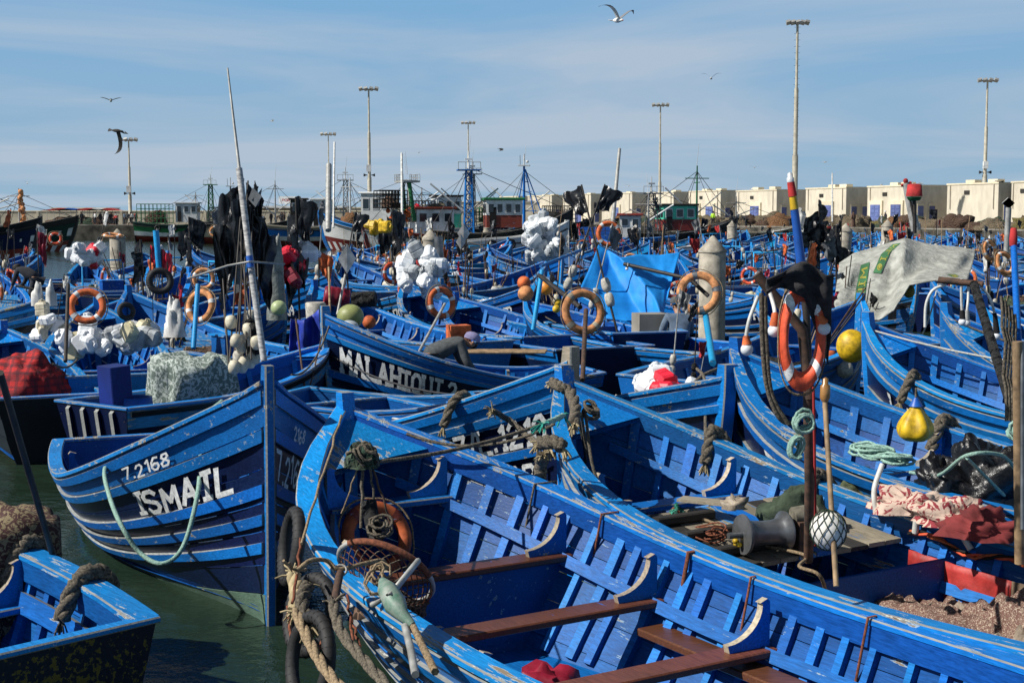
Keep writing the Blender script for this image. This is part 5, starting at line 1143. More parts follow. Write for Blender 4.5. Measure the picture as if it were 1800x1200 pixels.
# ---------------------------------------------------------------- gulls
def gull(label,px,py,d,rz,span=1.35,up=.35,roll=0,pitch=0,dark=False,sweep=.1,perch=False,loc=None):
    GW=plain('gull_white',(.72,.72,.70),rough=.8,var=.1); GG=plain('gull_grey',(.22,.23,.25),rough=.8,var=.1); GB=plain('gull_black',(.02,.02,.022),rough=.8); GD=plain('gull_dark',(.05,.045,.04),rough=.85)
    c=loc or PD(px,py,d); root=thing('seagull',label,'seagull',c,(roll,pitch,rz),'seagulls'); B=GD if dark else GW; mb=MB(); prof=[(.001,-.26),(.035,-.2),(.07,-.08),(.08,.05),(.06,.15),(.042,.2),(.045,.25),(.03,.295),(.001,.31)]
    mb.lathe(prof,B,M=rotm(y=PI/2),n=10); mb.build('body',root); mb=MB(); mb.prism([(-.2,-.03,0),(-.38,-.09,.0),(-.4,0,0),(-.38,.09,0),(-.2,.03,0)],(0,0,.012),B); mb.build('tail',root)
    mb=MB(); mb.lathe([(.016,0),(.010,.04),(.002,.07)],GB if dark else ORANGE,(.30,0,-.005),rotm(y=PI/2+.15),6); mb.build('beak',root)
    if not perch:
        for s_ in (-1,1):
            mb=MB(); A=[];Bk=[];hl=span/2
            for i in range(9):
                f=i/8; y=s_*hl*f*(1-.12*f*abs(up)); z=hl*(up*math.sin(f*PI*.62)*.95-abs(up)*.25*f*f)*(1 if up>=0 else 1)
                ch=.20*(1-.25*f)*(1 if f<.75 else max(.08,(1-f)*3.6)); x=.08+.10*math.sin(f*PI)-sweep*f*2.2*f
                A.append(Vector((x+ch*.4,y,z+.03))); Bk.append(Vector((x-ch*.6,y,z+.02)))
            tp=GD if dark else GG; mb.grid([A[:8],Bk[:8]],tp); mb.grid([A[7:],Bk[7:]],GB); mb.grid([[a-Vector((0,0,.012)) for a in A],[b-Vector((0,0,.006)) for b in Bk]],B); mb.build('wing',root)
    else:
        for s_ in (-1,1): mb=MB(); mb.lathe([(.001,-.3),(.05,-.15),(.06,.0),(.03,.14)],GG,(-.03,s_*.05,.025),rotm(y=PI/2),8,sx=.6,sy=.6); mb.build('wing',root); mb=MB(); mb.tube([(0,s_*.03,-.05),(0,s_*.03,-.17)],.008,ORANGE,4); mb.build('leg',root)
    return root
gull('large white gull soaring at the top with wings raised',1085,36,45,-1.05,1.45,.62,roll=-.10,pitch=.08)
gull('dark gull with its wing dropped at the upper left',205,230,62,-.2,1.5,-.95,dark=True,roll=.9,pitch=.1)
gull('thin winged gull gliding at the upper left',195,177,92,PI/2+.3,1.4,.30,roll=.0,pitch=.2)
gull('gull with raised wings right of the top gull',1250,138,95,PI/2-.2,1.4,.55)
gull('tiny pale gull above the black flags',478,213,220,.3,1.4,.3)
gull('tiny black gull above the blue lattice mast',880,262,150,.3,1.2,-.3,dark=True)
gull('tiny gull low above the stores left of the tallest mast',1326,295,200,1.2,1.4,.3)
gull('tiny pale gull low above the stores right of the tallest mast',1450,285,190,.6,1.4,.1)
gull('tiny gull above the cream stores near the blue crates',1105,327,190,1.4,1.4,.4)
gull('small gull near the rigging at the far left',48,322,170,2,1.3,.5)
gull('faint gull above the green frame',736,268,200,1.3,1.4,.1)
for i,(px,lab) in enumerate(((1640,'gull perched on the store roof near the two lilac doors'),(1625,'second gull perched on the store roof near the two lilac doors'),(1772,'gull perched on the store roof at the far right'),(1570,'gull perched on the store roof left of the red beacon'),(1340,'gull perched on the roof left of the tallest mast'),(1060,'gull perched on the roof above the blue crates'))):
    s=s_of(px); v=bpt(s,2.2,6.85); gull(lab,0,0,0,i*1.3,perch=True,loc=v)
c=P(1215,440,.9); gull('white gull standing on a boat behind the large pile',0,0,0,.3,perch=True,loc=PD(1213,436,40))
gull('gull flying with wings spread beside the mast on the right store roof',1760,320,150,0,1.3,.2,dark=True)
# ---------------------------------------------------------------- things in and on the nearest boats
def gp(root,h,t,side,out=0,dz=0,v=1):
    q=h.pt(t,v,side); q=Vector((q.x,q.y+side*out,q.z+dz)); rz=root.rotation_euler.z; c,s=math.cos(rz),math.sin(rz); l=root.location
    return Vector((l.x+q.x*c-q.y*s,l.y+q.x*s+q.y*c,q.z+l.z))
def rail_fender(label,root,h,t,side,out=.22,inn=.22,r=.045,m=None,fray=None,dz=0):
    a=gp(root,h,t,side,out,-.20); b=gp(root,h,t,side,.07,.02); c=gp(root,h,t+.004,side,-.03,.085); d=gp(root,h,t,side,-inn*.6,.03); e=gp(root,h,t,side,-inn,-.16)
    return fender(label,[a,b,c,d,e],r,m,fray=fray)
FRAY=plain('frayed_rope',(.42,.34,.20),rough=1,var=.3)
rail_fender('rope fender nearest the stern of the olive stained corner boat',Rb,hR,.17,-1,.10,.24,.05)
rail_fender('rope fender farther up the rail of the olive stained corner boat',Rb,hR,.36,-1,.12,.2,.05)
rail_fender('frayed rope fender on the white edged rail of the boat lettered Z L 1210',K,hK,.80,-1,.18,.2,.045,fray=FRAY)
rail_fender('frayed rope knot on the rail of the boat with the net hold, before the letters MBA',G,hG,.84,-1,.12,.12,.05,fray=FRAY)
rail_fender('grey rope fender over the far rail of the boat with net hold',G,hG,.70,-1,.16,.16,.045,fray=FRAY)
rail_fender('rope fender over the far rail of the boat with the mint rope heap',H,hH,.72,-1,.2,.25,.055,fray=FRAY)
rail_fender('rope fender beside the yellow buoy',J,hJ,.78,1,.22,.12,.05,fray=FRAY)
rail_fender('rope fender on the tall bowed boat at the right',J2,hJ2,.72,-1,.15,.2,.05,fray=FRAY)
fender('hanging rope fender tied to the stem beside the letters HKADRI',[P(966,790,1.25),P(930,768,1.2),P(895,738,1.3),P(866,722,1.4)],.025,fray=FRAY)
fender('short thick rope stub tied across the stem of the boat with net hold',[P(950,778,1.42),P(975,776,1.45),P(988,785,1.42)],.05,fray=FRAY)
fender('frayed rope tassel hanging below the stem of the boat with net hold',[P(955,800,1.3),P(950,820,1.2),P(948,840,1.12)],.05,fray=FRAY)
fender('thick rope wound round the stem head of the boat with net hold',[P(972,672,1.68),P(985,680,1.66),P(1003,690,1.62),P(1012,720,1.55),P(1008,745,1.5)],.045,fray=FRAY)
# looped pale rope on ISMAIL
rope(0,0,pts=spl([P(390,705,1.42),P(360,735,1.40),P(353,800,1.15),P(347,870,.95),P(322,960,.62),P(285,990,.52),P(245,970,.58),P(212,920,.78),P(192,870,.92),P(184,825,1.02),P(205,805,1.0)],6),r=.018,m=ROPE_M,label='pale mint rope hanging in a loop over the boat lettered ISMAIL')
# poles at the left
def poleobj(label,a,b,r,m,r1=None,name='pole',n=8,pts=None):
    mb=MB(); mb.tube(pts or [a,Vector(a).lerp(b,.5),b],r,m,n,r1=r1); return tag(mb.build(name),label,'pole')
poleobj('dark leaning pole crossing in front of the boat lettered ISMAIL',P(100,1000,.75),PD(0,655,7.4),.02,DKPOLE)
# textile bundle lower left
LACE=patterned('dark_brocade',(.05,.018,.016),(.20,.16,.09),16,.52,'blot'); PLAID=patterned('red_plaid',(.45,.02,.02),(.05,.012,.02),9,kind='plaid'); LACE2=patterned('sage_lace',(.12,.16,.14),(.42,.47,.44),11,.5,'blot')
def bundle(name,label,cat,loc,rx,ry,h,m,seed,rz=0,rough=.12,boxy=.6,n=16,k=40,fold=.05,base=None,mod=None):
    mb=MB(); rows=[]
    for i in range(n+1):
        f=i/n; row=[]
        for j in range(k):
            a=2*PI*j/k; c,s=math.cos(a),math.sin(a); q=1/max(abs(c),abs(s)); q=1+(q-1)*boxy
            if f<.5: rr_=f/.5; z=h*(1-.10*rr_**3)
            else: rr_=1+.10*(f-.5); z=h*(.90-(f-.5)/.5*.92)
            w=1+rough*nz(c*1.5+seed,s*1.5,f*2)+(fold*math.sin(a*11+seed+2*f)*max(0,f-.45)*2)
            row.append(Vector((c*q*rr_*rx*w,s*q*rr_*ry*w,z+rough*.6*h*nz(c*rr_*2.2,s*rr_*2.2,seed)+.02*nz(c*9*rr_,s*9*rr_,seed+f*5))))
        rows.append(row)
    mb.grid(rows,m,True,closeu=True); return tag(mb.build(name,None,loc,(0,0,rz)),label,cat)
c=P(5,1060,.55); bundle('cloth_bundle','dark brocade covered bundle at the left edge of the corner boat','bundle',(c.x-.16,c.y+.30,.30),.40,.42,.78,LACE,3,.6,rough=.22,boxy=.25,fold=.14)
c=P(325,690,.8); bundle('cloth_bundle','bundle under a sage green floral cloth on the mint edged stern','bundle',(c.x+.02,c.y+.35,.42),.50,.42,.80,LACE2,7,.7,fold=.16,rough=.34,boxy=.45)
c=P(38,684,.8); heap('plaid_bundle','rounded bundle under a red and black plaid blanket','bundle',(c.x-.05,c.y+.35,.60),.55,.5,.62,PLAID,11,rough=.22,n=24,k=44); bundle('plaid_hem','loose hem of the red plaid blanket hanging over the black boat','blanket',(c.x-.05,c.y+.35,.45),.50,.44,.35,PLAID,12,.3,boxy=.3,fold=.16)
# blue box and bucket on O
c=P(192,715,.8); mb=MB(); BX=paint('deep_blue_paint',(.005,.02,.16),wear=.2,speck=.6); mb.cbox((0,0,.44),(.26,.34,.92),BX,rotm(z=.75,y=-.06),ch=.01,ax=2); tag(mb.build('locker_box',None,(c.x,c.y+.30,.35)),'upright deep blue box on the mint edged stern','box')
c=P(228,712,.8); mb=MB(); mb.lathe([(.15,.0),(.20,.1),(.215,.3),(.20,.42),(.185,.42),(.17,.2)],BLPL,n=20); tag(mb.build('bucket',None,(c.x,c.y+.22,.45)),'round blue plastic barrel beside the upright blue box','barrel')
# F: life ring, basket, bow lashings
def put_ring(label,px,py,d,rpx,ori,m=PALEOR,bm=None,rr_=.23,group=None):
    Rr=rpx/FP*d; o=ring_mesh(m,bm or WHITEP,R_=Rr*.82,r=Rr*.185); o.location=PD(px,py,d); o.rotation_euler=ori; return tag(o,label,'life ring',group)
put_ring('orange life ring leaning inside the bow of the nearest boat',662,945,9.7,68,(1.15,.1,.5),ORANGE,REDB)
c=PD(678,1005,8.05); root=thing('net_basket','round landing net with brown mesh resting on the rail of the nearest boat','net basket',c,(0,0,0)); Mh=rotm(x=-.75,y=.45)
mb=MB(); mb.torus((0,0,0),.29,.017,GALV,Mh,n=36,k=6); mb.torus((0,0,0),.29,.021,ROPE_R,Mh,n=10,k=5,a0=3.6,a1=5.6); mb.build('hoop',root)
mb=MB()
for k in range(26):
    a=2*PI*k/26; pts=[]; pts2=[]
    for i in range(9):
        f=i/8; q=.29*(1-f**2*.75); pts.append(Mh@Vector((math.cos(a+f*1.3)*q,math.sin(a+f*1.3)*q,0))+Vector((0,0,-.24*f**1.2+.02*nz(k,f*3)))); pts2.append(Mh@Vector((math.cos(a-f*1.3)*q,math.sin(a-f*1.3)*q,0))+Vector((0,0,-.24*f**1.2)))
    mb.tube(pts,.0042,ROPE_R,3,False); mb.tube(pts2,.0042,ROPE_G,3,False)
o=mb.build('mesh_bag',root)
mb=MB(); heap_mesh(mb,(.03,.02,-.24),.2,.16,.1,NET_B,4,8,14); mb.build('net_lump',root)
# bottle-wrapped rod on rail
a=PD(655,1000,7.3); b=PD(735,1125,6.5); root=thing('lamp_rod','rod with a taped green plastic bottle lashed across the near rail','lamp rod',(0,0,0))
mb=MB(); mb.tube([PD(735,985,7.6),a.lerp(b,.4),PD(655,1062,7.2)],.017,GALV,7); mb.build('rod',root)
mb=MB(); pp=[PD(672,1020,7.2),PD(680,1035,7.1),PD(695,1062,7.0),PD(707,1080,6.95),PD(725,1098,6.9)]; mb.tube(pp,[.02,.05,.06,.035,.02],plain('green_tape',(.06,.16,.11),rough=.5,var=.5,scale=14,col2=(.3,.34,.3)),10); mb.build('bottle',root)
mb=MB(); mb.tube([PD(712,1100,6.9),PD(722,1140,6.6),PD(730,1185,6.3)],.019,GALV,7); mb.tube([PD(726,1100,6.9),PD(750,1150,6.6),PD(765,1180,6.4)],.02,ROPE_T,6); mb.build('handle',root)
mb=MB(); mb.torus(PD(598,1002,7.6),.035,.007,GALV,rotm(x=.8),n=14,k=5); 
mb.tube(spl([PD(520,1005,7.4),PD(545,985,7.5),PD(575,985,7.6),PD(595,1000,7.6),PD(640,990,7.7),PD(672,985,7.8),PD(680,1000,7.8)],5),.013,ROPE_T,6); mb.tube(spl([PD(598,1005,7.6),PD(592,1035,7.4),PD(588,1065,7.2)],4),.022,IRON,6); mb.build('lashing',root)
coil('brown cord wound round the rod on the near rail',PD(662,1015,7.5),ROPE_T,.08,4,.007,2,rot=(.9,.3,0),messy=.06)
# tyres and rope mass outside the bow of F
tyre('tyre hung outside the bow of the nearest boat below the rope knots',PD(545,1080,7.7),(1.25,.1,-.9),.20,.036)
tyre('tyre hanging nearest the water outside the nearest boat',PD(545,1160,7.1),(1.35,.3,-1.1),.22,.036)
tyre('tyre half hidden behind ropes high on the bow of the nearest boat',PD(512,960,8.2),(1.4,.0,-1.25),.20,.038)
fender('thick tan laid rope hanging outside the nearest boat',[PD(520,1075,7.3),PD(545,1130,7.0),PD(575,1180,6.7),PD(620,1230,6.4)],.028,ROPE_T,fray=FRAY)
fender('dark crusted rope beside the tan laid rope',[PD(585,1060,7.2),PD(600,1110,6.9),PD(640,1160,6.6),PD(690,1215,6.2)],.028,ROPE_G)
fender('pale frayed rope bunch at the bow rail of the nearest boat',[PD(515,1010,7.7),PD(522,1040,7.6),PD(518,1075,7.4)],.04,FRAY,fray=FRAY)
fender('grey knotted rope mass on the bow rail of the nearest boat',[PD(540,1030,7.6),PD(530,1060,7.4),PD(545,1100,7.2)],.04,ROPE_G,fray=FRAY)
for k,(x0,y0,x1,y1,m) in enumerate(((528,945,515,1060,ROPE_R),(505,1065,512,1120,ROPE_R),(610,1045,622,1130,ROPE_R),(538,1000,500,985,ROPE_T),(583,1080,560,1140,ROPE_R),(615,1080,635,1135,ROPE_R))):
    rope(PD(x0,y0,7.6),PD(x1,y1,7.3),.02,.008,m,label=['rusty cord hanging from the bow rail of the nearest boat','short rusty cord end near the water by the bow','rusty wire over the rail beside the taped bottle','tan cord stub at the bow knots','thin rust coloured cord between the tyres','rust coloured cord end below the taped bottle'][k],wob=.03,n=8)
# lashing heap inside the bow of F with cords down
heap('rope_knot','dark knot of lashings hung inside the bow of the nearest boat','rope knot',PD(637,815,9.15),.11,.10,.13,NET_G,5,strands=8,sm=ROPE_G,n=8,k=14)
for k,(x0,y0,x1,y1,r_) in enumerate(((637,815,635,930,.012),(650,820,660,900,.009),(628,822,600,905,.006),(655,822,690,930,.008))): rope(PD(x0,y0,9.15),PD(x1,y1,9.1),.0,r_,[ROPE_G,ROPE_G,ROPE_T,IRON][k],label=['thick dark cord','grey cord','thin pale cord','rusty cord'][k]+' hanging below the knot in the nearest bow',wob=.02,n=6)
mb=MB(); mb.tube(spl([PD(648,880,9.0),PD(655,920,8.95),PD(662,950,8.9)],4),[.05]*9,NET_K,8); tag(mb.build('black_wrap'),'black wrapped bundle hung through the orange ring inside the nearest bow','bundle')
coil('grey rope coil on the bow seat of the nearest boat',PD(672,935,8.9),ROPE_G,.10,5,.010,4,messy=.03,rot=(.6,0,0))
rope(P(600,730,1.66),P(530,955,1.28),.0,.008,ROPE_T,label='thin tan cord running down the near rail from the stem head',wob=.03,n=10)
rope(PD(655,812,9.2),P(980,735,1.5),.05,.014,ROPE_G,label='dark mooring rope from the nearest bow to the boat with net hold',n=16)
rope(P(715,762,1.42),P(975,745,1.55),.12,.012,ROPE_G,label='slack dark rope crossing below the letters Z L 1210',n=14)
for k,(t,side) in enumerate(((.80,-1),(.71,-1),(.585,-1),(.50,-1),(.36,-1))):
    a=gp(F,hF,t,side,.05,.045); b=gp(F,hF,t,side,-.13,.045); c_=gp(F,hF,t+.01,side,-.16,-.38)
    rope(0,0,pts=[gp(F,hF,t,side,.04,-.1),a,b,c_,c_+Vector((.01,-.02,-.06))],r=.008 if k!=2 else .014,m=ROPE_R if k else ROPE_G,label='%s cord tied over the far rail of the nearest boat'%['foremost thin grey','second thin rusty','thick knotted rust coloured','fourth rusty','aftermost rusty'][k])
    heap('cord_knot','%s knot of cord below the far rail of the nearest boat'%['foremost small','second small','large','fourth small','aftermost small'][k],'cord knot',(c_.x,c_.y,c_.z-.02),.03,.03,.05,ROPE_R,k,strands=6,sm=ROPE_R,n=5,k=8)
# side bench and red rag in F
mb=MB(); q1=gp(F,hF,.60,-1,-.35,0); q2=gp(F,hF,.30,-1,-.35,0); d_=(q2-q1).normalized(); n_=Vector((-d_.y,d_.x,0)); mid=(q1+q2)/2; mb.cbox((0,0,0),((q2-q1).length,.20,.05),BROWN,Matrix.Rotation(math.atan2(d_.y,d_.x),3,'Z'),ch=.008); tag(mb.build('loose_plank',None,(mid.x,mid.y,.42)),'wet brown plank lying along the inside of the nearest boat','plank')
c=P(962,1180,.4); bundle('red_rag','red plastic rag under the second brown thwart','rag',(c.x,c.y,.15),.16,.10,.26,MAROON,2,rough=.5,n=8,k=16)
# G deck
deck_planks(G,hG,.57,.725,.115,.16,lambda k:[BLUE_WORN,GREYW,GREYW,DARKW,GREYW,BLUE][k%6],rnd=random.Random(2))
for i,t in enumerate((.60,.65,.695)):
    mb=MB(); x=hG.pt(t,.9).x; mb.cbox((x,.42,hG.sheer(t)-.08),(.08,.5,.06),DARKW,ax=1,ch=.01); mb.build('deck_batten',G)
def Gp(t,yf,z): return bp(G,hG,t,yf,z)
mp_=P(1421,985,.80)
mast=thing('lamp_pole','rusty pole standing on the grey deck boards with blue yellow and red bands on top','pole',(0,0,0))
mb=MB(); mb.tube([mp_,PD(1423,850,8.6),PD(1420,680,8.5)],.030,IRON,10); mb.build('lower_pole',mast); mb=MB(); mb.tube([mp_+Vector((.045,0,.1)),PD(1432,780,8.45),PD(1430,680,8.45)],.009,C_RED,5); mb.build('red_cable',mast)
mb=MB(); mb.tube([PD(1424,700,8.5),PD(1410,580,8.5),PD(1330,482,8.5)],.032,IRON,10); mb.build('bent_arm',mast)
mb=MB(); mb.tube([PD(1424,690,8.55),PD(1418,560,8.55),PD(1409,470,8.55)],.022,DKPOLE,8); mb.build('upper_pole',mast)
for nm,y0,y1,m,x0,x1 in (('blue_wrap',470,368,BLPL,1409,1396.5),('yellow_wrap',368,345,YELLOWP,1396.5,1393.5),('red_wrap',345,320,C_RED,1393.5,1390)):
    mb=MB(); mb.tube([PD(x0,y0,8.55),PD((x0+x1)/2,(y0+y1)/2,8.55),PD(x1,y1,8.55)],.026 if nm!='blue_wrap' else .030,m,10,r1=.022 if nm!='blue_wrap' else .024); mb.build(nm,mast)
mb=MB(); mb.lathe([(.022,0),(.022,.025),(.016,.028),(.016,.05),(.001,.06)],JUG,PD(1389.5,320,8.55),rotm(y=-.08),10); mb.build('beacon_lamp',mast)
o=put_ring('red orange life ring with white bands tied to the rusty pole',1410,592,8.12,92,(1.45,.12,.25),REDOR,WHITEP); o.scale=(.50,1,1)
o.rotation_euler=(PI/2,0.0,.15)
o.scale=(.46,1.06,1)
# black cloth over it
def clothfn(u,v):
    x=1348+u*118-10*v*u; top=492-26*math.sin(min(1,u*1.15)*PI*.85); y=top+v*(26+42*u+95*max(0,u-.62)*2.6)+5*math.sin(u*9+v*3); dd=7.97+.16*u*v+.07*math.sin(u*9)*v+.08*nz(u*4,v*3,4)
    return PD(x,y,dd)
drape('black_cloth','black cloth thrown over the bent rusty pole and life ring','cloth',clothfn,16,12,plain('black_fabric',(.03,.028,.03),rough=.95,var=.4,scale=20,bump=.5))
def bulb(label,pts,bm=ORANGE,br=.038,pipe=WHPIPE,r=.012):
    root=thing('work_lamp',label,'work lamp',(0,0,0)); P2=spl(pts,5); mb=MB(); n=len(P2); mb.tube(P2[:int(n*.68)+1],r,pipe,7); mb.build('pipe',root)
    mb=MB(); q=P2[int(n*.68):]; mb.tube(q,[r*1.5+.012*i/max(1,len(q)-1) for i in range(len(q))],bm,8); mb.build('socket',root); mb=MB(); mb.ball(P2[-1]+Vector((0,0,-br*.8)),br,JUG,12); mb.build('bulb',root); return root
bulb('work lamp with orange socket hanging leftmost from the bent pole',[PD(1333,520,8.4),PD(1318,560,8.4),PD(1312,590,8.4),PD(1313,605,8.4)])
bulb('work lamp with orange socket hanging inside the life ring',[PD(1350,505,8.3),PD(1358,530,8.25),PD(1362,550,8.2),PD(1361,572,8.2)])
bulb('work lamp with orange socket right of the life ring',[PD(1420,525,8.2),PD(1432,540,8.15),PD(1440,555,8.1),PD(1449,568,8.1)])
for k,(p,lab) in enumerate((([PD(1338,515,8.3),PD(1340,600,8.3),PD(1348,680,8.3),PD(1370,735,8.3),PD(1395,742,8.35),PD(1408,722,8.35)],'thick grey hose hanging in a curve left of the rusty pole'),([PD(1345,520,8.3),PD(1347,600,8.3),PD(1356,690,8.3),PD(1385,745,8.3)],'second grey hose hanging close to the first'))): rope(0,0,pts=spl(p,6),r=.014,m=ROPE_G,label=lab)
coil('mint green rope hank tied to the rusty pole',PD(1407,742,8.3),ROPE_M,.085,6,.010,3,rot=(1.5,0,.2),messy=.02,flatz=.04); coil('long lower loop of the mint rope hank on the rusty pole',PD(1393,785,8.3),ROPE_M,.10,5,.010,9,rot=(1.5,.3,.2),messy=.02,flatz=.04,sq=.55)
poleobj('bamboo cane beside the rusty pole',PD(1450,705,8.1),PD(1470,1030,7.6),.015,BAMBOO)
mb=MB(); mb.lathe([(.02,0),(.03,.02),(.03,.09),(.018,.1),(.018,.13),(.001,.14)],plain('amber',(.5,.25,.08),rough=.3),PD(1450,705,8.1),n=10); tag(mb.build('marker_lamp'),'small amber marker lamp on top of the bamboo cane','lamp')
c=PD(1456,931,7.8); root=thing('netted_float','cream float wrapped in dark netting beside the rusty pole','float',c); mb=MB(); mb.ball((0,0,0),.10,plain('white_float',(.74,.72,.66),rough=.7,var=.1,bump=.1),18,sz=1.12); mb.build('float',root); mb=MB()
for k in range(12):
    for s_ in (-1,1): mb.tube([Vector((math.cos(2*PI*k/12+s_*f*2.2)*math.sin(PI*f)*.103,math.sin(2*PI*k/12+s_*f*2.2)*math.sin(PI*f)*.103,-.116*math.cos(PI*f))) for f in [i/12 for i in range(13)]],.0028,NET_G,3,False)
mb.build('netting',root)
# winch
c=P(1365,930,.95); root=thing('winch','grey steel winch drum with rusty bracket on the deck boards','winch',(c.x-.05,c.y,.80),(0,0,.35)); mb=MB(); mb.lathe([(.13,-.2),(.135,-.185),(.09,-.15),(.08,-.05),(.08,.02),(.09,.08),(.135,.11),(.13,.125)],STEEL,(0,0,.13),rotm(y=PI/2),24); mb.build('drum',root)
mb=MB(); mb.box((.22,0,.09),(.10,.2,.22),IRON); mb.tube([(-.3,0,.13),(.5,0,.13)],.022,STEEL,8); mb.build('bracket',root); mb=MB(); mb.tube([(.18,0,.22),(.34,-.02,.24)],.065,plain('old_log',(.22,.2,.15),rough=.9,var=.4,scale=12),10); mb.build('wood_block',root); mb=MB(); mb.lathe([(.12,.33),(.125,.345),(.08,.38)],STEEL,(0,0,.13),rotm(y=PI/2),20); mb.build('flange',root)
c=P(1395,885,1.0); heap('net_sack','dark green sack of net behind the winch','net sack',(c.x,c.y+.05,.82),.26,.18,.26,plain('green_sackcloth',(.05,.075,.045),rough=.95,var=.35,scale=8,bump=.7,dist=.03),3,rough=.4)
# hold
HN=patterned('brown_net_cloth',(.13,.065,.05),(.42,.34,.26),60,.56,'blot'); CREAM=plain('cream_net_cloth',(.36,.29,.22),rough=.95,var=.35,scale=9,bump=.9,dist=.04)
def netfield(name,label,t0,t1,y0,y1,z0,amp,m,seed,nu=70,nv=50):
    mb=MB(); rows=[]
    for i in range(nu+1):
        row=[]
        for j in range(nv+1):
            u=i/nu; v=j/nv; t=t0+(t1-t0)*u; yf=y0+(y1-y0)*v; p=Gp(t,yf,0); wx,wy=p.x*2.2,p.y*2.2
            ax=wx*.6-wy*.8; ay=wx*.8+wy*.6; q=Vector((ax*.8,ay*2.3,seed)); w=Vector((noise.noise(q*1.1),noise.noise(q*1.1+Vector((7,3,1))),0))*.8
            r1=1-abs(noise.noise(q*1.3+w))*2.2; r2=1-abs(noise.noise(q*2.9+w*2))*2.2; e=min(1,6*u,6*(1-u),6*v,6*(1-v))
            row.append(Vector((p.x+w.x*.02,p.y+w.y*.02,z0+(amp*(.45*max(0,r1)+.28*max(0,r2)+.5*noise.noise(q*.7)+.04*noise.noise(q*9)))*e-.12*(1-e))))
        rows.append(row)
    mb.grid(rows,m,True); return tag(mb.build(name),label,'net')
netfield('fishing_net','brown fishing net filling the open hold',.555,.22,-.86,.86,.44,.20,HN,1); netfield('fishing_net','cream fishing net folded among the brown net in the hold',.53,.22,-.80,.80,.40,.27,CREAM,4); netfield('fishing_net','darker brown net mound against the red tarpaulin in the hold',.44,.30,-.85,-.2,.56,.20,HN,8,30,30)
RT=plain('red_tarpaulin',(.42,.035,.03),rough=.55,var=.35,scale=5,bump=.4,dist=.03); KH=plain('khaki_cloth',(.20,.14,.09),rough=.9,var=.3,scale=6,bump=.5,dist=.03)
def liner(t0,t1):
    def fn(u,v):
        t=t0+(t1-t0)*u; return gp(G,hG,t,-1,-.20-.04*math.sin(u*14+v*2)*v+.02*nz(u*9,v*4),-.16-.42*v)
    return fn
drape('red_liner','faded red tarpaulin lining the far side of the net hold','tarpaulin',liner(.555,.43),18,8,RT); drape('khaki_liner','khaki cloth lining beside the red tarpaulin in the hold','cloth',liner(.43,.22),18,8,KH)
rope(0,0,pts=spl([gp(G,hG,.555,-1,-.14,-.05),gp(G,hG,.55,-1,-.15,.08),gp(G,hG,.535,-1,-.14,.17),gp(G,hG,.51,-1,-.12,.10),gp(G,hG,.49,-1,-.10,-.06)],6),r=.024,m=WHPIPE,label='white hose arching over the far rail of the net hold')
mb=MB()
for j in range(3): mb.tube([gp(G,hG,.565-.014*i,-1,-.12+.015*math.sin(i*1.7+j*2.1),-.07+.03*math.sin(i*.9)+.015*math.cos(i*1.7+j*2.1)) for i in range(22)],.010,[ORANGE,REDOR,BLACK][j],5)
tag(mb.build('cable'),'orange and black cable twisted along the far rail of the net hold','cable')
rope(0,0,pts=spl([Gp(.60,-.84,.92),Gp(.605,-.86,1.08),Gp(.61,-.98,1.24)],5),r=.020,m=WHPIPE,label='white plastic pipe stub curving up by the far rail')
c=Gp(.36,-.5,.78); mb=MB(); mb.ball((0,0,0),.07,ORANGE,10,sz=.7); tag(mb.build('orange_float',None,c),'small orange float on top of the net in the hold','float')
# items on G deck
c=P(1300,965,.83); mb=MB(); 
for k in range(5): mb.ball((.03*math.cos(k*2.2),.03*math.sin(k*2.2),.02+.008*k),.022,YELLOWP,6,sz=.8)
tag(mb.build('yellow_twine',None,c),'crumpled yellow twine on the deck boards','twine')
rope(0,0,pts=spl([P(1215,905,.9),P(1270,925,.85),P(1330,955,.82),P(1415,975,.82),P(1405,995,.81),P(1440,1010,.81),P(1455,1050,.6)],6),r=.012,m=ROPE_T,label='tan hose snaking over the deck boards to the rusty pole')
coil('rusty twine tangle on the dark hatch boards',P(1255,950,.83),ROPE_R,.12,5,.006,8,messy=.08); coil('rusty wire ring beside the winch drum',P(1350,945,.85),IRON,.06,4,.006,2,messy=.03,rot=(.5,0,0))
c=P(1195,925,.8); heap('green_net','bright green net lump hanging in the bow of the boat with net hold','net',(c.x,c.y,.55),.2,.16,.34,netmat('net_mint',(.03,.32,.22),(.08,.45,.33),30),6,rough=.4,strands=6,sm=ROPE_R)
mb=MB(); c=P(1235,880,.98); mb.box((0,0,0),(.34,.14,.02),GREYW,rotm(z=-.5)); tag(mb.build('wood_scrap',None,c),'pale wood scrap on the forward cross board','wood scrap')
heap('shell_heap','small heap of pale fish scraps beside the wood scrap','scraps',P(1290,890,.97),.10,.06,.06,BONE,6,rough=.9,n=6,k=12)
for k,(x0,y0,x1,y1,x2,y2) in enumerate(((1022,730,1035,800,1075,905),(1030,735,1045,830,1090,920),(1015,725,1028,790,1030,830))): rope(0,0,pts=spl([P(x0,y0,1.5),P(x1,y1,1.15),P(x2,y2,.75)],6),r=.012,m=ROPE_G,label='%s dark rope hanging inside the bow of the boat with net hold'%['first','second','short third'][k])
coil('dark rope hitches around the bow ring of the boat with net hold',P(1035,728,1.5),ROPE_G,.08,5,.012,5,rot=(.6,.4,0),messy=.03)
fender('teal frayed rope whipping on the mooring line',[P(955,745,1.6),P(975,738,1.6),P(990,730,1.6)],.02,ROPE_M,fray=plain('teal_fray',(.03,.35,.28),rough=1))
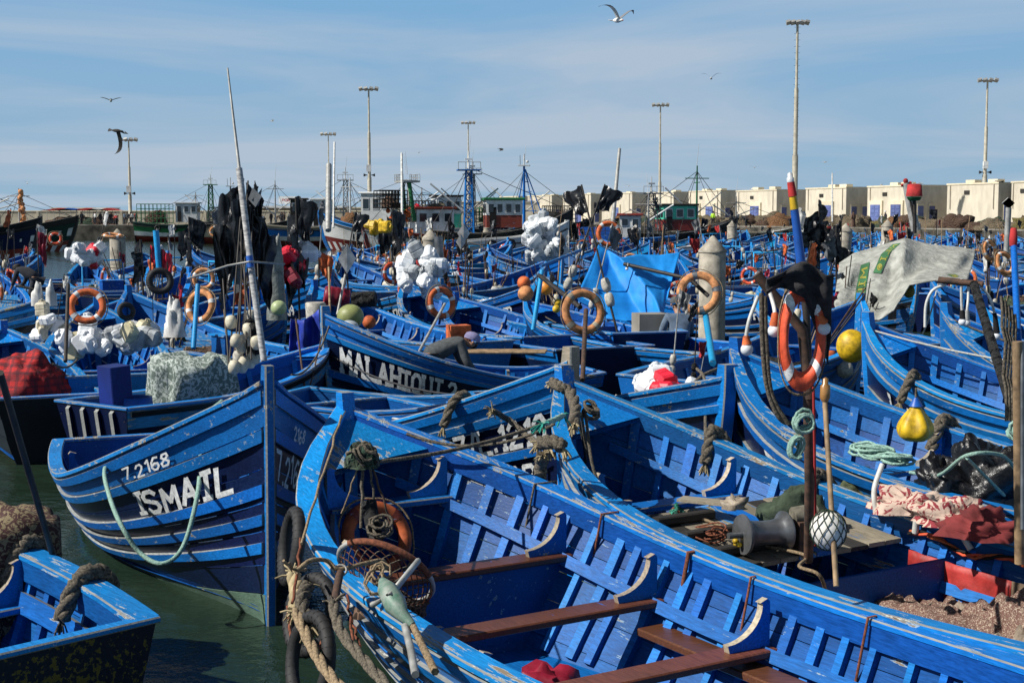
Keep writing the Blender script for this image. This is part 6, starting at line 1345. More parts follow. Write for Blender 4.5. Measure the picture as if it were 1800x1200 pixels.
# S boat load
jr=random.Random(4)
jug_cluster('red and white jerrycans standing in the bow of the boat lettered SOMBA',bp(Sb,hS,.80,.0,1.1),9,.26,rnd=jr,ms=[REDPL,JUG,REDPL,JUG],s=1.25,flat=.6)
mb=MB(); mb.lathe([(.13,-.1),(.14,-.05),(.14,.05),(.13,.1)],REDPL,n=18); tag(mb.build('red_jug',None,bp(Sb,hS,.50,-.3,.98),(1.2,.2,.4)),'round red canister near the stern of the boat lettered SOMBA','canister')
heap('plastic_sack','clear white plastic sack among the red jerrycans','plastic sack',bp(Sb,hS,.66,-.1,.9),.28,.2,.24,plain('thin_white_plastic',(.62,.62,.60),rough=.35,var=.15,scale=8,bump=.8,dist=.03),8,rough=.6)
rope(0,0,pts=spl([P(1270,645,1.5),P(1235,660,1.45),P(1200,690,1.3),P(1150,720,1.15),P(1080,725,1.1),P(1035,735,1.3)],6),r=.016,m=ROPE_G,label='grey hose lying along the rail of the boat lettered SOMBA')
rope(0,0,pts=spl([P(1225,648,1.5),P(1238,665,1.45),P(1240,720,1.2),P(1240,790,.9)],6),r=.016,m=ROPE_G,label='grey hose hanging down the bow of the boat lettered SOMBA')
# H boat load
deck_planks(H,hH,.30,.52,.10,.17,lambda k:[BLUE,BLUE_WORN,BLUE][k%3],rnd=random.Random(9))
for k,(px,py) in enumerate(((1540,800),(1575,812),(1520,795))): coil('mint rope heap %s on the side deck'%['middle coil','aft coil','forward coil'][k],P(px,py,1.02),ROPE_M,.17,7,.013,k*3,messy=.07,flatz=.03)
c=P(1515,850,.9); heap('net_bag','olive green net bag hanging in the boat with the mint rope','net bag',(c.x,c.y,.45),.26,.22,.5,plain('olive_net_cloth',(.09,.11,.05),rough=.95,var=.5,scale=16,bump=1,dist=.03),4,rough=.3)
c=P(1720,850,1.0); heap('black_sack','large crumpled black plastic bundle on the blue plank deck','plastic bundle',(c.x,c.y,.88),.42,.30,.38,BLKPL,6,rough=.55,n=26,k=44); c=P(1655,850,1.0); heap('black_sack','smaller black plastic bundle left of the large one','plastic bundle',(c.x,c.y,.9),.2,.2,.28,BLKPL,9,rough=.6,n=18,k=30)
rope(0,0,pts=spl([P(1600,830,1.05),P(1650,835,1.1),P(1700,800,1.4),P(1760,800,1.38),P(1790,830,1.2)],6),r=.014,m=ROPE_M,label='mint rope lying over the large black bundle'); rope(0,0,pts=spl([P(1700,805,1.38),P(1730,835,1.22),P(1765,870,1.0)],6),r=.012,m=ROPE_M,label='short mint rope end down the black bundle')
FC=patterned('red_floral_cloth',(.55,.42,.34),(.24,.03,.04),7,.52,'blot'); c=P(1650,915,.98)
for k,(px,py,rx) in enumerate(((1600,895,.26),(1660,915,.28),(1725,938,.22))): heap('floral_cloth','crumpled red and cream cloth on the blue planks, %s lump'%['left','middle','right'][k],'cloth',P(px,py,.96),rx,.16,.13,FC if k<2 else plain('wine_cloth',(.22,.03,.03),rough=.9,var=.3),k+2,rough=.7,n=14,k=26,rz=-.5)
# buoys
def buoy(label,px,py,d,rpx,m=YELLOWP,sz=1.1,lobed=False,cap=True):
    r=rpx/FP*d; root=thing('buoy',label,'buoy',PD(px,py,d)); mb=MB()
    if lobed:
        rows=[]
        for i in range(13):
            f=i/12; q=r*math.sin(PI*min(.97,(f**.75)*.85+.12))**.7*(1.12-.42*f); rows.append([Vector((math.cos(a)*q*(1+.13*math.cos(5*a)*math.sin(PI*f)),math.sin(a)*q*(1+.13*math.cos(5*a)*math.sin(PI*f)),-r*1.05+2.1*r*f)) for a in [2*PI*j/36 for j in range(36)]])
        mb.grid(rows,m,True,closeu=True)
    else: mb.ball((0,0,0),r,m,20,sz=sz)
    mb.build('ball',root)
    if cap: mb=MB(); mb.lathe([(r*.4,r*.85*sz),(r*.25,r*1.1*sz),(r*.1,r*1.3*sz)],BLPL,n=12); mb.tube([(0,0,r*1.2*sz),(0,0,r*1.8*sz)],.01,ROPE_G,5); mb.build('eye',root)
    return root
buoy('yellow ribbed buoy hanging over the navy side on the right',1609,742,11.9,31,lobed=True); buoy('round yellow buoy behind the black cloth and rusty pole',1497,608,18.5,27,cap=False)
buoy('pale orange float ball left of the yellow floats, upper one',921,497,26.5,12,ORANGE,1,cap=False); buoy('cream and orange float ball below the upper orange one',924,516,26,14,PALEOR,1,cap=False); buoy('bright orange float ball beside the hand rail',960,506,25.5,13,plain('bright_orange',(.85,.30,.02),rough=.5),1,cap=False)
buoy('yellow float below the bright orange ball',981,532,25.5,7,YELLOWP,1,cap=False); buoy('second yellow float below the bright orange ball',978,543,25.2,7,YELLOWP,1,cap=False)
buoy('striped olive float ball behind the tall stem at centre left',616,556,23,24,plain('olive_float',(.30,.33,.12),rough=.5,var=.2),.9,cap=False); buoy('clear plastic float ball below the olive one',613,575,22,18,plain('milky_plastic',(.50,.55,.58),rough=.2,var=.1),.7,cap=False); buoy('half hidden pink float ball beside the blue stem',649,566,24,12,ORANGE,1,cap=False)
def drum(label,px,py,d,wpx,hpx,m,rot,rib=3):
    r=hpx/2/FP*d; L_=wpx/FP*d; mb=MB(); pr=[(r*.9,-L_/2),(r,-L_/2+.02)]
    for k in range(rib): z=-L_/2+L_*(k+1)/(rib+1); pr+=[(r,z-.02),(r*1.05,z),(r,z+.02)]
    pr+=[(r,L_/2-.02),(r*.9,L_/2)]; mb.lathe(pr,m,M=rotm(y=PI/2),n=22); return tag(mb.build('drum',None,PD(px,py,d),rot),label,'drum')
drum('maroon plastic drum lying behind the tall stem',592,522,25,44,34,MAROON,(0,.15,.2)); drum('black net wrapped drum right of the maroon one',640,526,24.5,42,28,NET_K,(0,-.05,-.1))
mb=MB(); mb.lathe([(.15,0),(.16,.05),(.17,.3),(.15,.32)],CORK,n=16); tag(mb.build('crate_bin',None,PD(555,565,23.5)),'white and grey woven bin left of the olive float','bin')
# blue curtain cloth
drape('blue_cloth','translucent deep blue cloth hung beside the boat lettered MALAHI','cloth',lambda u,v:PD(512+u*48+8*v*(u-.5),560+v*68+10*math.sin(u*3)*(1-v)-18*u*(1-v),20.5+.12*math.sin(u*10)+.1*nz(u*3,v*3)),12,10,plain('royal_blue_cloth',(.02,.05,.42),rough=.6,var=.3,bump=.4))
# ---------------------------------------------------------------- blue tent
TNT=[[(1052,430),(1072,441),(1090,453),(1120,447),(1160,448),(1196,443)],[(1043,455),(1068,470),(1100,482),(1133,479),(1162,474),(1188,468)],[(1033,478),(1062,505),(1108,516),(1145,520),(1168,508),(1180,497)],[(1022,502),(1058,535),(1108,545),(1148,555),(1165,545),(1172,528)],[(1022,505),(1062,559),(1112,566),(1150,572),(1161,573),(1164,562)]]
def tent(u,v):
    i=u*5; j=v*4; i0=min(4,int(i)); j0=min(3,int(j)); f=i-i0; g=j-j0; q=lambda a,b:Vector((*TNT[b][a],0))
    p=q(i0,j0).lerp(q(i0+1,j0),f).lerp(q(i0,j0+1).lerp(q(i0+1,j0+1),f),g); seam=abs(u-(.4+.45*v))
    d=27.3-1.5*v+.45*min(1,seam*4)+.05*math.sin(u*16-v*7)*(.2+v*.6)+.12*nz(u*3,v*2.5,2)+.03*nz(u*14,v*2,5)+.5*max(0,u-.4-.45*v)
    return PD(p.x,p.y,d)
drape('blue_tent','bright blue tarpaulin tent rigged over a boat at centre right','tarpaulin',tent,50,40,TARP)
poleobj('dark boom holding the blue tent up on the right',PD(1097,464,26),PD(1212,490,25.2),.035,DKPOLE); poleobj('dark handrail sloping down from the blue post to the faded ring',PD(948,484,24.5),PD(1020,540,22.5),.04,DKPOLE)
poleobj('light blue post under the sloping handrail',PD(953,475,24.5),PD(937,580,24.2),.04,LIGHT); poleobj('blue rail rising behind the light blue post',PD(950,468,24.8),PD(1020,440,26),.03,BLUE_WORN)
bulb('bare bulb hanging in front of the blue tent',[PD(1104,462,25.9),PD(1104,466,25.9),PD(1102,470,25.9)],BLACK,.03); 
put_ring('faded orange life ring propped in front of the blue tent',1025,548,21.8,41,(1.35,.1,.35),PALEOR,GREYW); put_ring('faded orange life ring hung on a blue post beside the large pile',1228,515,22.5,39,(1.3,.55,-.35),PALEOR,STEEL)
poleobj('dark post carrying the faded life ring before the tent',PD(1030,545,21.7),PD(1024,668,19.8),.035,IRON); poleobj('light blue post carrying the life ring beside the large pile',PD(1240,552,22.6),PD(1253,638,20),.05,LIGHT)
poleobj('dark boom end holding the life ring beside the large pile',PD(1212,490,22.8),PD(1245,520,22.6),.035,DKPOLE)
# grey white cover on the right
COV=plain('grey_white_cover',(.43,.44,.40),rough=.9,var=.25,scale=5,bump=.9,dist=.06); 
CV=[[(1475,462),(1500,445),(1545,432),(1590,418),(1640,430),(1690,434),(1716,440)],[(1473,480),(1505,465),(1545,447),(1588,438),(1640,446),(1690,450),(1712,455)],[(1469,510),(1500,505),(1545,500),(1584,490),(1630,472),(1680,472),(1706,476)],[(1466,535),(1500,545),(1545,545),(1582,522),(1612,482),(1660,484),(1702,492)],[(1468,556),(1505,562),(1545,562),(1570,545),(1598,500),(1645,492),(1698,500)]]
def cover(u,v):
    i=u*6; j=v*4; i0=min(5,int(i)); j0=min(3,int(j)); f=i-i0; g=j-j0; q=lambda a,b:Vector((*CV[b][a],0))
    p=q(i0,j0).lerp(q(i0+1,j0),f).lerp(q(i0,j0+1).lerp(q(i0+1,j0+1),f),g)
    d=27.5-2.6*v+.9*u*(1-v)+.12*math.sin(u*26+v*5)*.5+.14*nz(u*7,v*5,2)
    if abs(u-.5)<.08: d-=.35*(1-abs(u-.5)/.08)
    return PD(p.x,p.y,d)
o=drape('boat_cover','large grey white tarpaulin with green printed bands covering a boat on the right','tarpaulin',cover,54,34,COV,th=.02)
GB_=plain('green_print',(.05,.17,.07),rough=.9); YB_=plain('yellow_print',(.45,.40,.06),rough=.9)
def onc(u,v,o_=.05): return cover(u,v)+(Vector((0,0,CAMZ))-cover(u,v)).normalized()*o_
def print_band(u0,v0,u1,v1,w,par,name='printed_band'):
    mb=MB(); rows=[]; n=12; du,dv=u1-u0,v1-v0; L_=math.hypot(du,dv); nx,ny=-dv/L_*w,du/L_*w
    for i in range(n+1):
        f=i/n; rows.append([onc(u0+du*f+nx*g,v0+dv*f+ny*g,.03) for g in (-1,-.33,.33,1)])
    mb.grid(rows,GB_,True); r=MB(); c=(u0+du*.86,v0+dv*.86); 
    for (ra,mm,off) in ((.8,YB_,.036),(.55,GB_,.04),(.4,YB_,.044)): r.poly([onc(c[0]+math.cos(a)*w*ra*.75,c[1]+math.sin(a)*w*ra*1.1,off) for a in [2*PI*k/14 for k in range(14)]],mm)
    st,ww=glyph_strokes('MILI') ; L2=.6*L_
    strokes_mesh(r,st,lambda x,y,k:onc(u0+du*(.08+.62*x/ww)+nx*(y-3)/5.0,v0+dv*(.08+.62*x/ww)+ny*(y-3)/5.0,.038+.0002*k),.4,YB_)
    b=mb.build(name,o); r.build('print_lettering',b)
print_band(.235,.28,.19,.86,.032,o); print_band(.45,.08,.32,.40,.030,o)
print_band(.865,.68,.905,.72,.035,o)
# black and grey props around it
buoy('yellow olive cask under the grey white cover',1598,512,26,10,plain('dull_yellow',(.35,.28,.05),rough=.6),1.2,cap=False)
# ---------------------------------------------------------------- big leaning pole with black flags
root=thing('flag_pole','tall leaning white wrapped pole with thin whip above bunched black flags','flag pole',(0,0,0)); d0=15.5
mb=MB(); mb.tube([PD(464,634,14.1),PD(445,500,14.3),PD(420,296,14.6)],.034,plain('white_tape',(.55,.54,.52),rough=.7,var=.4,scale=14,col2=(.2,.2,.21),stretch=(1,1,3)),9); mb.build('wrapped_pole',root); mb=MB(); mb.tube([PD(421,300,14.6),PD(400,120,15.0)],.019,GALV,6,r1=.010); mb.build('whip',root)
mb=MB(); mb.tube([PD(438,450,14.35),PD(441,470,14.33)],.036,BLPL,8); mb.build('blue_tape',root); mb=MB(); mb.tube([PD(438,460,14.25),PD(400,467,14.3),PD(330,490,14.2)],.012,GALV,6); mb.tube([PD(438,460,14.25),PD(500,464,14.6)],.012,GALV,6); mb.build('cross_bar',root)
for k,(px,py,L_,w,sd,dr,dv,m) in enumerate(((424,318,.80,.36,1,.8,(-1,.1),BLKPL),(432,322,.75,.28,2,.9,(1,.2),BLKPL),(420,365,.85,.40,3,.9,(-1,-.2),BLKPL),(436,365,.85,.42,4,.9,(1,-.1),BLKPL),(428,350,.9,.25,5,.6,(-.5,-.8),GREYPL),(440,380,.7,.35,6,.8,(.9,.4),BLKPL),(415,400,.6,.30,7,.8,(-.8,.5),BLKPL),(446,405,.5,.30,8,.8,(.8,-.5),BLKPL),(424,340,.7,.25,9,.5,(-.2,-1),BLKPL))):
    r_=thing('black_flag','black plastic flag on the tall leaning pole','flag',(0,0,0),0,'black flags bunched on the tall leaning pole'); mb=MB(); flag_mesh(mb,PD(px,py,15.2+.1*math.sin(k*2)),L_,w,m,sd,drop_=dr,dirv=Vector(dv).normalized()[:2],n=14,k=14); mb.build('flag_cloth',r_); q=PD(px+4,py-4,15.2+.1*math.sin(k*2)); mb=MB(); e=PD(404+k*7.5,628+5*math.sin(k*3),14.3+.2*math.sin(k)); mb.tube([q,q.lerp(e,.5)+Vector((.02*math.sin(k),0,0)),e],.010,DKPOLE,5); mb.build('stick',r_)
mb=MB(); mb.poly([PD(452,342,14.9),PD(461,330,14.9),PD(455,362,14.95),PD(442,352,14.9)],GREYPL); mb.prism([PD(444,330,14.9),PD(460,345,14.85),PD(449,364,14.9),PD(436,350,14.95)],(0,.02,0),STEEL); tag(mb.build('radar_plate'),'small grey diamond reflector beside the black flags','reflector')
fr=random.Random(6)
for k in range(22):
    c=PD(405+fr.uniform(0,52),555+fr.uniform(0,90),14.35+fr.uniform(-.2,.25)); mb=MB(); m=[FLOATW,FLOATW,CORK,NET_K,FLOATW][k%5]; mb.lathe([(.02,-.07),(.045,-.06),(.06,-.02),(.06,.02),(.045,.06),(.02,.07)],m,n=12); tag(mb.build('net_float',None,c,(fr.uniform(-.3,.3),fr.uniform(-.3,.3),0)),'%s float below the black flags'%('black' if m is NET_K else 'cream' if m is FLOATW else 'grey'),'float','floats hanging below the black flags')
poleobj('dark stick pole left of the flag bunch',PD(392,490,15),PD(402,640,14.4),.010,DKPOLE)
# lights and poles on the right
bulb('work lamp with white pipe and black socket, left of three on the right boom',[PD(1690,490,12.5),PD(1690,520,12.5),PD(1691,545,12.5),PD(1692,560,12.5)],BLACK,.036); bulb('work lamp with white pipe curving right on the right boom',[PD(1720,500,12.4),PD(1738,520,12.4),PD(1748,550,12.4),PD(1752,585,12.4)],BLACK,.036); bulb('work lamp with white pipe, middle of three on the right boom',[PD(1703,492,12.5),PD(1702,525,12.5),PD(1700,545,12.5),PD(1699,562,12.5)],GALV,.036)
rope(0,0,pts=spl([PD(1662,500,12.6),PD(1640,510,12.6),PD(1628,535,12.6),PD(1626,575,12.6)],6),r=.014,m=WHPIPE,label='white bent pipe arching down left of the work lamps')
poleobj('dark boom carrying the three work lamps',PD(1650,492,12.6),PD(1728,500,12.4),.03,IRON); poleobj('black leaning spar below the work lamps',PD(1712,500,12.4),PD(1792,760,10),.04,NET_K); poleobj('red tipped blue post near the right edge',PD(1782,432,13.5),PD(1790,600,12.5),.03,BLUE)
mb=MB(); mb.lathe([(.035,0),(.04,.06),(.03,.16),(.02,.17)],C_RED,PD(1781,432,13.5),n=10); tag(mb.build('red_lamp'),'red lamp on top of the blue post near the right edge','lamp')
poleobj('crusted vertical pole at the right edge',PD(1788,600,8.4),P(1792,990,.9),.03,BAMBOO); poleobj('blue grey pipe strapped to the crusted pole',PD(1797,600,8.4),PD(1797,930,8.2),.012,STEEL)
coil('mint rope knot on the crusted pole at the right edge',PD(1782,762,9),ROPE_M,.07,8,.012,7,rot=(1.3,.2,0),messy=.03)
for k in range(5): rope(PD(1760+6*k,520+8*k,9.2),PD(1770+5*k,740,9),.0,.010,ROPE_G,label='%s grey cord running down beside the crusted pole'%['first','second','third','fourth','fifth'][k],wob=.03,n=8)
jug_cluster('white jugs in a net bag by the rail at the right edge',gp(J3,hJ2,.60,-1,-.3,.0),7,.17,rnd=jr,s=1.1)
# beacon frames right background
root=thing('beacon_pole','leaning grey pole with a red cross lamp near the two lilac doors','beacon',(0,0,0)); mb=MB(); mb.tube([PD(1592,322,38),PD(1600,360,38),PD(1610,405,38)],.09,GALV,8,r1=.13); mb.build('pole',root); mb=MB(); mb.tube([PD(1584,326,38),PD(1602,321,38)],.04,C_RED,5); mb.ball(PD(1592,318,38),.07,C_RED,8); mb.build('red_head',root)
root=thing('beacon_lamp','square red beacon lamp on a dark stand before the lilac doors','beacon',(0,0,0)); mb=MB(); mb.lathe([(.20,0),(.16,.08),(.12,.1)],GREENP,PD(1607,346,37),rotm(x=PI),12); mb.build('base',root); mb=MB(); mb.lathe([(.2,0),(.17,.3),(.1,.32)],C_RED,PD(1607,345,37),n=12,sq=.5); mb.build('lens',root); mb=MB(); mb.tube([PD(1607,348,37),PD(1608,410,37)],.05,DKPOLE,6); mb.tube([PD(1600,352,37),PD(1610,400,37)],.03,DKPOLE,6); mb.build('stand',root)
root=thing('diamond_sign','grey diamond shaped reflector on a pole near the right edge','reflector',(0,0,0)); mb=MB(); mb.poly([PD(1773,347,30),PD(1784,357,30),PD(1774,367,30),PD(1762,357,30)],STEEL); mb.prism([PD(1773,347,30),PD(1784,357,30),PD(1774,367,30),PD(1762,357,30)],(0,.05,0),GALV); mb.build('plate',root); mb=MB(); mb.tube([PD(1773,365,30),PD(1768,460,30)],.06,GALV,6); mb.build('pole',root)
# jug heaps read clearly in the photo
jug_cluster('big heap of white plastic jugs on the bow at centre',PD(740,498,25.2),30,.36,rnd=jr,s=1.25,hollow=.72,ms=[JUG,JUG,JUG,JUGG])
jug_cluster('towering heap of white plastic jugs on the curved bow boat',PD(955,448,33),36,.42,rnd=jr,s=1.35,flat=1.15,hollow=.72,ms=[JUG,JUG,JUGG])
jug_cluster('white jugs tumbled in the bow of the open boat, right pile',PD(230,606,20.0),14,.26,rnd=jr,s=1.15,flat=.7,ms=[JUG,JUGG,JUG,JUGY]); jug_cluster('white and tan jugs tumbled in the open boat, left pile',PD(145,616,20.0),12,.26,rnd=jr,s=1.15,flat=.6,ms=[JUG,JUG,JUGY])
jug_cluster('white jugs with one red jug in front of the open water pile',PD(155,460,34),18,.42,rnd=jr,s=1.3,flat=.6,ms=[JUG,JUG,JUG,JUG,REDPL]); jug_cluster('red jerrycans tied at the stern left of centre',PD(513,482,27),8,.28,rnd=jr,s=1.5,ms=[REDPL,REDPL,MAROON]); jug_cluster('white jerrycans tied above the red ones left of centre',PD(522,455,27.3),5,.2,rnd=jr,s=1.4,ms=[JUG])
jug_cluster('white jugs hung on the quarter right of the tyre',PD(80,590,20.5),9,.16,rnd=jr,s=.9,flat=1.3,ms=[FLOATW,FLOATW,JUG]); jug_cluster('yellow jerrycans hanging by the black flag left of centre',PD(672,412,40),4,.25,rnd=jr,s=1.6,ms=[YELLOWP])
for k,(px,py,d,rp,ori,m,lab) in enumerate(((153,538,19.5,33,(1.25,.1,.2),ORANGE,'orange life ring on the stem above the white jugs'),(352,538,20.5,31,(1.3,.4,-.6),PALEOR,'faded life ring tilted right of the tyre'),(776,532,24,29,(1.3,.5,.5),ORANGE,'orange life ring hung inside the open boat below the jug heap'),(1070,411,30,23,(1.45,.1,.2),ORANGE,'orange and white life ring standing behind the blue tent'),(97,419,34,11,(1.4,0,.3),REDOR,'small red life ring on a post at the left'),
   (198,414,31,17,(.15,.1,0),PALEOR,'pale life ring lying flat on a pole beside the open water pile'),(1740,440,26,19,(1.3,.4,.5),PALEOR,'faded life ring behind the grey white cover'),(1766,463,22,22,(1.2,.3,.4),PALEOR,'faded life ring right of the grey white cover'),(378,407,38,10,(1.4,.6,0),PALEOR,'small faded life ring left of the tall black flags'),(690,480,30,20,(1.3,.9,.4),REDOR,'red life ring edge on left of the jug heap'),
   (712,460,32,17,(1.2,.7,.2),PALEOR,'yellow brown life ring left of the jug heap'),(358,490,24,20,(1.4,1.3,0),PALEOR,'life ring seen edge on behind the tyre'))):
    put_ring(lab,px,py,d,rp,ori,m,WHITEP)
tyre('black tyre hanging at the bow behind the white jugs',PD(281,494,21),(1.35,.15,.3),.155,.048)
tyre('black tyre hung on the navy bow lettered LA F2',PD(222,547,22.5),(1.3,.3,.5),.11,.04)
poleobj('dark post before the orange ring above the white jugs',PD(120,500,19.3),PD(115,635,18),.025,DKPOLE); poleobj('pale blue post right of the faded ring',PD(348,500,20),PD(340,612,19.5),.035,LIGHT); poleobj('blue post left of the black flag bunch',PD(274,405,28),PD(280,475,28),.06,LIGHT); poleobj('pale blue post right of the blue post',PD(396,448,25),PD(393,520,25),.04,LIGHT)
poleobj('rust brown thin pole beside the boat lettered MALAHI',PD(520,560,19.2),PD(538,702,18.3),.014,IRON); poleobj('second rusty cord pole beside the boat lettered MALAHI',PD(566,590,19),PD(540,700,18.4),.010,IRON)
poleobj('grey pole leaning from the boat interior behind the leaning man',PD(782,534,22),PD(728,634,20.5),.022,GALV); poleobj('short grey bollard post before the small wood stem',PD(770,415,33),PD(773,455,33),.10,STEEL)
poleobj('pinkish marker pole with red sleeve left of the maroon drum',PD(578,470,25),PD(580,550,24),.02,BAMBOO); poleobj('pale leaning pole right of the maroon drum',PD(607,483,25),PD(593,553,24.5),.025,GALV)
poleobj('tall thin whip aerial rising before the cream stores',PD(1089,262,48),PD(1076,402,46),.055,GALV,r1=.075); poleobj('tall thin pole left of the tall black flags',PD(578,290,48),PD(577,405,46),.10,GALV); poleobj('very thin white aerial above the stores',PD(1463,305,60),PD(1463,390,58),.03,WHPIPE); poleobj('thin white aerial right of the green frame',PD(706,270,60),PD(707,420,56),.05,WHPIPE); poleobj('thin aerial beside the slim lamp mast',PD(588,250,60),PD(586,400,58),.04,WHPIPE)
# tall black hanging flags
for k,(px,py,d,L_,w,n_,lab) in enumerate(((520,350,27,1.35,.42,5,'tall ragged black flags hanging left of centre'),(332,385,33,1.1,.45,3,'black flags on a stick at the left of the flag bunch'),(690,372,42,1.5,.55,4,'black flags before the white trawler'),(1440,355,33,1.2,.75,5,'black flags flying before the tallest mast store'),(1470,400,31,.9,.6,3,'grey black flags over the leaning pile'),(247,425,27,.95,.4,2,'flat black flag left of the pink flags'),(1120,400,44,.8,.4,2,'dark cloth beside the small cone topped pile'),(820,425,45,.7,.4,2,'dark flags right of the concrete pile at centre'))):
    root=thing('flag_bundle',lab,'flags',(0,0,0)); e=PD(px,py-4,d)
    mb=MB(); mb.tube([e,Vector((e.x+.05,e.y,.7))],.022,DKPOLE,6); mb.build('pole',root)
    for j in range(n_): mb=MB(); flag_mesh(mb,e-Vector((0,0,j*L_*.22)),L_*.6,w*(1-.06*j),GREYPL if 'grey' in lab and j%2 else BLKPL,k*7+j,drop_=.35+.1*j,dirv=Vector((math.cos(j*2.3+k*.4),math.sin(j*2.3+k*.4)))[:],n=9,k=9); mb.build('flag',root)
def smallflag(label,px,py,d,w,h_,m,tilt=.2,pole=1.0):
    root=thing('marker_flag',label,'flag',(0,0,0)); mb=MB(); e=PD(px,py,d); mb.tube([e,e-Vector((0,0,pole))],.014,DKPOLE,5); mb.build('pole',root); mb=MB(); flag_mesh(mb,e,h_,w,m,px*.1,drop_=.6,dirv=(1,.2)); mb.build('flag',root)
for a in ((65,393,34,.35,.35,C_WHITE,'small white flag at the left'),(66,405,33,.3,.7,MAROON,'dark red rag flag at the left'),(264,430,28,.25,.4,REDPL,'pink red flag left of the blue post'),(284,438,28,.25,.5,REDPL,'magenta flag right of the blue post'),(560,440,28,.35,.5,ORANGE,'brown orange flag right of the red jerrycans'),(303,515,24,.2,.5,C_RED,'red rag above the white sack'),(770,300+130,34,.3,.5,ORANGE,'orange pennant left of the grey post')): smallflag(a[6],a[0],a[1],a[2],a[3],a[4],a[5])
mb=MB()
for px,py,d,s_,lab in ((610,455,25,26,'silver diamond reflector right of the red jerrycans'),(815,395+15,40,18,'white and pink diamond flag right of the centre pile'),(810,425,39,14,'white black diamond flag below the pink one')):
    mb=MB(); p=lambda x,y,dd=0:PD(px+x*s_*.62,py+y*s_,d+dd)
    mb.poly([p(0,-1),p(-1,0,.1),p(0,1,-.1)],GREYPL if 'silver' not in lab else STEEL); mb.poly([p(0,-1),p(1,0,.1),p(0,1,-.1)],C_WHITE); tag(mb.build('diamond_reflector'),lab,'reflector'); poleobj('thin pole under the '+lab[:34].strip(),PD(px,py+s_,d),PD(px+4,py+s_*3.2,d),.015,DKPOLE)
heap('grey_sack','grey translucent sack hanging from a pole left of the maroon drum','sack',PD(485,560,22),.16,.12,1.15,plain('dirty_clear_plastic',(.22,.24,.22),rough=.35,var=.3,scale=7,bump=.8,dist=.04),3,rough=.3)
heap('white_sack','white sack hanging below the red rag','sack',PD(308,590,22.5),.16,.12,.55,C_WHITE,5,rough=.4); buoy('pale green jug at the foot of the grey sack',490,541,21.5,14,LIME,.95,cap=False)
for k,(px,py) in enumerate(((67,520),(90,520))): heap('white_sock','white cloth bag hung on a post at the left, %s'%['left one','right one'][k],'bag',PD(px,py+15,21.5),.09,.08,.32,C_WHITE,k,rough=.4,n=8,k=14)
mb=MB(); mb.box((0,0,0),(.55,.5,.4),QUAYC); tag(mb.build('grey_box',None,PD(1143,570,25.4),(0,0,.2)),'grey concrete coloured box below the blue tent','box')
mb=MB(); mb.box((0,0,0),(.32,.3,.3),ORANGE); tag(mb.build('orange_crate',None,PD(806,588,21.8),(0,0,.3)),'orange crate in the open boat behind the leaning man','crate')
mb=MB(); 
for i in range(9): mb.tube([(-.65,-.2+i*.05,0),(.65,-.2+i*.05,.01)],.022,BAMBOO,6)
tag(mb.build('cane_bundle',None,PD(885,618,21.5),(0,0,-.1)),'flat bundle of canes lying right of the leaning man','canes')
# ---------------------------------------------------------------- gear in the packed fleet
rr=random.Random(21)
def first(f): 
    o=f(); return o
POLEP=[]
for i,(h_,fm,fl,n_) in enumerate(((2.3,BLKPL,CORK,2),(2.0,BLKPL,FLOATW,1),(2.5,BLKPL,NET_K,2),(1.9,C_RED,FLOATW,1),(2.1,C_WHITE,ORANGE,1),(2.4,None,CORK,3),(1.8,ORANGE,FLOATW,1),(2.2,GREYPL,CORK,2))):
    POLEP.append((dan_buoy('x',(0,0,-50),h_,(0,0,0),fm,fl,[DKPOLE,BAMBOO,DKPOLE,GALV][i%4],i,None,.26,n_,.34),['black','black','black','red','white','bare','orange','grey'][i]))
RINGP=[(ring_mesh(m,b,R_=.28,r=.06),n) for m,b,n in ((ORANGE,WHITEP,'orange'),(PALEOR,STEEL,'faded orange'),(REDOR,WHITEP,'red'))]
JUGP=[(jug_cluster('x',(0,0,-50),n,r_,rnd=rr,ms=ms,s=1.15,flat=.8),nm) for n,r_,ms,nm in ((10,.28,[JUG],'white'),(8,.24,[JUG,JUG,JUGY],'white and yellowed'),(6,.22,[REDPL,JUG],'red and white'),(6,.2,[JUG,BLPL],'white and blue'))]
FLP=[]
for m,n in ((FLOATW,'cream'),(ORANGE,'orange'),(CORK,'grey'),(YELLOWP,'yellow'),(BLKPL,'black')):
    mb=MB(); mb.ball((0,0,0),.16,m,14); FLP.append((tag(mb.build('float_ball'),'x','float'),n))
HP=[]
for i,(m,n) in enumerate(((NET_B,'brown'),(NET_G,'green'),(NET_K,'black'),(NET_T,'tan'),(plain('white_sacking',(.5,.5,.47),rough=.9,bump=.6),'white sack like'),(BLKPL,'black plastic'))): HP.append((heap('net_pile','x','net pile',(0,0,0),.55,.4,.4,m,i,rough=.5,strands=3,n=9,k=16),n))
mb=MB(); mb.torus((0,0,0),.2,.07,RUBBER,n=20,k=7); TYP=tag(mb.build('tyre'),'x','tyre')
mb=MB()
for s_ in (-1,1): mb.tube([(0,0,0),(0,0,1.5)],.02,GALV,5)
mb=MB(); mb.tube([(-1.4,0,0),(1.0,0,.03)],.022,BAMBOO,6); mb.box((1.25,0,.035),(.6,.13,.02),BLUE); OAR=tag(mb.build('oar'),'x','oar')
mb=MB(); mb.box((0,0,.02),(.5,.36,.04),BLPL); 
for s_ in (-1,1): mb.box((0,s_*.17,.15),(.5,.02,.26),BLPL); mb.box((s_*.24,0,.15),(.02,.32,.26),BLPL)
CRT=tag(mb.build('fish_crate'),'x','crate')
mb=MB(); mb.lathe([(.001,0),(.20,0),(.22,.03),(.22,.5),(.2,.55),(.001,.56)],BLPL,n=14); DRP=tag(mb.build('plastic_drum'),'x','drum')
CB=[]
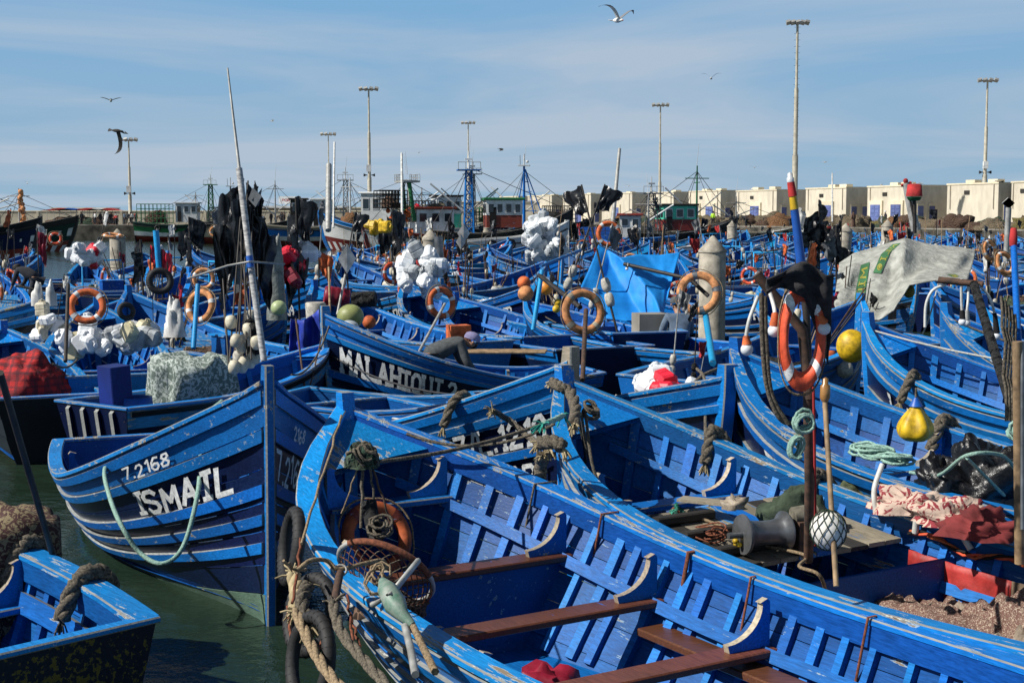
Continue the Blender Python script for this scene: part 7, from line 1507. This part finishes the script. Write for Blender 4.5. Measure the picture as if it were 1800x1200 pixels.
for q in range(4):
    c_=thing('cane_bundle','x','canes',(0,0,0)); 
    for k in range(7):
        mb=MB(); a=rr.uniform(0,6.28); tp=Vector((math.cos(a)*rr.uniform(.1,.45),math.sin(a)*rr.uniform(.1,.45),rr.uniform(1.2,2.0))); mb.tube([(math.cos(a)*.05,math.sin(a)*.05,0),tp*.5+Vector((.02,0,0)),tp],.012,[DKPOLE,BAMBOO,IRON,DKPOLE][k%4],4); mb.build('cane',c_)
    for k in range(3): mb=MB(); mb.lathe([(.02,-.09),(.055,-.06),(.055,.06),(.02,.09)],[CORK,NET_K,FLOATW][k],n=8,o=(.10*math.cos(k*2.2+q),.10*math.sin(k*2.2+q),.45+.16*k)); mb.build('float',c_)
    mb=MB(); flag_mesh(mb,(.1,.05,1.55),.3,.22,[BLKPL,GREYPL,NET_K,MAROON][q],q*3,drop_=.7); mb.build('rag',c_)
    CB.append((c_,['black','grey','net','dark red'][q]))
BFRAME=thing('handling_frame','x','frame',(0,0,0)); mb=MB(); mb.tube([(0,-.6,0),(0,-.6,1.05),(0,.6,1.05),(0,.6,0)],.03,LIGHT,6); mb.build('frame_bar',BFRAME); mb=MB(); mb.tube([(-.9,0,.6),(0,0,1.1),(.7,0,1.2)],.028,DKPOLE,6); mb.build('boom',BFRAME)
bl=sorted(BOATS,key=lambda b:b[1]); NP_=0
def put(o,b,t,yf,z,rz,label,group,sc=1.0,rx=0,ry=0):
    p=bp(b[6],b[7],t,yf,z+b[6].location.z); px,py=proj(p)
    if not(-30<px<1830): return None
    if label.endswith('flag') or 'marker pole' in label:
        global NP_
        if NP_>=285: return None
        NP_+=1
    q=dup(o,p,(rx,ry,rz),label,group,sc); q['_h']=2; return q
for b in bl:
    if b[1]<13: continue
    d=b[1]; field=b[6] in FIELD; h=b[7]; far=d>60; dens=1.0 if d<60 else .75
    npole=rr.choice([1,2,3,4,5,6]) if field else 0
    if d>66: npole=min(npole,1)
    cl=rr.random()<.45; t0=rr.uniform(.1,.9)
    for k in range(npole):
        o,n=POLEP[rr.randrange(8)]; t=t0+rr.uniform(-.03,.03) if cl else rr.uniform(.08,.93)
        put(o,b,min(.95,max(.05,t)),rr.uniform(-.7,.7),rr.uniform(.15,.6),rr.uniform(0,6.28),('marker pole with a %s flag'%n) if n!='bare' else 'bare marker pole with net floats','marker poles with flags and floats',rr.uniform(.6,1.1) if rr.random()<.85 else rr.uniform(1.1,1.5),rr.gauss(0,.14),rr.gauss(0,.14))
    if not field: continue
    if rr.random()<.55*dens: o,n=JUGP[rr.choice([0,0,1,2,3])]; put(o,b,rr.choice([.12,.85,.5]),rr.uniform(-.3,.3),h.zm-.35,rr.uniform(0,6),'%s plastic jugs tied together'%n,'jug clusters in the fleet',rr.uniform(.8,1.15))
    if rr.random()<.50*dens: o,n=RINGP[rr.randrange(3)]; put(o,b,rr.choice([.05,.95,.4,.7]),rr.uniform(-.5,.5),h.sheer(.5)+.25,rr.uniform(0,6),'%s life ring'%n,'life rings in the fleet',rr.uniform(.8,1.05),rr.uniform(.9,1.6),rr.uniform(-.4,.4))
    for k in range(rr.choice([0,1,2])): o,n=FLP[rr.choice([0,0,1,1,2,3,4])]; put(o,b,rr.uniform(.05,.95),rr.choice([-1,1])*rr.uniform(.5,1.1),h.zm-.1,0,'%s float ball'%n,'float balls in the fleet',rr.uniform(.6,1.1))
    for k in range(rr.choice([1,1,2,2,3])): o,n=HP[rr.randrange(6)]; put(o,b,rr.uniform(.15,.75),rr.uniform(-.25,.25),h.zm-.42,rr.uniform(0,6),'%s net pile'%n,'net piles in the fleet',rr.uniform(.8,1.2))
    for k in range(2):
        if d<75 and rr.random()<.55: o,n=CB[rr.randrange(4)]; put(o,b,rr.uniform(.06,.94),rr.uniform(-.75,.75),h.zm-.45,rr.uniform(0,6),'cane bundle with %s rag'%n,'cane bundles in the fleet',rr.uniform(.7,1.05),rr.gauss(0,.12),rr.gauss(0,.12))
    if rr.random()<.22: put(TYP,b,rr.uniform(.1,.9),rr.choice([-1.1,1.1]),h.zm-.25,rr.uniform(0,6),'black tyre fender','tyre fenders in the fleet',1,1.4,0)
    if rr.random()<.55: put(OAR,b,rr.uniform(.4,.6),rr.uniform(-.3,.3),h.zm-.15,b[6].rotation_euler.z+rr.gauss(0,.2),'oar with blue blade','oars in the fleet',1.0,0,rr.uniform(-.08,.08))
    if rr.random()<.4: put(CRT,b,rr.uniform(.3,.7),rr.uniform(-.3,.3),h.zm-.28,rr.uniform(0,6),'blue fish crate','fish crates in the fleet')
    if rr.random()<.12: put(DRP,b,rr.uniform(.15,.4),rr.uniform(-.3,.3),h.zm-.5,0,'blue plastic drum','drums in the fleet')
    if rr.random()<.30: put(BFRAME,b,rr.uniform(.3,.8),0,h.zm-.25,b[6].rotation_euler.z+rr.choice([0,0,PI/2,PI]),'pale blue hoop frame','hoop frames in the fleet')
for o,_ in POLEP+RINGP+JUGP+FLP+HP+CB: drop(o)
for o in (TYP,OAR,CRT,DRP,BFRAME): drop(o)
# mooring lines between neighbouring boats
nb=[b for b in BOATS if 11<b[1]<60]; k=0
for i,a in enumerate(nb):
    if rr.random()<.8 and k<110:
        c=min((b for b in nb if b is not a),key=lambda b:(b[0]-a[0])**2+(b[1]-a[1])**2+rr.random()*6)
        p=bp(a[6],a[7],.98,0,a[7].zb-.08); q=bp(c[6],c[7],rr.choice([.98,.03]),0,c[7].zt if rr.random()<.5 else c[7].zb-.1)
        if .8<(p-q).length<7: o=rope(p,q,.12+.04*(p-q).length,rr.uniform(.009,.016),rr.choice([ROPE_G,ROPE_G,WIRE,ROPE_T,ROPE_W]),label='mooring rope slung between two bows'); o['group']='mooring ropes in the fleet'; o['_h']=2; k+=1
# ---------------------------------------------------------------- one label for one thing
LM=[('the open water pile',206,430),('the black flag bunch',432,400),('the tyre',281,494),('the open boat jugs',200,600),('the ragged black flags',520,400),('the red jerrycans',513,480),('the maroon drum',592,522),('the centre concrete pile',756,430),
 ('the white jug heap',740,490),('the yellow topped pile',856,405),('the towering jug heap',955,440),('the distant orange ring',1070,410),('the blue tent',1105,500),('the small pile',1117,405),('the large concrete pile',1253,480),('the green mast pile',1287,405),
 ('the tallest lamp mast',1402,390),('the leaning grey pile',1481,430),('the grey white cover',1590,480),('the pile before the nets',1560,400),('the red beacon',1607,370),('the diamond reflector',1773,380),('the work lamps',1700,540),('the tent ring',1025,548),
 ('the ring on the blue post',1228,515),('the leaning man',800,620),('the seated man',1198,570),('the white trawler',760,390),('the maroon wheelhouse',880,380),('the blue crates',1052,385),('the left edge',20,480),('the yellow buoy',1609,745),('the rusty pole',1420,640),('the far left trawler',40,400)]
def centre(o):
    if o.type=='EMPTY' and o.matrix_basis.translation.length<.1:
        k=kids(o)
        if k and k[0].type=='MESH': return Vector(k[0].data.vertices[len(k[0].data.vertices)//2].co)
    return Vector(o.matrix_basis.translation) if o.type=='EMPTY' or not o.data.vertices or o.matrix_basis.translation.length>.1 else Vector(o.data.vertices[len(o.data.vertices)//2].co)
def addrel(o):
    p=centre(o); px,py=proj(p); best=min(LM,key=lambda l:(l[1]-px)**2+((l[2]-py)*2.0)**2); dx,dy=px-best[1],(py-best[2])*1.6
    rel=('right of ' if dx>0 else 'left of ') if abs(dx)>abs(dy) else ('in front of ' if dy>0 else 'behind ')
    o['label']=o['label']+' '+rel+best[0]
tops=[o for o in S.objects if o.parent is None and 'label' in o and o.get('kind') is None]
def groups():
    g={}
    for o in tops: g.setdefault(' '.join(w for w in o['label'].lower().split() if not w.isdigit()),[]).append(o)
    return {k:v for k,v in g.items() if len(v)>1}
SC={}
ORD=['leftmost','second','third','fourth','fifth','sixth','seventh','eighth','ninth','tenth','eleventh','twelfth','thirteenth','fourteenth','fifteenth','sixteenth','seventeenth','eighteenth','nineteenth','twentieth']
for k,v in groups().items():
    for o in v: addrel(o)
for k,v in groups().items():
    v.sort(key=lambda o:proj(centre(o))[0]); n=len(v)
    for i,o in enumerate(v):
        w='leftmost ' if i==0 else ('rightmost ' if i==n-1 else (ORD[i] if i<20 else 'far')+' from left, '); lab=o['label']
        if i in (0,n-1): o['label']=w+lab
        else: o['label']=lab+', '+(ORD[i] if i<20 else 'farther')+' from left'
for k,v in groups().items():
    for i,o in enumerate(v): 
        if i: o['label']=o['label'].replace('farther from left',['far right of these','nearer one','farther one','middle one'][i%4])
for o in tops:
    if '_h' in o: del o['_h']
    w=o['label'].split()
    if len(w)>16:
        if o['label'].startswith('blue boat with number'): pass
        o['label']=o['label'].replace(' wooden','').replace('plastic ','').replace(' with the net hold',' beside it')
    w=o['label'].split()
    if len(w)>16: o['label']=' '.join(w[:16])
    if 'group' not in o: pass
    if len(w)<4: o['label']=o['label']+' in the harbour'
